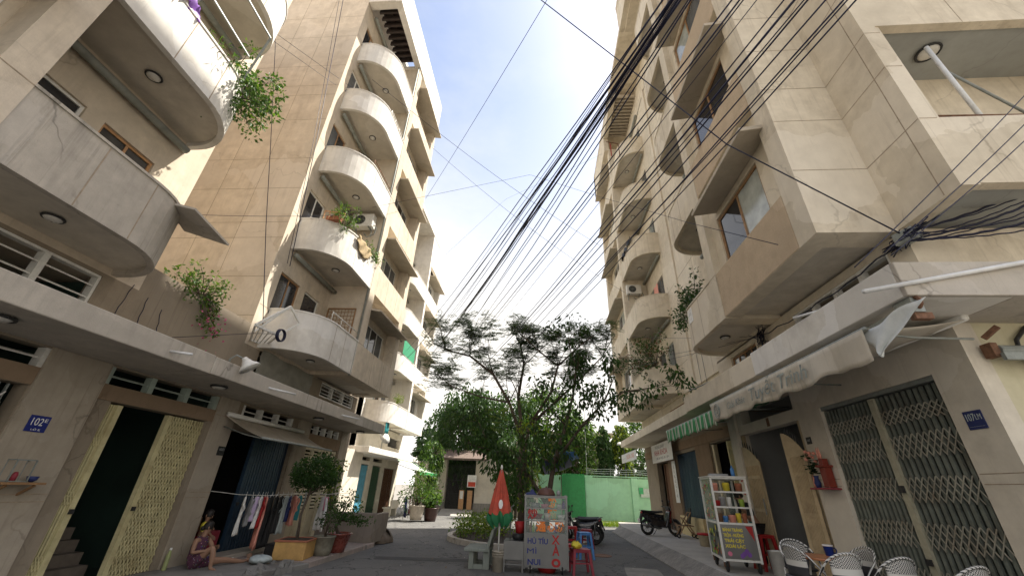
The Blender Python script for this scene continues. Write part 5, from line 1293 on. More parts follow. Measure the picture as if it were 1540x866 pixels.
    m.build('grab_rail',M['steel'],t,**B)
    return t
M['bike_black'] = simple('glossy black fairing',(.016,.016,.019),.22,0,.1,6,spec=.6,coat=.5)
M['bike_red'] = simple('glossy maroon fairing',(.16,.012,.012),.25,0,.1,6,coat=.5)
motorbike('black motorbike with a steel exhaust parked behind the blue stool',(2.22,18.5,0),R(172),M['bike_black'],M['bike_black'])
motorbike('second dark motorbike parked close behind the noodle cart, handlebars just visible',(2.05,17.75,0),R(178),M['bike_black'],M['metal_dark'])
motorbike('black motorbike with maroon panels parked on the right pavement by the far doorway',(4.35,19.0,.3),R(14),M['bike_black'],M['bike_red'])

# wooden push cart beside the motorbike, folded chair, white bucket
pc = thing('folding_pushchair','old folded wooden pushchair with small wheels beside the far right doorway','pushchair',(5.75,18.5,.3))
m = MB()
for dy in (-.18,.18):
    m.bar((-.35,dy,.08),(.2,dy,.9),.035); m.bar((.3,dy,.08),(-.1,dy,.7),.035); m.bar((-.3,dy,.42),(.25,dy,.42),.03)
for z,x in ((.88,.19),(.68,-.09),(.42,-.28),(.42,.24),(.2,.22)): m.bar((x,-.18,z),(x,.18,z),.03)
m.build('frame',simple('old wood',(.32,.20,.11),.7),pc,local=True)
for x in (-.38,.32):
    for y in (-.2,.2): m=MB(); m.torus((x,y,.08),.06,.022,16,6,'y'); m.build('wheel',M['black'],pc,local=True,smooth=True)
m = MB(); m.hexa([(-.2,-.16,.40),(.15,-.16,.43),(.15,.16,.43),(-.2,.16,.40),(-.2,-.16,.43),(.15,-.16,.46),(.15,.16,.46),(-.2,.16,.43)]); m.hexa([(.1,-.17,.5),(.15,-.17,.48),(.15,.17,.48),(.1,.17,.5),(.22,-.17,1.05),(.26,-.17,1.03),(.26,.17,1.03),(.22,.17,1.05)]); m.build('cushion',MC('black'),pc,local=True,bevel=.02)
m = MB(); m.lathe([(0,.3),(.16,.3),(.2,.62),(.21,.62),(.0,.62)],(5.5,15.9,0),20); tag(m.build('tub',M['cream'],None,smooth=True),'cream plastic tub standing by the cream dado beside the snack cart','tub')
m = MB(); m.lathe([(0,.622),(.22,.622),(.225,.66),(.2,.68),(0,.68)],(5.5,15.9,0),20); tag(m.build('lid',MC('red'),None,smooth=True),'red lid covering the cream plastic tub','lid')
fs = thing('folding_stool','dark folding stool leaning by the cream tub','stool',(5.8,15.5,.3))
m = MB(); m.bar((-.15,-.12,0),(.15,-.12,.45),.025); m.bar((.15,-.12,0),(-.15,-.12,.45),.025); m.bar((-.15,.12,0),(.15,.12,.45),.025); m.bar((.15,.12,0),(-.15,.12,.45),.025); m.build('leg_frame',M['metal_dark'],fs,local=True)
m = MB(); m.box(-.19,.19,-.16,.16,.45,.48); m.build('seat',MC('brown'),fs,local=True,bevel=.008)
rs = stool('plastic_stool','tall red plastic stool standing by the woman at the snack cart',(5.35,11.5,.3),.1,.72,.36,MC('red'),'stools on the right pavement')
pb = MB(); pb.lathe([(0,.3),(.15,.3),(.18,.75),(.185,.75),(.0,.77)],(5.3,10.9,0),18); tag(pb.build('bucket',MC('white'),None,smooth=True),'white lidded bucket beside the tall red stool','bucket')

# ------------------------------------------------------------------ cafe chairs, table
def checker():
    m, nt, b, out = nodes('black and white weave')
    tc_=objc(nt); ck=nt.nodes.new('ShaderNodeTexChecker'); ck.inputs['Scale'].default_value=62
    ck.inputs[1].default_value=(.03,.03,.035,1); ck.inputs[2].default_value=(.62,.60,.55,1); nt.links.new(tc_,ck.inputs[0])
    sp=nt.nodes.new('ShaderNodeSeparateXYZ'); nt.links.new(tc_,sp.inputs[0])
    w1=ramp(nt,sp.outputs['Z'],.675,.676); w2=ramp(nt,sp.outputs['Z'],.60,.601)
    c=mix(nt,w1,(.62,.60,.55),ck.outputs[0]); c=mix(nt,w2,(.035,.035,.04),c)
    nt.links.new(c,b.inputs['Base Color']); b.inputs['Roughness'].default_value=.6; bump(nt,b,ck.outputs[1],.4,.004); return m
def spiral():
    m, nt, b, out = nodes('spiral wrapped tube'); tc_=objc(nt); sp=nt.nodes.new('ShaderNodeSeparateXYZ'); nt.links.new(tc_,sp.inputs[0])
    ad=nt.nodes.new('ShaderNodeMath'); ad.operation='ADD'; nt.links.new(sp.outputs['Z'],ad.inputs[0]); nt.links.new(sp.outputs['X'],ad.inputs[1])
    ad2=nt.nodes.new('ShaderNodeMath'); ad2.operation='ADD'; nt.links.new(ad.outputs[0],ad2.inputs[0]); nt.links.new(sp.outputs['Y'],ad2.inputs[1])
    mu=nt.nodes.new('ShaderNodeMath'); mu.operation='MULTIPLY'; nt.links.new(ad2.outputs[0],mu.inputs[0]); mu.inputs[1].default_value=22
    fr=nt.nodes.new('ShaderNodeMath'); fr.operation='FRACT'; nt.links.new(mu.outputs[0],fr.inputs[0])
    c=mix(nt,ramp(nt,fr.outputs[0],.60,.64),(.70,.69,.65),(.03,.03,.03)); nt.links.new(c,b.inputs['Base Color']); b.inputs['Roughness'].default_value=.45; return m
M['weave']=checker(); M['spiral']=spiral()
def cafe_chair(label, loc, rz):      # faces +y, back at -y
    t = thing('cafe_chair', label, 'chair', loc, rz, 'woven cafe chairs on the near right pavement')
    m = MB(); n=26
    arch=[]
    for k in range(n+1):
        a=PI*k/n; arch.append((.27*math.cos(a), -.20*math.sin(a)+.05, .62+.24*math.sin(a)**.8 if 0<k<n else .60))
    m.tube([(.25,.22,0),(.26,.2,.45),(.27,.12,.58)]+arch[1:-1]+[(-.27,.12,.58),(-.26,.2,.45),(-.25,.22,0)],.014,8); m.build('arm_frame',M['spiral'],t,local=True,smooth=True)
    m = MB()
    def back(i,j):
        a=PI*(.18+.64*i); top=.60+.235*math.sin(a)**.8; return (.255*math.cos(a),-.185*math.sin(a)+.05,.47+(top-.47)*j)
    m.sheet(back,18,10); m.build('backrest',M['weave'],t,local=True,smooth=True,solid=.012)
    m = MB(); m.lathe([(0,.44),(.23,.44),(.245,.455),(.235,.47),(0,.465)],(0,.02,0),28); m.build('seat',M['weave'],t,local=True,smooth=True)
    for x in (-.2,.2):
        m=MB(); m.tube([(x,-.17,0),(x*.95,-.14,.44)],.013,8); m.build('leg',M['metal_white'],t,local=True,smooth=True)
    m=MB(); m.torus((0,.02,.2),.21,.008,24,6); m.build('stretcher',M['metal_white'],t,local=True)
    return t
cafe_chair('woven cafe chair behind the orange table, its white arch wrapped in black spirals',(4.45,8.45,.3),R(180))
cafe_chair('white arched cafe chair at the left end of the orange table',(3.98,7.55,.3),R(-80))
cafe_chair('cafe chair with dark striped back nearest the blue mug',(4.22,6.92,.3),R(5))
cafe_chair('cafe chair with checkered back facing the folding gate',(4.78,6.72,.3),R(10))
cafe_chair('cafe chair at the bottom right, checkered back in front of the gate stile',(5.20,6.17,.3),R(15))
cafe_chair('white woven cafe chair pushed against the wall below the red altar',(5.02,7.75,.3),R(95))
tb = thing('cafe_table','small round orange-brown cafe table with a blue mug on it','table',(4.45,7.72,.3))
m = MB(); m.lathe([(0,.685),(.38,.685),(.385,.70),(.38,.715),(0,.715)],(0,0,0),32); m.build('tabletop',simple('orange brown laminate',(.45,.17,.07),.4,coat=.2),tb,local=True,smooth=False)
for k in range(3): a=2*PI*k/3+.4; m=MB(); m.tube([(.32*math.cos(a),.32*math.sin(a),0),(.18*math.cos(a),.18*math.sin(a),.685)],.014,8); m.build('leg',M['metal_white'],tb,local=True,smooth=True)
mg = thing('mug','bright blue plastic mug with a white rim on the orange cafe table','mug',(4.62,7.82,1.016))
m = MB(); m.lathe([(0,0),(.055,0),(.068,.13),(.071,.13)],(0,0,0),20); m.build('body',simple('blue mug plastic',(.015,.06,.40),.35),mg,local=True,smooth=True); m=MB(); m.lathe([(.072,.131),(.074,.15),(.06,.15),(.0,.145)],(0,0,0),20); m.build('lid',MC('white'),mg,local=True,smooth=True); m=MB(); m.torus((.085,0,.075),.035,.009,14,6,'y'); m.build('handle',MC('navy'),mg,local=True,smooth=True)
# inside the open doors
wb = thing('water_bottle','dark blue water dispenser bottle standing just inside the open arched doors','bottle',(6.75,11.0,.28))
m = MB(); m.lathe([(0,0),(.14,0),(.15,.05),(.15,.12),(.14,.14),(.15,.16),(.15,.34),(.12,.42),(.04,.46),(.04,.52),(0,.52)],(0,0,.0),20); m.build('body',glassmat('blue bottle plastic',(.02,.03,.10),.12),wb,local=True,smooth=True); m=MB(); m.lathe([(0,.521),(.042,.521),(.042,.56),(0,.56)],(0,0,0),14); m.build('cap',MC('white'),wb,local=True)
rk2 = thing('wire_rack','black wire shelf rack standing inside the open doorway','rack',(7.4,10.6,.28))
m = MB()
for x in (-.2,.2):
    for y in (-.3,.3): m.bar((x,y,0),(x,y,1.0),.02)
for z in (.2,.45,.7,.95):
    for k in range(6): m.bar((-.2,-.3+.12*k,z),(.2,-.3+.12*k,z),.012)
m.build('frame',M['metal_dark'],rk2,local=True)

# ------------------------------------------------------------------ people
def person(name_label, loc, rz, J, E, cloth, skinm, hairm, clothparts, face=None):
    t = thing('person', name_label, 'person', loc, rz)
    me = bpy.data.meshes.new('body'); keys = list(J)
    me.from_pydata([J[k][0] for k in keys], [(keys.index(a), keys.index(b)) for a,b in E], [])
    o = bpy.data.objects.new('body', me); COL.objects.link(o); o.parent = t; me.materials.append(skinm)
    sk = o.modifiers.new('skin','SKIN'); me.update()
    for k,key in enumerate(keys):
        d = me.skin_vertices[0].data[k]; r_=J[key][1]; d.radius = r_ if isinstance(r_,tuple) else (r_,r_); d.use_root = (key=='pelvis')
    sb = o.modifiers.new('smooth','SUBSURF'); sb.levels=2; sb.render_levels=2; sk.use_smooth_shade=True
    for nm, keys2, edges2, grow, mt in clothparts:
        mm_ = bpy.data.meshes.new(nm); mm_.from_pydata([J[k][0] for k in keys2], [], []) if not edges2 else mm_.from_pydata([J[k][0] for k in keys2], [(keys2.index(a),keys2.index(b)) for a,b in edges2], [])
        c = bpy.data.objects.new(nm, mm_); COL.objects.link(c); c.parent=t; mm_.materials.append(mt)
        s2=c.modifiers.new('skin','SKIN'); s2.use_smooth_shade=True
        for k,key in enumerate(keys2):
            d=mm_.skin_vertices[0].data[k]; r_=J[key][1]; r_=r_ if isinstance(r_,tuple) else (r_,r_); d.radius=(r_[0]+grow,r_[1]+grow); d.use_root=(k==0)
        b2_=c.modifiers.new('smooth','SUBSURF'); b2_.levels=2; b2_.render_levels=2
    h = Vector(J['head'][0]); f = Vector(face or (0,-1,0)).normalized(); sd = Vector((0,0,1)).cross(f).normalized(); up = f.cross(sd)
    m = MB()   # hair cap
    def hair(i,j):
        a=2*PI*i; b_=PI*.62*j; v=Vector((math.sin(b_)*math.cos(a)*.086, math.sin(b_)*math.sin(a)*.105, math.cos(b_)*.118)); back=-(v.y) 
        if v.y>.02 and v.z<.055: v*=.86
        return tuple(h + sd*v.x + f*v.y + up*(v.z+.012) - f*.012)
    m.sheet(hair,20,10); m.ball(tuple(h-f*.10-up*.02),(.05,.05,.05),10,8); m.build('hair',hairm,t,local=True,smooth=True)
    m = MB()
    for s_ in (-1,1): m.ball(tuple(h+f*.083+sd*(s_*.032)+up*.006),(.011,.011,.008),8,6)
    m.ball(tuple(h+f*.086-up*.052),(.02,.01,.006),8,6); m.build('eyes_and_mouth',MC('brown'),t,local=True,smooth=True)
    m = MB(); m.ball(tuple(h+f*.092-up*.02),(.013,.016,.018),8,6)
    for s_ in (-1,1): m.ball(tuple(h+sd*(s_*.083)-up*.005),(.012,.022,.03),8,6)
    m.build('nose_and_ears',skinm,t,local=True,smooth=True)
    return t
def hand(J,E,wrist,tag_,base,dir_,side,curl=.25):
    b=Vector(base); d=Vector(dir_).normalized(); s_=Vector(side).normalized(); n_=d.cross(s_)
    J['palm'+tag_]=(tuple(b+d*.045),(.032,.018)); E.append((wrist,'palm'+tag_))
    for k,(off,L) in enumerate(((-.028,.070),(-.010,.080),(.010,.075),(.027,.058))):
        r_=b+d*.075+s_*off; J[f'k{k}{tag_}']=(tuple(r_),.010); J[f'm{k}{tag_}']=(tuple(r_+d*L*.5-n_*curl*.03),.009); J[f't{k}{tag_}']=(tuple(r_+d*L*.9-n_*curl*.08),.007)
        E += [('palm'+tag_,f'k{k}{tag_}'),(f'k{k}{tag_}',f'm{k}{tag_}'),(f'm{k}{tag_}',f't{k}{tag_}')]
    J['th1'+tag_]=(tuple(b+d*.03-s_*.045),.011); J['th2'+tag_]=(tuple(b+d*.065-s_*.06),.009); E += [('palm'+tag_,'th1'+tag_),('th1'+tag_,'th2'+tag_)]
M['skin'] = simple('skin',(.29,.165,.105),.55,var=.1); M['skin2']=simple('tanned skin',(.36,.20,.13),.55,var=.1); M['hair']=simple('black hair',(.018,.014,.012),.5)
def flowered():
    m, nt, b, out = nodes('flowered dark dress cloth'); v=nt.nodes.new('ShaderNodeTexVoronoi'); v.inputs['Scale'].default_value=26; nt.links.new(objc(nt),v.inputs['Vector'])
    c=mix(nt,ramp(nt,v.outputs['Distance'],.22,.30,(1,1,1,1),(0,0,0,1)),(.05,.02,.05),v.outputs['Color']); c=mix(nt,.55,c,(.10,.03,.05)); nt.links.new(c,b.inputs['Base Color']); b.inputs['Roughness'].default_value=.85; return m
M['flower_cloth']=flowered()
# seated woman on the shop step: faces the road (+x), one knee up, the other leg stretched out along +y
J = dict(pelvis=((0,0,.13),(.15,.13)),waist=((.0,.01,.30),(.12,.10)),chest=((.02,.03,.47),(.135,.10)),neckb=((.03,.04,.58),(.07,.06)),neck=((.045,.05,.64),.045),head=((.07,.07,.755),(.082,.095)),crown=((.06,.07,.84),(.055,.06)),
    shL=((.03,-.13,.545),.055),elL=((.10,-.22,.33),.042),wrL=((.26,-.14,.36),.028),shR=((.05,.19,.545),.055),elR=((.17,.26,.36),.042),wrR=((.33,.16,.42),.028),
    hipL=((.08,-.09,.13),.105),kneeL=((.40,-.06,.43),.062),calfL=((.45,-.05,.24),.055),ankL=((.47,-.05,.06),.036),toeL=((.62,-.05,.025),(.036,.022)),
    hipR=((.08,.11,.12),.105),kneeR=((.34,.44,.14),.06),calfR=((.42,.66,.10),.052),ankR=((.52,.86,.06),.036),toeR=((.60,.97,.10),(.034,.022)))
E = [('pelvis','waist'),('waist','chest'),('chest','neckb'),('neckb','neck'),('neck','head'),('head','crown'),('chest','shL'),('shL','elL'),('elL','wrL'),('chest','shR'),('shR','elR'),('elR','wrR'),('pelvis','hipL'),('hipL','kneeL'),('kneeL','calfL'),('calfL','ankL'),('ankL','toeL'),('pelvis','hipR'),('hipR','kneeR'),('kneeR','calfR'),('calfR','ankR'),('ankR','toeR')]
hand(J,E,'wrL','l',J['wrL'][0],(.9,.3,.1),(0,0,1)); hand(J,E,'wrR','r',J['wrR'][0],(.6,-.7,0),(0,0,1))
J['thL']=((.27,-.07,.31),.085); J['thR']=((.24,.31,.14),.085)
woman = person('woman in a dark flowered dress sitting on the shop step with one leg stretched out',(-7.25,9.35,.06),0,J,E,None,M['skin'],M['hair'],
   [('dress',['pelvis','waist','chest','neckb','shL','shR','hipL','thL','hipR','thR'],[('pelvis','waist'),('waist','chest'),('chest','neckb'),('chest','shL'),('chest','shR'),('pelvis','hipL'),('hipL','thL'),('pelvis','hipR'),('hipR','thR')],.014,M['flower_cloth'])],face=(.75,.55,-.1))
for nm,l_ in (('ankL',(.57,-.05,.012)),('ankR',(.60,.965,.06))): pass
m = MB(); m.box(-7.25+.43,-7.25+.68,9.35-.095,9.35+.0,.062,.078); tag(m.build('sandal',MC('maroon'),None,bevel=.006),'dark red sandal under the seated woman\'s drawn-up foot','sandal')
m = MB(); m.obox((-7.25+.60,9.35+.985,.145),(.10,.03,.25),Matrix.Rotation(R(-25),3,'Y')@Matrix.Rotation(R(35),3,'Z')); tag(m.build('sandal',MC('brown'),None,bevel=.008),'brown sandal on the seated woman\'s outstretched foot','sandal')
# child standing close behind her inside the doorway
J = dict(pelvis=((0,0,.46),(.09,.08)),waist=((0,0,.56),(.085,.07)),chest=((0,0,.68),(.10,.075)),neckb=((0,0,.76),(.055,.05)),neck=((.0,0,.80),.036),head=((.02,0,.905),(.078,.088)),crown=((.01,0,.98),(.05,.055)),
    shL=((0,-.11,.735),.042),elL=((.05,-.16,.58),.032),wrL=((.14,-.12,.50),.022),shR=((0,.11,.735),.042),elR=((.05,.16,.58),.032),wrR=((.14,.12,.50),.022),
    hipL=((0,-.06,.43),.07),kneeL=((.02,-.065,.24),.045),ankL=((0,-.065,.04),.028),toeL=((.11,-.065,.02),(.03,.018)),hipR=((0,.06,.43),.07),kneeR=((.02,.065,.24),.045),ankR=((0,.065,.04),.028),toeR=((.11,.065,.02),(.03,.018)))
E = [('pelvis','waist'),('waist','chest'),('chest','neckb'),('neckb','neck'),('neck','head'),('head','crown'),('chest','shL'),('shL','elL'),('elL','wrL'),('chest','shR'),('shR','elR'),('elR','wrR'),('pelvis','hipL'),('hipL','kneeL'),('kneeL','ankL'),('ankL','toeL'),('pelvis','hipR'),('hipR','kneeR'),('kneeR','ankR'),('ankR','toeR')]
hand(J,E,'wrL','l',J['wrL'][0],(.8,.2,-.5),(0,0,1)); hand(J,E,'wrR','r',J['wrR'][0],(.8,-.2,-.5),(0,0,1))
person('small child in a yellow top just inside the dark shop doorway beside the seated woman',(-7.72,9.98,.09),R(20),J,E,None,M['skin'],M['hair'],
   [('shirt',['waist','chest','neckb','shL','elL','shR','elR'],[('waist','chest'),('chest','neckb'),('chest','shL'),('shL','elL'),('chest','shR'),('shR','elR')],.012,MC('yellow')),('shorts',['pelvis','hipL','kneeL','hipR','kneeR'],[('pelvis','hipL'),('hipL','kneeL'),('pelvis','hipR'),('hipR','kneeR')],.012,MC('maroon'))],face=(.8,-.4,-.1))
# woman leaning over the snack cart from the wall side (faces -x)
J = dict(pelvis=((0,0,.88),(.14,.12)),waist=((-.03,0,1.03),(.115,.095)),chest=((-.13,0,1.24),(.14,.10)),neckb=((-.20,0,1.36),(.075,.06)),neck=((-.245,0,1.41),.045),head=((-.30,0,1.52),(.082,.095)),crown=((-.30,0,1.605),(.055,.06)),
    shL=((-.17,-.17,1.32),.055),elL=((-.24,-.24,1.07),.042),wrL=((-.46,-.16,1.06),.028),shR=((-.17,.17,1.32),.055),elR=((-.24,.24,1.07),.042),wrR=((-.46,.14,1.06),.028),
    hipL=((.02,-.09,.84),.105),kneeL=((-.02,-.10,.47),.065),ankL=((.03,-.10,.08),.038),toeL=((-.12,-.10,.03),(.04,.025)),hipR=((.02,.09,.84),.105),kneeR=((-.02,.10,.47),.065),ankR=((.03,.10,.08),.038),toeR=((-.12,.10,.03),(.04,.025)))
hand(J,E:=[('pelvis','waist'),('waist','chest'),('chest','neckb'),('neckb','neck'),('neck','head'),('head','crown'),('chest','shL'),('shL','elL'),('elL','wrL'),('chest','shR'),('shR','elR'),('elR','wrR'),('pelvis','hipL'),('hipL','kneeL'),('kneeL','ankL'),('ankL','toeL'),('pelvis','hipR'),('hipR','kneeR'),('kneeR','ankR'),('ankR','toeR')],'wrL','l',J['wrL'][0],(-.9,.1,-.2),(0,0,1)); hand(J,E,'wrR','r',J['wrR'][0],(-.9,-.1,-.2),(0,0,1))
person('woman in a dark top and teal apron leaning towards the back of the snack cart',(5.34,11.75,.3),R(8),J,E,None,M['skin2'],M['hair'],
   [('top',['waist','chest','neckb','shL','elL','shR','elR'],[('waist','chest'),('chest','neckb'),('chest','shL'),('shL','elL'),('chest','shR'),('shR','elR')],.014,MC('black')),('trousers',['pelvis','hipL','kneeL','ankL','hipR','kneeR','ankR'],[('pelvis','hipL'),('hipL','kneeL'),('kneeL','ankL'),('pelvis','hipR'),('hipR','kneeR'),('kneeR','ankR')],.016,MC('black')),('apron',['pelvis','waist'],[('pelvis','waist')],.03,MC('teal'))],face=(-.9,0,-.35))

# ------------------------------------------------------------------ clothes drying in front of the shop
ln = thing('clothes_line','thin white clothes line strung before the dark shop','clothes line',(-6.95,11.0,0))
m = MB(); m.tube([(-6.95,9.75,1.45),(-6.95,10.8,1.42),(-6.95,12.6,1.46)],.006,5); m.build('line',M['metal_white'],ln); 
for y in (12.62,): m=MB(); m.tube([(-6.95,y,.12),(-6.95,y,1.5)],.018,8); m.build('post',M['metal_grey'],ln,smooth=True)
m=MB(); m.tube([(-6.95,9.75,1.45),(-7.69,9.72,1.5)],.006,5); m.build('wall_tie',M['metal_white'],ln)
random.seed(12)
def garment(label, y, w_, L, mt, kind='shirt', tilt=0):
    t = thing('garment', label, 'clothing', (-6.95,y,1.435), tilt, 'clothes drying before the shop'); 
    m = MB(); m.tube([(0,-w_*.4,-.05),(0,0,.0),(0,w_*.4,-.05),(0,-w_*.4,-.05)],.005,5); m.tube([(0,0,0),(0,.01,.05),(.0,.0,.07)],.004,5); m.build('hanger',M['metal_white'],t,local=True)
    m = MB(); ph=random.random()*6
    def body(i,j):
        yy=(i-.5)*w_*(1-.25*(1-j)**6)*(1.08 if kind=='dress' and j>.5 else 1)*(1+.12*j*(kind=='dress')); dz=.05*(abs(i-.5)*2)**1.5*(1-j)
        return (.035*math.sin(i*13+ph)*j+.02*math.sin(i*27+j*4), yy, -.03-dz-L*j+.02*math.sin(i*9+ph)*j)
    m.sheet(body,18,14)
    if kind=='shirt':
        for s_ in (-1,1):
            m.sheet(lambda i,j:(.03*math.sin(j*6+ph)+.02*i, s_*(w_*.44+.09*j+.07*i*(1-j*.2)), -.08-.10*i*0-.30*j-.05*(1-i)),5,6)
    m.build('cloth',mt,t,local=True,smooth=True,solid=.006)
    return t
cl=[('white shirt, leftmost on the line before the dark shop',9.98,.30,.62,'white','shirt'),('grey striped shirt second from left on the clothes line',10.22,.26,.5,'grey','shirt'),('lilac shirt hanging next to the grey striped one',10.42,.26,.42,'lilac','shirt'),
 ('pale shirt hanging beside the long peach garment',10.58,.26,.55,'white','shirt'),('long peach garment reaching lowest on the clothes line',10.78,.26,1.0,'salmon','dress'),('red shirt squeezed behind the peach garment',10.70,.22,.55,'red','shirt'),('long black garment just right of the peach one',10.98,.30,1.02,'black','dress'),('black trousers in the middle of the clothes line',11.22,.3,.98,'black','dress'),('black shirt right of the black trousers',11.45,.28,.7,'black','shirt'),
 ('pale blue checked shirt near the right end of the clothes line',11.68,.3,.72,'faded','shirt'),('navy shirt beside the pale checked one',11.86,.24,.5,'navy','shirt'),('peach orange shirt near the right end of the clothes line',12.08,.30,.6,'salmon','shirt'),('teal towel at the right end of the clothes line',12.36,.24,.5,'teal','dress')]
for lb,y,w_,L,mt,kd in cl: garment(lb,y,w_*1.15,min(1.12,L*1.22),MC(mt),kd,random.uniform(-.5,.5)+.6)
t2 = garment('white dress with a pink patch hanging between the topiary and the louvred doors',12.95,.5,.85,MC('white'),'dress',.9); t2.location=(-6.35,12.6,1.42)
m = MB(); m.tube([(-6.95,12.62,1.46),(-6.35,12.62,1.45),(-5.9,13.4,1.5)],.006,5); m.build('line',M['metal_white'],ln)
pk = MB(); pk.sheet(lambda i,j:(-6.28+.03*math.sin(9*i),12.5+.16*i,1.38-.35*j*(1-.3*i)),8,8); tag(pk.build('scarf',MC('pink'),None,smooth=True,solid=.006),'pink scarf hanging over the white dress','clothing')
# step, flip flops, bottle, bag
m = MB(); m.box(-7.72,-7.2,9.75,12.5,.099,.20); tag(m.build('step',M['concrete'],None,bevel=.02),'low cement step in front of the dark shop','step')
for k,(dx,dy) in enumerate(((0,0),(.03,.13))):
    m=MB(); m.add([(-7.1+dx+.05*math.cos(a*PI/6)*1.0,10.2+dy+.12*math.sin(a*PI/6)*.45,.128) for a in range(12)]+[(-7.1+dx+.05*math.cos(a*PI/6),10.2+dy+.054*math.sin(a*PI/6),.104) for a in range(12)],[tuple(range(12))]+[(i,(i+1)%12,12+(i+1)%12,12+i) for i in range(12)])
    m.tube([(-7.14+dx,10.17+dy,.13),(-7.08+dx,10.2+dy,.17),(-7.14+dx,10.23+dy,.13)],.008,5)
    tag(m.build('slipper',MC('white')),'white rubber slipper lying on the cement before the shop step','slipper','pair of white slippers')
bt = thing('bottle','pale green plastic bottle standing at the foot of the second grey left pillar','bottle',(-7.52,9.0,.10)); m=MB(); m.lathe([(0,0),(.038,0),(.04,.02),(.04,.24),(.026,.31),(.018,.34)],(0,0,0),14); m.build('body',simple('dusty pale green plastic',(.30,.33,.14),.5),bt,local=True,smooth=True); m=MB(); m.lathe([(.022,.341),(.022,.38),(0,.38)],(0,0,0),10); m.build('cap',MC('white'),bt,local=True)
m = MB(); m.sheet(lambda i,j:(-6.3+.24*math.sin(PI*j)*math.cos(2*PI*i)*(1+.15*math.sin(6*PI*i)),10.15+.2*math.sin(PI*j)*math.sin(2*PI*i),.11+.11*(1-math.cos(PI*j))*.7+.015*math.sin(14*PI*i+5*j)),24,12); tag(m.build('plastic_bag',MC('faded'),None,smooth=True),'crumpled pale plastic bag lying before the wooden planter','bag')
m = MB(); m.box(-6.75,-6.25,10.95,11.25,.12,.36); m.box(-6.77,-6.23,10.93,11.27,.36,.38); tag(m.build('black_crate',MC('black'),None,bevel=.015),'black crate on the ground behind the wooden planter','crate')

# pots and planters
M['soil'] = simple('dark soil',(.05,.035,.025),.95)
wp = thing('wooden_planter','square yellow-brown wooden planter under the tall topiary','planter',(-5.98,10.95,.12),R(10))
m = MB(); m.box(-.36,.36,-.36,.36,.0,.36)
m.build('box',simple('yellow brown boards',(.50,.30,.10),.6,var=.25,scale=4,dirt=(.2,.1,.05)),wp,local=True,bevel=.015)
m = MB(); 
for a,b_ in ((-.38,-.34),(.34,.38)): m.box(a,b_,-.38,.38,.361,.40); m.box(-.34,.34,a,b_,.361,.40)
m.build('rim',MC('terracotta'),wp,local=True,bevel=.006); m=MB(); m.box(-.335,.335,-.335,.335,.362,.385); m.build('soil',M['soil'],wp,local=True)
def pot_thing(label, loc, r0, r1, h, mt, name='flower_pot'):
    t = thing(name,label,'pot',loc); m=MB(); m.lathe([(0,0),(r0,0),(r0*1.15,h*.3),(r1,h*.92),(r1*1.06,h*.93),(r1*1.06,h),(r1*.93,h),(r1*.9,h*.9),(0,h*.88)],(0,0,0),24); m.build('body',mt,t,local=True,smooth=True); m=MB(); m.lathe([(0,h*.885),(r1*.9,h*.9)],(0,0,0),18); m.build('soil',M['soil'],t,local=True); return t
pot_thing('grey cement pot right beside the wooden planter',(-5.58,11.55,.12),.2,.26,.42,simple('mossy cement pot',(.20,.185,.14),.9,var=.3,dirt=(.08,.08,.05)))
pot_thing('glossy maroon bonsai pot right of the grey cement pot',(-5.50,12.15,.12),.22,.34,.44,simple('maroon glaze',(.20,.05,.035),.3,coat=.4))
pot_thing('pale glazed pot under the tall bush by the white block',(-6.85,24.3,.08),.3,.42,.7,simple('beige glaze',(.50,.44,.36),.4),'flower_pot')
pot_thing('dark glazed pot right of the pale glazed pot',(-6.2,24.9,.0),.3,.42,.66,simple('dark glaze',(.07,.035,.03),.35))
pot_thing('terracotta pot behind the bare cement wall',(-6.75,14.85,.08),.18,.25,.4,MC('terracotta'))
pot_thing('small terracotta pot behind the left end of the cement wall',(-7.3,15.1,.08),.16,.22,.35,MC('terracotta'))
# block three forecourt
bb = thing('stone_bench','white stone bench before the green door of the white block','bench',(-9.0,26.2,.08)); m=MB(); m.box(-.25,.25,-.7,.7,.4,.48); m.build('seat',M['white_wall'],bb,local=True,bevel=.01); m=MB(); m.box(.2,.27,-.7,.7,.481,.85); m.build('backrest',M['white_wall'],bb,local=True,bevel=.01)
for y in (-.5,.5): m=MB(); m.box(-.2,.2,y-.08,y+.08,0,.4); m.build('leg',M['white_wall'],bb,local=True)
rk3 = thing('drying_rack','low drying rack draped with blue cloth near the far potted bushes','rack',(-7.75,24.6,.08)); m=MB()
for y in (-.45,.45): m.bar((-.25,y,0),(.2,y,1.05),.025); m.bar((.25,y,0),(-.2,y,1.05),.025)
m.bar((-.2,-.45,1.03),(-.2,.45,1.03),.022); m.bar((.2,-.45,1.03),(.2,.45,1.03),.022); m.build('frame',M['metal_grey'],rk3,local=True)
for k,(y,w_,c_,L,lb) in enumerate(((24.32,.5,'navy',.95,'dark blue cloth hanging at the left of the low drying rack'),(24.75,.3,'white',.6,'white cloth hanging in the middle of the low drying rack'),(25.0,.22,'maroon',.8,'dark red cloth at the right of the low drying rack'))):
    m=MB(); m.sheet(lambda i,j:(-7.52+.03*math.sin(i*11+k)+.05*j,y-w_/2+w_*i,1.13-L*j+.02*math.sin(i*7)),14,10); tag(m.build('cloth',MC(c_),None,smooth=True,solid=.008),lb,'cloth')
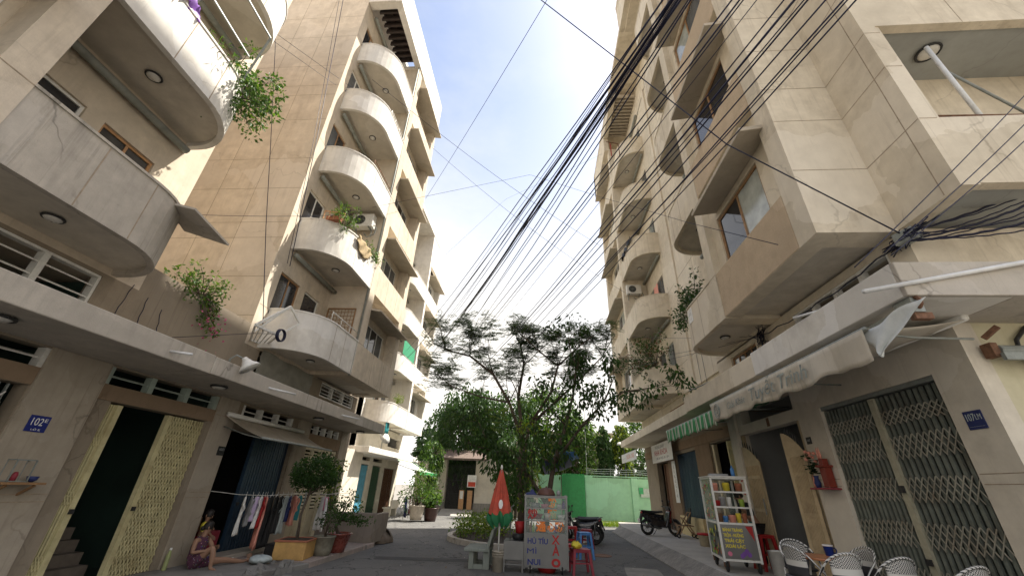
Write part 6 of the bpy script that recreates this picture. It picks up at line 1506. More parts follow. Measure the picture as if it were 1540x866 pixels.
m = MB(); m.sheet(lambda i,j:(-5.5+.42*math.sin(PI*j/2)*math.cos(2*PI*i)*(1+.12*math.sin(5*2*PI*i)),15.4+.5*math.sin(PI*j/2)*math.sin(2*PI*i),.02+.38*math.cos(PI*j/2)*(1+.15*math.sin(9*i+4*j))),30,10); tag(m.build('tarp_bundle',simple('brown tarpaulin',(.13,.10,.07),.8,var=.3),None,smooth=True),'lumpy brown tarpaulin bundle at the end of the bare cement wall','tarpaulin')
m = MB(); m.sheet(lambda i,j:(-9.1+.04*math.sin(8*i),23.4+.5*i,5.9-1.5*j),10,8); tag(m.build('towel',MC('teal'),None,smooth=True,solid=.01),'blue towel hanging from the lowest balcony of the sunlit white block','towel')
m = MB(); m.sheet(lambda i,j:(-8.88,23.6+2.4*i,9.25+.95*j),4,4); tag(m.build('balcony_netting',simple('green netting',(.03,.25,.12),.7),None,solid=.01),'green netting tied along a second floor balcony of the sunlit white block','netting')
# balcony laundry
m = MB(); m.sheet(lambda i,j:(4.9-.02+.05*math.sin(i*20)-.05*j,18.2+2.2*i,FB[2]+1.30+.06*math.sin(i*25)-.28*j),30,6); tag(m.build('black_clothes',MC('black'),None,smooth=True,solid=.02),'row of black clothes hung over a third floor balcony on the right','clothing')
m = MB(); m.sheet(lambda i,j:(6.15,18.7+.7*i,FB[1]+2.3-.9*j+.03*math.sin(9*i)),10,8); tag(m.build('orange_cloth',MC('salmon'),None,smooth=True,solid=.01),'orange cloth hanging at the back of a right-hand balcony','clothing')
m = MB(); m.tube([(4.1,17.9,21.4),(4.9,18.2,21.5),(4.9,18.2,20.4)],.03,6); tag(m.build('clothes_rack',M['rust']),'rusty clothes arm sticking out high on the right-hand balconies','rack')
m = MB(); m.sheet(lambda i,j:(4.3+.1*i,17.95+.15*i,21.35-1.1*j+.05*math.sin(8*i)),6,8); tag(m.build('red_cloth',MC('red'),None,smooth=True,solid=.01),'red cloth hanging from the rusty clothes arm high on the right','clothing')
# upper left balcony clutter
m = MB(); m.sheet(lambda i,j:(-6.25+.06*math.sin(5*i+2*j),3.35+.35*i,9.42-.22*j+.06*math.sin(11*i)),16,8); tag(m.build('laundry_bundle',MC('purple'),None,smooth=True,solid=.02),'purple and grey laundry hung over the second floor left balcony edge','clothing')
m = MB(); m.sheet(lambda i,j:(-6.22+.06*math.sin(7*i),2.95+.35*i,9.4-.33*j),10,6); tag(m.build('plastic_sheet',MC('faded'),None,smooth=True,solid=.01),'clear grey plastic sheet hung over the second floor left balcony edge','sheet')
pr = thing('laundry_rack','thin metal clothes frame leaning out over the second floor left balcony','rack',(-6.2,4.4,9.2)); m=MB(); m.bar((-6.3,4.9,9.2),(-5.8,4.6,10.2),.04); m.bar((-5.8,4.6,10.2),(-5.8,3.4,10.25),.03); m.bar((-6.3,3.5,9.2),(-5.8,3.4,10.25),.03); m.bar((-6.2,2.9,9.9),(-6.2,4.7,9.75),.03); m.build('frame',M['metal_grey'],pr)
# shelf stuff inside the dark shop
m = MB(); m.box(-8.9,-8.4,9.9,10.7,.09,.9); m.box(-8.88,-8.42,9.92,10.68,.9,1.6); tag(m.build('cabinet',MC('brown'),None,bevel=.01),'dim brown cabinet just inside the dark shop','cabinet')
m = MB(); m.ball((-8.5,10.4,1.7),(.14,.18,.09),14,10); tag(m.build('sun_hat',MC('white'),None,smooth=True),'pale sun hat on the cabinet inside the dark shop','hat')
m = MB(); m.box(-8.0,-7.75,10.15,10.6,.21,.65); tag(m.build('red_chest',MC('maroon'),None,bevel=.02),'dark red chest behind the seated woman in the shop doorway','chest')
# ------------------------------------------------------------------ vegetation
LG = [leafmat('dark broad leaf',(.026,.062,.015)), leafmat('mid broad leaf',(.043,.095,.022)), leafmat('fresh leaf',(.09,.17,.025)), leafmat('blue green feathery leaf',(.095,.14,.10),.4), leafmat('yellow green leaf',(.19,.26,.03)), leafmat('weeping leaf',(.026,.062,.02))]
BARK = simple('grey brown bark',(.10,.075,.055),.9,var=.35,scale=5,bumpk=.4)
rng = random.Random(11)
def rv(): 
    while True:
        v = Vector((rng.uniform(-1,1),rng.uniform(-1,1),rng.uniform(-1,1)))
        if .05 < v.length < 1: return v
def leaf(mb, c, d, L, W, n=None):
    d = d.normalized(); n = n or rv(); s_ = d.cross(n)
    if s_.length < 1e-3: return
    s_.normalize(); nn = s_.cross(d)
    mb.add([c, c+d*L*.5+s_*W*.5+nn*L*.06, c+d*L, c+d*L*.5-s_*W*.5+nn*L*.06],[(0,1,2,3)])
def clump(mb, c, rad, n, L, W, mats, droop=.3, flat=1.0):
    c = Vector(c)
    for _ in range(n):
        v = rv(); v = v.normalized()*(v.length**.6); p = c + Vector((v.x*rad, v.y*rad, v.z*rad*flat))
        d = (v*.7 + rv()*.8 + Vector((0,0,-droop)))
        mb.cm = mats[min(len(mats)-1, int(rng.random()*len(mats)))]
        k = rng.uniform(.6,1.25); leaf(mb, p, d, L*k, W*k)
def grow(mb, p, d, L, r, depth, tips, spread=.6, up=.15, seg=4, minr=.006, kids=(2,3)):
    pts = [p]; rs = [r]; q = p.copy(); dd = d.normalized()
    for k in range(seg):
        dd = (dd + rv()*.16 + Vector((0,0,up*.25))).normalized(); q = q + dd*(L/seg); pts.append(q.copy()); rs.append(max(minr, r*(1-.45*(k+1)/seg)))
    mb.tube(pts, rs, 7 if r > .03 else 5)
    if depth == 0: tips.append((q, dd)); return
    for k in range(rng.randint(*kids)):
        nd = (dd + rv()*spread*1.3 + Vector((0,0,up))).normalized(); st = pts[-1] if k == 0 else pts[rng.randint(2, seg)]
        grow(mb, st, nd, L*rng.uniform(.6,.85), rs[-1]*.8, depth-1, tips, spread, up, seg, minr, kids)
    if depth <= 2: tips.append((pts[seg//2], dd))
def fern(mb, p, d, L, mats, pairs=8):
    d = d.normalized(); side = d.cross(Vector((0,0,1)))
    if side.length < .1: side = Vector((1,0,0))
    side.normalize(); mb.cm = rng.choice(mats)
    for k in range(pairs):
        t = (k+.5)/pairs; c = p + d*L*t + Vector((0,0,-.16*L*t*t)); w_ = L*.42*math.sin(PI*(.15+.8*t))
        for s_ in (-1,1):
            dd = side*s_ + d*.45 + Vector((0,0,-.12+rng.uniform(-.1,.1)))
            leaf(mb, c, dd, w_, L*.085, Vector((0,0,1))+rv()*.25)
# 1. tall feathery tree in the island
ft = thing('feathery_tree','tall thin tree with an open crown of fine feathery leaves against the sky','tree',(-.75,16.6,0))
tk = MB(); tips = []
stem = [(-.75,16.6,0),(-.70,16.55,1.2),(-.82,16.5,2.4),(-.70,16.4,3.4)]
tk.tube(stem,[.17,.14,.125,.11],9)
tk.tube([(-.55,16.8,0),(-.5,16.8,1.4),(-.62,16.6,2.8),(-.5,16.3,4.0)],[.10,.085,.075,.06],8)
for path,r_ in (([(-.70,16.4,3.4),(-1.3,16.2,4.9),(-2.0,16,6.0),(-3.0,15.8,6.7),(-4.0,15.6,6.9)],.075),([(-.70,16.4,3.4),(-.95,16.5,5.2),(-.75,16.6,6.6),(-.9,16.4,7.4)],.08),([(-.5,16.3,4.0),(.4,16,5.3),(.7,16,6.4),(-.1,15.9,7.0),(-.9,15.7,7.7)],.06),([(-.5,16.3,4.0),(.6,16.3,5.0),(1.6,16.2,5.9),(2.6,16.2,6.9)],.065),([(.7,16,6.4),(1.6,15.8,7.2),(2.3,15.6,7.7)],.04),([(-1.3,16.2,4.9),(-2.6,16.6,5.2),(-3.8,16.6,5.6)],.045)):
    pp=[Vector(p) for p in path]; tk.tube(pp,[r_*(1-.6*k/(len(pp)-1)) for k in range(len(pp))],7)
    for k in range(1,len(pp)):
        dd=(pp[k]-pp[k-1]).normalized()
        for _ in range(2 if k<len(pp)-1 else 4):
            grow(tk, pp[k], (dd*.6+rv()*.9+Vector((0,0,.35))), rng.uniform(.7,1.1), r_*.35, 2, tips, .75,.22,3,.005)
keep=[k for k,f in enumerate(tk.f) if all(tk.v[i][2]<8.25 and tk.v[i][0]<3.2 for i in f)]
tk.f=[tk.f[k] for k in keep]; tk.m=[tk.m[k] for k in keep]
tk.build('trunk',BARK,ft,smooth=True)
lf = MB(); hi=[t for t in tips if 4.6<t[0].z<8.05 and -5.1<t[0].x<3.0]
for p,d in hi:
    for _ in range(8 if p.z>6.0 else 5):
        dd=Vector((rng.uniform(-1,1),rng.uniform(-1,1),rng.uniform(-.15,.35))); fern(lf, p+rv()*.22, dd, rng.uniform(.30,.50),[0,0,1],8)
lf.build('crown',[LG[3],LG[1]],ft)
# 2. dark broad-leaved tree in front of it
bt_ = thing('broadleaf_tree','dark broad-leaved tree with drooping leathery leaves close behind the noodle cart','tree',(.15,15.2,0))
tk = MB(); tips=[]
tk.tube([(.15,15.2,0),(.2,15.2,1.3),(.45,15.1,2.6),(.9,15,3.9),(1.2,14.9,5.0),(1.35,14.8,6.0)],[.11,.095,.08,.06,.045,.02],8)
tk.tube([(.2,15.2,1.3),(-.4,15,2.2),(-1.2,14.8,2.8),(-1.9,14.7,3.0)],[.07,.05,.035,.02],7)
tk.tube([(.45,15.1,2.6),(1.4,14.6,3.8),(2.2,14.3,4.6),(2.9,14.1,4.95),(3.7,14.0,5.0)],[.06,.045,.035,.022,.01],7)
for p,d in (((1.2,14.9,5.0),(.2,0,1)),((1.35,14.8,6.0),(-.2,0,1)),((.9,15,3.9),(-.6,-.2,.6)),((.45,15.1,2.6),(-.7,-.4,.4)),((-1.2,14.8,2.8),(-.6,-.3,.3)),((-1.9,14.7,3.0),(-.7,0,.1)),((2.2,14.3,4.6),(.3,-.2,.4)),((2.9,14.1,4.95),(.8,-.1,.1)),((1.4,14.6,3.8),(.3,-.4,.2)),((-.4,15,2.2),(-.2,-.5,.4))):
    grow(tk,Vector(p),Vector(d),.9,.035,2,tips,.8,.1,3,.006)
tk.build('trunk',BARK,bt_,smooth=True)
lf = MB()
for p,d in tips: clump(lf,p,.30,26,.20,.085,[0,0,0,1],.9)
for c,rad,n in (((1.25,14.8,5.6),.35,90),((1.3,14.8,4.9),.5,150),((.95,14.8,4.1),.5,110),((1.9,14.4,4.9),.4,70),((1.55,14.6,6.1),.25,40),((3.5,14.0,4.75),.35,60),((2.9,14.1,4.75),.35,60),((-1.6,14.7,2.6),.5,120),((-1.0,14.8,2.2),.5,120),((-.5,14.7,1.6),.45,90),((.3,14.9,3.0),.6,140),((1.0,14.7,3.2),.5,90),((-1.9,14.7,3.2),.4,70)): clump(lf,c,rad,n,.21,.085,[0,0,0,1],1.0)
lf.build('crown',[LG[0],LG[1]],bt_)
# 3. bright green sapling
sp_ = thing('sapling','slender sapling with bright yellow-green leaves climbing beside the tree trunks','tree',(-.35,15.6,0)); tk=MB(); tk.tube([(-.35,15.6,0),(-.3,15.6,1.5),(-.35,15.5,2.8),(-.2,15.5,4.2)],[.03,.025,.02,.01],6)
for k in range(9): z=1.4+.35*k; tk.tube([(-.3,15.6,z),(-.3+rng.uniform(-.9,.9),15.5+rng.uniform(-.4,.3),z+.35)],[.012,.005],5)
tk.build('trunk',BARK,sp_,smooth=True); lf=MB()
for k in range(26): clump(lf,(-.35+rng.gauss(0,.55),15.5+rng.gauss(0,.25),1.3+rng.random()*2.9),.22,20,.13,.06,[0,0,1],.5)
for c in ((-2.2,15.2,3.7),(-2.5,15.1,3.3),(-1.9,15.2,4.3),(-1.5,15.3,3.9),(-2.9,15.2,4.2),(-1.1,15.3,4.6)): 
    for _ in range(7): fern(lf,Vector(c)+rv()*.35,Vector((rng.uniform(-1,1),rng.uniform(-.6,.6),rng.uniform(-.3,.1))),.5,[0,1],7)
lf.build('crown',[LG[4],LG[2]],sp_)
# island hedge and kerb
hg = thing('hedge','low clipped bright green hedge round the foot of the trees','hedge',(-1.9,18,0)); lf=MB()
for k in range(150): clump(lf,(rng.uniform(-3.2,-1.3),rng.uniform(16.3,20.0),rng.uniform(.25,.75)),.22,24,.09,.05,[0,0,1],.1)
lf.build('leaves',[LG[2],LG[4]],hg); tk=MB()
for k in range(40): x,y=rng.uniform(-3.1,-1.4),rng.uniform(16.4,19.9); tk.tube([(x,y,0),(x+rng.uniform(-.1,.1),y,.6)],[.012,.005],4)
tk.build('twig_foliage',BARK,hg)
ring=[]
for k in range(40): a=2*PI*k/40; ring.append((-.9+2.75*math.cos(a)*1.0, 18.0+3.0*math.sin(a)))
g=MB()
for k in range(40):
    a,b_=ring[k],ring[(k+1)%40]; c_=Vector((-.9,18.0)); ia=c_+(Vector(a)-c_)*.93; ib=c_+(Vector(b_)-c_)*.93
    g.hexa([(a[0],a[1],-.05),(b_[0],b_[1],-.05),(ib.x,ib.y,-.05),(ia.x,ia.y,-.05),(a[0],a[1],.16),(b_[0],b_[1],.16),(ib.x,ib.y,.16),(ia.x,ia.y,.16)])
structure(g,'island_kerb',M['concrete'])
g=MB(); g.ext([(-.9+(x+.9)*.925,18+(y-18)*.925,-.05) for x,y in ring],(0,0,.15)); structure(g,'island_soil',M['soil'])
# 4. background trees, each its own
def bg_tree(name,label,x,y,h,rad,mats,mi,n=70,leafL=.3,z0=.3,trunk=.16,weep=0,flat=1.0,grp=None):
    t=thing(name,label,'tree',(x,y,0),0,grp); tk=MB(); tips=[]
    tk.tube([(x,y,0),(x+.1,y,h*.3),(x-.1,y,h*.6),(x,y,h*.85)],[trunk,trunk*.8,trunk*.5,trunk*.2],7)
    for k in range(9): a=rng.uniform(0,6.28); z=h*rng.uniform(.3,.75); tk.tube([(x,y,z),(x+math.cos(a)*rad*.4,y+math.sin(a)*rad*.4,z+h*.10),(x+math.cos(a)*rad*.75,y+math.sin(a)*rad*.75,z+h*.13)],[trunk*.4,trunk*.25,.015],5)
    tk.build('trunk',BARK,t,smooth=True); lf=MB()
    for k in range(n):
        v=rv(); v=v.normalized()*(v.length**.45); c=Vector((x+v.x*rad,y+v.y*rad,h*(z0+(1-z0)*(.5+.5*v.z*flat))))
        cr=rad*rng.uniform(.14,.30); clump(lf,c,cr,44,leafL*1.2,leafL*.55,mi,.5+weep,1+weep*.7)
        if weep and rng.random()<.6:
            for q in range(14): clump(lf,c+Vector((rng.gauss(0,.12),rng.gauss(0,.12),-q*.09*weep*1.5)),.12,4,leafL*.8,leafL*.25,mi,2)
    lf.build('crown',mats,t); return t
bg_tree('weeping_tree','large dark weeping tree over the iron gate at the end of the street',-6.3,35,9.3,3.0,[LG[0],LG[5],LG[1]],[0,0,1,1,2],190,.30,.30,.25,1.0)
bg_tree('weeping_tree','dark weeping tree right of the iron gate canopy',-2.7,36,9.0,2.9,[LG[0],LG[5],LG[1]],[0,1,1,2],170,.30,.30,.22,.8)
bg_tree('leaning_tree','dense leafy tree before the pale wall right of the iron gate',-1.7,29.5,5.6,1.5,[LG[0],LG[1],LG[5]],[0,0,1,2],90,.22,.12,.1,.4)
bg_tree('round_tree','sunlit mid green tree behind the middle of the end wall',.6,37,10.0,3.0,[LG[1],LG[2],LG[5]],[0,0,1,2],170,.28,.30,.2)
bg_tree('round_tree','bushy green tree behind the green wall gate',2.9,35.2,7.6,1.9,[LG[1],LG[0],LG[2]],[0,1,2,0],90,.25,.25,.16)
bg_tree('column_tree','tall narrow weeping mast tree behind the left part of the green wall',5.05,34.0,6.6,.62,[LG[5],LG[0],LG[1]],[0,0,1,2],80,.26,.12,.09,1.2)
bg_tree('column_tree','narrow tree with a yellow-green top beside the lamp behind the green wall',6.45,34.5,7.0,.72,[LG[4],LG[5],LG[0]],[0,0,1,2],80,.24,.10,.09,.6)
bg_tree('round_tree','pale leafy tree far right behind the green wall',8.6,37,8.4,1.9,[LG[2],LG[1],LG[0]],[0,1,1,2],90,.26,.2,.15)
bg_tree('round_tree','dim tree low behind the green wall next to the far doorway',8.3,34,4.6,1.4,[LG[0],LG[1]],[0,0,1],70,.22,.1,.12)
bg_tree('drooping_bush','pale drooping fern-like bush at the left of the iron gate',-7.7,29.6,5.0,.8,[LG[1],LG[2],LG[5]],[0,0,1,2],34,.2,.35,.07,1.0)
bg_tree('round_tree','dense dark tree beyond the white block at the end of the street',-9.9,38,8.0,1.6,[LG[0],LG[5],LG[1]],[0,0,1],80,.3,.2,.2)
# 5. plants in pots and on balconies
def shrub(name,label,base,clumps,mats,mi,L=.09,W=.045,stems=True,cat='plant',grp=None,droop=.3):
    t=thing(name,label,cat,base,0,grp); tk=MB(); lf=MB(); b_=Vector(base)
    for c,rad,n in clumps:
        c=Vector(c)
        if stems: m_=(b_+c)/2+Vector((rng.uniform(-.06,.06),rng.uniform(-.06,.06),.1*(c-b_).length)); tk.tube([b_,m_,c],[.014,.010,.004],5)
        clump(lf,c,rad,n,L,W,mi,droop)
    if stems: tk.build('stems',BARK,t,smooth=True)
    lf.build('leaves',mats,t); return t
tp_=thing('topiary_tree','dark round-headed clipped tree growing from the wooden planter','tree',(-5.98,10.95,.5)); tk=MB(); tk.tube([(-5.98,10.95,.5),(-6.05,10.97,1.0),(-5.98,11.0,1.5),(-5.92,11.0,1.9)],[.035,.03,.028,.02],7)
for k in range(10): a=k*.63; tk.tube([(-5.98,11,1.45+.03*k),(-5.98+.4*math.cos(a),11+.4*math.sin(a),1.75+.04*k)],[.015,.006],5)
tk.build('trunk',BARK,tp_,smooth=True); lf=MB()
for k in range(110): v=rv(); v=v.normalized()*(v.length**.4); clump(lf,(-5.93+v.x*.52,11+v.y*.52,1.98+v.z*.38),.14,30,.08,.045,[0,0,0,1],.1)
lf.build('crown',[LG[0],LG[1]],tp_)
bo=thing('bonsai','dark spreading bonsai in the glossy maroon pot','tree',(-5.5,12.15,.52)); tk=MB(); tk.tube([(-5.5,12.15,.5),(-5.6,12.1,.7),(-5.48,12.12,.9)],[.05,.045,.03],7)
pads=[(-5.35,12.1,1.0),(-5.75,12.15,1.0),(-5.1,12.05,.9),(-5.5,12.1,1.2),(-4.95,12.1,.82),(-5.85,12.1,.8),(-5.3,11.9,.95)]
for c in pads: tk.tube([(-5.5,12.12,.85),c],[.02,.008],5)
tk.build('trunk',BARK,bo,smooth=True); lf=MB()
for c in pads:
    for k in range(5): clump(lf,Vector(c)+Vector((rng.gauss(0,.1),rng.gauss(0,.1),rng.gauss(0,.05))),.12,34,.06,.034,[0,0,1],.0,.6)
lf.build('crown',[LG[0],LG[1]],bo)
shrub('potted_plant','thin herb in the grey cement pot',(-5.58,11.55,.5),[((-5.58+rng.gauss(0,.15),11.55+rng.gauss(0,.15),.75+rng.random()*.25),.1,16) for _ in range(8)],[LG[0],LG[1]],[0,1],.08,.03)
shrub('potted_bush','leafy bush in the terracotta pot rising over the bare cement wall',(-6.75,14.85,.45),[((-6.7+rng.gauss(0,.28),14.85+rng.gauss(0,.2),1.1+rng.gauss(0,.25)),.16,28) for _ in range(16)],[LG[1],LG[2]],[0,0,1],.10,.05)
shrub('potted_bush','tall sunlit yellow-green bush at the left end of the cement wall',(-7.3,15.1,.4),[((-7.3+rng.gauss(0,.15),15.1+rng.gauss(0,.2),.8+rng.random()*1.6),.18,30) for _ in range(18)],[LG[2],LG[4],LG[1]],[0,1,2],.10,.05)
shrub('potted_bush','big fresh green bush in the pale pot near the white block',(-6.85,24.3,.7),[((-6.85+rng.gauss(0,.35),24.3+rng.gauss(0,.3),1.5+rng.gauss(0,.45)),.25,34) for _ in range(24)],[LG[1],LG[2]],[0,0,1],.16,.07)
shrub('potted_bush','broad round-leaved plant in the dark glazed pot',(-6.2,24.9,.6),[((-6.2+rng.gauss(0,.3),24.9+rng.gauss(0,.25),1.15+rng.gauss(0,.25)),.2,22) for _ in range(16)],[LG[1],LG[2]],[0,1],.22,.14)
shrub('potted_bush','tall thin bush behind the pale pot',(-7.1,25.2,.08),[((-7.1+rng.gauss(0,.2),25.2+rng.gauss(0,.2),1.2+rng.random()*1.6),.2,26) for _ in range(16)],[LG[2],LG[1]],[0,1],.15,.06)
bal='plants hanging from balconies'
shrub('balcony_plant','bushy sunlit shrub spilling over the end of the second floor left balcony',(-6.75,5.1,9.1),[((-6.4+rng.gauss(0,.22),5.25+rng.gauss(0,.28),9.2+rng.gauss(0,.40)),.16,40) for _ in range(46)],[LG[1],LG[2]],[0,0,1],.10,.05,grp=bal)
shrub('balcony_plant','thin grassy plant behind the mint rail of the second floor left balcony',(-6.4,4.2,9.1),[((-6.4+rng.gauss(0,.1),4.2+rng.gauss(0,.25),9.4+rng.gauss(0,.12)),.12,16) for _ in range(9)],[LG[2],LG[1]],[0,1],.14,.02,grp=bal)
fl=shrub('flowering_plant','bougainvillea with pink flowers trailing over the courtyard wall above the left canopy',(-7.75,7.5,5.4),[((-7.6+rng.gauss(0,.12),7.3+rng.gauss(0,.48),5.62+rng.gauss(0,.17)),.14,22) for _ in range(26)]+[((-7.55,7.75+rng.gauss(0,.14),5.1+rng.gauss(0,.25)),.12,20) for _ in range(12)],[LG[1],LG[2]],[0,1],.09,.045,grp=bal)
pm=MB()
for _ in range(60): p=Vector((-7.48+rng.gauss(0,.06),7.8+rng.gauss(0,.25),4.85+rng.gauss(0,.22))); leaf(pm,p,rv(),.06,.05)
pm.build('flower_petals',simple('pink petals',(.50,.10,.20),.6),fl)  # pink bougainvillea flowers, built as loose single petals, no leaves
shrub('balcony_plant','leafy plants along the near rim of the second tower balcony',(-6.7,10.3,9.2),[((-6.45+rng.gauss(0,.15),10.15+rng.gauss(0,.35),9.5+rng.gauss(0,.14)),.13,22) for _ in range(18)],[LG[1],LG[2]],[0,1],.11,.04,grp=bal)
shrub('balcony_plant','green plants trailing at the far end of the second tower balcony',(-6.4,12.0,9.3),[((-6.25+rng.gauss(0,.08),11.95+rng.gauss(0,.18),9.45+rng.gauss(0,.2)),.13,22) for _ in range(14)],[LG[2],LG[1]],[0,1],.10,.04,grp=bal)
dm=MB(); dm.sheet(lambda i,j:(-6.21+.035*math.sin(i*17+j*7),10.6+1.1*i,9.32-.55*j*(.5+.5*math.sin(PI*i))),16,8); tag(dm.build('dry_creeper',simple('dead straw coloured creeper',(.32,.24,.13),.9,var=.4,scale=14),None,smooth=True,solid=.02),'dead straw-coloured creeper hanging on the second tower balcony front','plant')
shrub('balcony_plant','dense dark shrub overhanging the first floor balcony of the pebbledash block',(4.85,11.2,6.9),[((4.75+rng.gauss(0,.22),11.3+rng.gauss(0,.5),7.2+rng.gauss(0,.28)),.17,30) for _ in range(36)]+[((4.4,11.9+rng.gauss(0,.2),6.75+rng.gauss(0,.25)),.14,22) for _ in range(9)],[LG[0],LG[1]],[0,0,1],.11,.05,grp=bal)
shrub('balcony_plant','big reddish green bush growing from the lowest balcony of the far right block',(5.4,18.6,7.0),[((5.0+rng.gauss(0,.35),18.7+rng.gauss(0,.8),7.7+rng.gauss(0,.5)),.25,30) for _ in range(44)],[LG[1],LG[0],simple('reddish leaf',(.16,.07,.03),.6)],[0,0,1,1,2],.15,.06,grp=bal)
shrub('balcony_plant','small yellow-green plant on a lower balcony of the sunlit white block',(-9.1,24.6,6.2),[((-9.0+rng.gauss(0,.1),24.6+rng.gauss(0,.35),6.5+rng.gauss(0,.2)),.16,16) for _ in range(10)],[LG[4],LG[2]],[0,1],.2,.03,grp=bal)
tr=thing('balcony_trough','small terracotta trough with a wooden rail on the second tower balcony','planter',(-6.6,9.8,9.25)); m=MB(); m.box(-6.95,-6.5,9.72,9.9,9.30,9.45); m.build('trough',MC('terracotta'),tr)
m=MB(); m.bar((-7.0,9.66,9.6),(-6.4,9.8,9.6),.03)
for k in range(5): m.bar((-7.0+.15*k,9.66+.035*k,9.3),(-7.0+.15*k,9.66+.035*k,9.6),.025)
m.build('rail',M['wood_light'],tr)
# weeds by the right lane and trees overhanging
gm=MB()
for k in range(420): p=Vector((rng.uniform(3.6,4.9),rng.uniform(26.3,27.6),0)); gm.cm=rng.choice((0,1)); leaf(gm,p,Vector((rng.gauss(0,.3),rng.gauss(0,.3),1)),rng.uniform(.15,.4),.03)
tag(gm.build('grass',[LG[2],LG[4]],None),kind='stuff',label='tuft of bright weeds at the sunlit corner of the right lane')
# tarpaulins strung behind the trees
for lb,P4,c_ in (('dark grey tarpaulin slung between the trees',((.0,20,2.95),(1.2,20,3.3),(1.7,21.5,2.9),(.2,21.5,2.45)),'navy'),('bright blue tarpaulin scrap above the dark one',((.6,20.4,3.35),(1.6,20.4,3.5),(1.9,21.3,3.2),(.9,21.3,3.05)),'skyblue')):
    q=[Vector(p) for p in P4]; mb=MB(); mb.sheet(lambda i,j:q[0].lerp(q[1],i).lerp(q[3].lerp(q[2],i),j)-Vector((0,0,.18*math.sin(PI*i)*math.sin(PI*j)+.03*math.sin(9*i+3*j))),14,10); tag(mb.build('tarpaulin',MC(c_),None,smooth=True,solid=.008),lb,'tarpaulin')
# lamp behind green wall
wl=thing('wall_lamp','white dome lamp on a pole behind the green wall','lamp',(6.3,32.4,2.7)); m=MB(); m.tube([(6.3,32.4,2.0),(6.3,32.4,4.9),(6.1,32.2,5.1)],.03,6); m.build('pole',M['metal_dark'],wl); m=MB(); m.lathe([(.0,5.2),(.16,5.15),(.24,5.02),(.25,4.98),(0,4.98)],(5.95,32.0,0),16); m.build('shade',M['metal_white'],wl,smooth=True)

# ---- things lying on the road
lm=MB(); lr=random.Random(9)
for k in range(520):
    x,y=(lr.gauss(-.6,2.0),lr.gauss(15.5,4.0)) if lr.random()<.6 else (lr.uniform(-5,3.4),lr.uniform(8.5,28))
    if x>3.5 or x<-5.2: continue
    lm.cm=lr.choice((0,0,1)); a=lr.uniform(0,6.28); L=lr.uniform(.03,.08); c=Vector((x,y,.006+lr.uniform(0,.012))); d=Vector((math.cos(a),math.sin(a),lr.uniform(-.1,.25))); s_=Vector((-d.y,d.x,lr.uniform(-.2,.2)))*.3
    lm.add([c,c+d*L*.5+s_*L,c+d*L,c+d*L*.5-s_*L],[(0,1,2,3)])
tag(lm.build('leaf_litter',[simple('dry leaf',(.16,.10,.045),.9,var=.4),simple('pale scrap',(.40,.37,.32),.9)],None),kind='stuff',label='dry leaves and paper scraps strewn over the road')
for lb,x,y,w_,h_,rz_ in (('dark square asphalt repair patch in the road before the noodle cart',.9,9.9,1.5,1.0,.2),('long dark trench repair across the road left of the bench',-3.2,12.6,2.6,.5,.12),('pale cement repair patch at the right of the road',2.6,12.2,.9,1.6,-.1)):
    pm=MB(); n=16; pts=[]
    for k in range(n):
        a=2*PI*k/n; q=max(abs(math.cos(a)),abs(math.sin(a))); u_,v_=math.cos(a)/q*w_/2*(1+lr.uniform(-.06,.06)),math.sin(a)/q*h_/2*(1+lr.uniform(-.06,.06)); pts.append((x+u_*math.cos(rz_)-v_*math.sin(rz_),y+u_*math.sin(rz_)+v_*math.cos(rz_),.004))
    pm.add(pts,[tuple(range(n))]); structure(pm,'road_patch',simple('asphalt repair',(.06,.058,.055) if 'dark' in lb else (.26,.245,.215),.9,var=.3,scale=3,world=True,bumpk=.4))
mh=MB(); mh.lathe([(.34,.004),(.34,.012),(.29,.013),(.285,.008),(0,.008)],(1.9,15.0,0),28); tag(mh.build('manhole_cover',M['rust']),'round rusty manhole cover set in the road beside the stools','manhole')
# ------------------------------------------------------------------ overhead cables
FPX = 584.57
_m = camo.matrix_world; _a = Vector((_m[0][0],_m[1][0],_m[2][0])); _b = Vector((_m[0][1],_m[1][1],_m[2][1])); _c = -Vector((_m[0][2],_m[1][2],_m[2][2]))
def at(px,py,Y):      # point of the street at distance Y that the photograph shows at px, py
    d = _a*(px-770) - _b*(py-433) + _c*FPX
    return Vector((0,0,1.8)) + d*(Y/d.y)
wr_ = random.Random(4)
def cable(label, pts, r, grp=None, sag=.0, wob=0, name='overhead_cable'):
    P=[Vector(p) for p in pts]
    if len(P)==2:
        n=22; ph=wr_.random()*6
        P=[P[0].lerp(P[1],k/n)+Vector((wob*math.sin(k*.9+ph),0,-sag*4*(k/n)*(1-k/n)+wob*math.sin(k*1.7+ph))) for k in range(n+1)]
    mb=MB(); mb.tube(P,r,5); return tag(mb.build(name,M['cable'],None,smooth=True),label,'cable',grp)
GA_='overhead cables in the dense bundle'; LA='black cable in the dense bundle crossing the sky to the upper right'
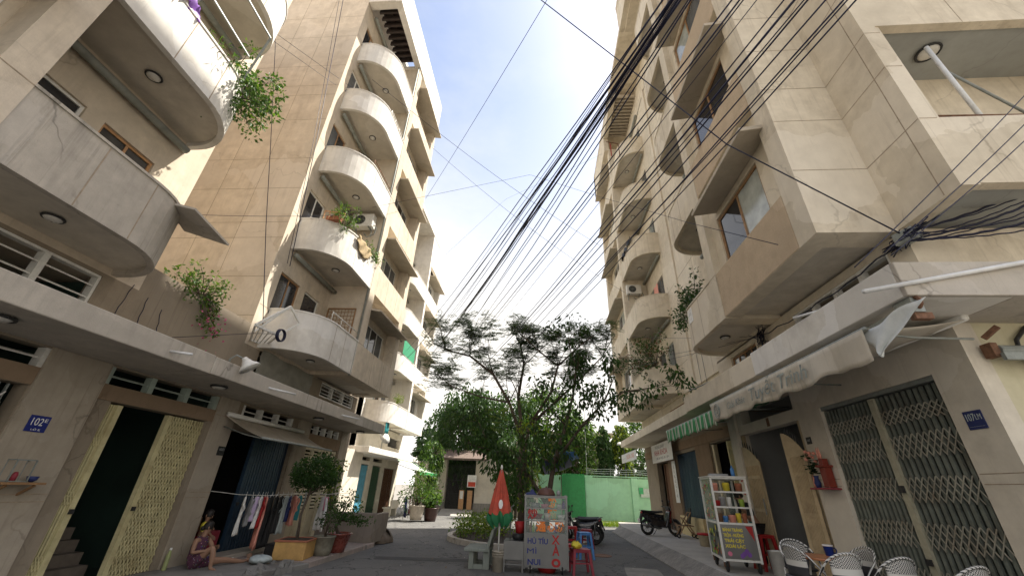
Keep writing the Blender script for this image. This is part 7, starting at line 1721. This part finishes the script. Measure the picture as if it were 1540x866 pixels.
for (x0,y0,x1,y1,r) in ((1002,0,652,482,.011),(1010,0,660,492,.014),(1014,0,676,482,.016),(1018,0,684,480,.011),(1008,4,668,486,.008),(1021,0,690,476,.017),(1026,0,694,480,.012),(1016,0,680,486,.020),(1030,0,708,478,.012),(996,0,646,470,.006),(1012,6,672,500,.007),(1023,4,700,474,.009),(1006,0,664,488,.010),(1019,2,688,484,.013),(1011,0,654,500,.009),(1028,3,714,476,.010),(1000,2,640,506,.008)):
    xe=x1-(y1-y0)*0; k=.10; x1+=wr_.uniform(-16,16); x0+=wr_.uniform(-9,9); cable(LA,[at(x0+(x0-x1)*.12,y0-(y1-y0)*.12,2.2),at(x1-(x0-x1)*k,y1+(y1-y0)*k,26)],r*.85,GA_,sag=.28+.1*wr_.random(),wob=.012)
GB_='overhead cables in the looser set'; LB='black cable in the looser set of parallel lines left of the pebbledash block'
for (x0,x1,r) in ((1100,722,.011),(1111,733,.012),(1117,738,.009),(1138,752,.006),(1178,776,.010),(1194,782,.017),(1208,790,.009),(1214,794,.013),(1241,806,.011),(1268,822,.012),(1273,826,.010),(1286,836,.011)):
    cable(LB,[at(x0+(x0-x1)*.12,-58,2.2),at(x1-(x0-x1)*.2,480+96,26)],r*.92,GB_,sag=.25+.12*wr_.random(),wob=.010)
jn=Vector((5.62,5.35,5.45))
cable('straight black cable running from the right wall junction up across the open sky',[at(790,-18,5.0),at(1093,217,5.3),jn],.012)
cable('thin cable dropping from the top of the sky to the left tower windows',[at(830,-12,5),at(640,299,15.4)],.008,sag=.1)
cable('upper of two cables crossing the sky from the left tower to the right blocks',[at(560,120,9.0),at(905,371,17.4)],.008,sag=.35)
cable('lower of two cables crossing the sky from the left tower to the right blocks',[at(650,222,12.5),at(940,440,18)],.007,sag=.4)
cable('thin cable peaking in mid sky and falling to the pebbledash block',[at(560,312,11.5),at(797,263,16),at(905,297,12),at(1036,335,9.0),at(1170,368,5.5)],.007)
cable('faint cable low across the sky between tower and tree',[at(668,385,21),at(760,300,20),at(905,232,17)],.005)
cable('long sagging black cable hanging down the face of the tan end wall',[at(412,-10,8.2),at(414,70,8.6),at(407,217,9.0),at(400,340,9.05),at(395,500,9.0)],.011)
cable('black cable dropping diagonally down the tower end wall near its corner',[at(518,-10,8.8),at(475,217,9.0),at(436,400,9.08)],.012)
cable('second black cable close beside the diagonal one on the tower end wall',[at(512,-10,8.75),at(471,215,8.95),at(432,396,9.05)],.008)
cable('thin wire slanting across the tan end wall to the tower balconies',[at(330,-10,5.5),at(505,115,9.0),at(648,218,15.5)],.007)
cable('lower thin wire slanting across the tan end wall to the tower balconies',[at(380,40,5.5),at(500,125,9.0),at(655,222,15.6)],.006)
cable('thin horizontal wire strung across the tan end wall',[at(270,322,7),at(500,324,9.2)],.006,sag=.05)
for k,(y0,y1) in enumerate(((285,372),(292,376),(300,380),(308,370),(318,384),(326,378),(334,390),(346,392))):
    cable('black cable in the thick bundle entering the corner junction from the right',[jn+Vector((wr_.uniform(-.1,.1),wr_.uniform(-.1,.1),wr_.uniform(-.08,.06))),at(1545,y0,4.9-.05*k)],.018 if k%3==0 else .01,'cables of the corner bundle',sag=.06,wob=.006)
for lb,p0,p1 in (('thin cable rising from the junction, left of three diagonals over the end wall',(1285,402),(1548,136)),('thin cable rising from the junction, middle of three diagonals over the end wall',(1330,380),(1548,180)),('thin cable rising from the junction, right of three diagonals over the end wall',(1340,384),(1548,205))): cable(lb,[at(*p0,4.35),at(*p1,4.2)],.007,sag=.03)
jb_=thing('junction_box','grey cable junction box tangled with wires under the near right bay','junction box',jn); m=MB(); m.obox(jn,(.16,.28,.2),Matrix.Rotation(R(15),3,'Z')); m.build('box',M['metal_grey'],jb_,bevel=.01)
m=MB()
for k in range(16):
    p=[jn+Vector((wr_.gauss(0,.05),wr_.gauss(0,.2),wr_.gauss(0,.06))) for _ in range(6)]; m.tube(p,.009,5)
m.build('tangled_wires',M['cable'],jb_,smooth=True)
j2=Vector((5.55,9.75,5.45))
m=MB(); 
for k in range(12):
    p=[j2+Vector((wr_.gauss(0,.06),wr_.gauss(0,.12),wr_.gauss(0,.15))) for _ in range(5)]; m.tube(p,.008,5)
tag(m.build('wire_tangle',M['cable'],None,smooth=True),'small black knot of wires on the mezzanine wall under the pebbledash bay','cable')
for k,(px,py,lb) in enumerate(((922,502,'highest of the thin wires fanning left from the wire knot'),(900,546,'middle of the thin wires fanning left from the wire knot'),(890,560,'lowest of the thin wires fanning left from the wire knot'))): cable(lb,[j2,at(px,py,25)],.006,sag=.15)
cable('wire from the wire knot along the mezzanine to the corner junction',[j2,jn],.012,sag=.12,wob=.02)
for k,(y0,y1) in enumerate(((16.4,5.2),(15.9,6.3))): cable('thin wire dropping down the gap wall between the right blocks' ,[(6.22,15.1+.5*k,9.5),(6.2,15.0+.5*k,4.7)],.008,'wires on the gap wall')
for k in range(3): cable('loose thin wire hanging on the left courtyard wall above the canopy',[(-7.66,6.0+.35*k,4.95-.1*k),(-7.66,5.9+.5*k,3.95)],.007,'wires on the left courtyard wall',wob=.01)
cable('thin wire running from the flowering wall to the white floodlight',[(-7.6,6.6,4.1),(-6.9,8.4,4.9),(-6.6,8.7,5.0)],.006)
# street-end cables and the thin antenna
an=MB(); an.tube([(3.45,33,0),(3.5,33,9),(3.4,33,13.2)],[.03,.02,.012],6)
for k in range(4): an.bar((3.1,33,12.1+.3*k),(3.75,33,12.15+.3*k),.02)
tag(an.build('television_antenna',M['metal_grey']),'thin television antenna mast rising behind the trees','antenna')
dish=thing('satellite_dish','grey satellite dish standing on the canopy of the sunlit white block','dish',(-9.2,23.6,3.5)); m=MB(); m.lathe([(0,0),(.18,.03),(.32,.09),(.40,.15)],(0,0,0),24); rt=Matrix.Rotation(R(60),3,'Y')@Matrix.Rotation(R(20),3,'X'); m.v=[tuple(Vector((-9.2,23.6,4.1))+rt@Vector(v)) for v in m.v]; m.build('reflector',M['metal_white'],dish,smooth=True,solid=.01); m=MB(); m.tube([(-9.2,23.6,3.5),(-9.2,23.6,4.1)],.03,6); m.bar((-9.2,23.6,3.95),(-8.8,23.6,4.3),.02); m.build('mast',M['metal_grey'],dish)
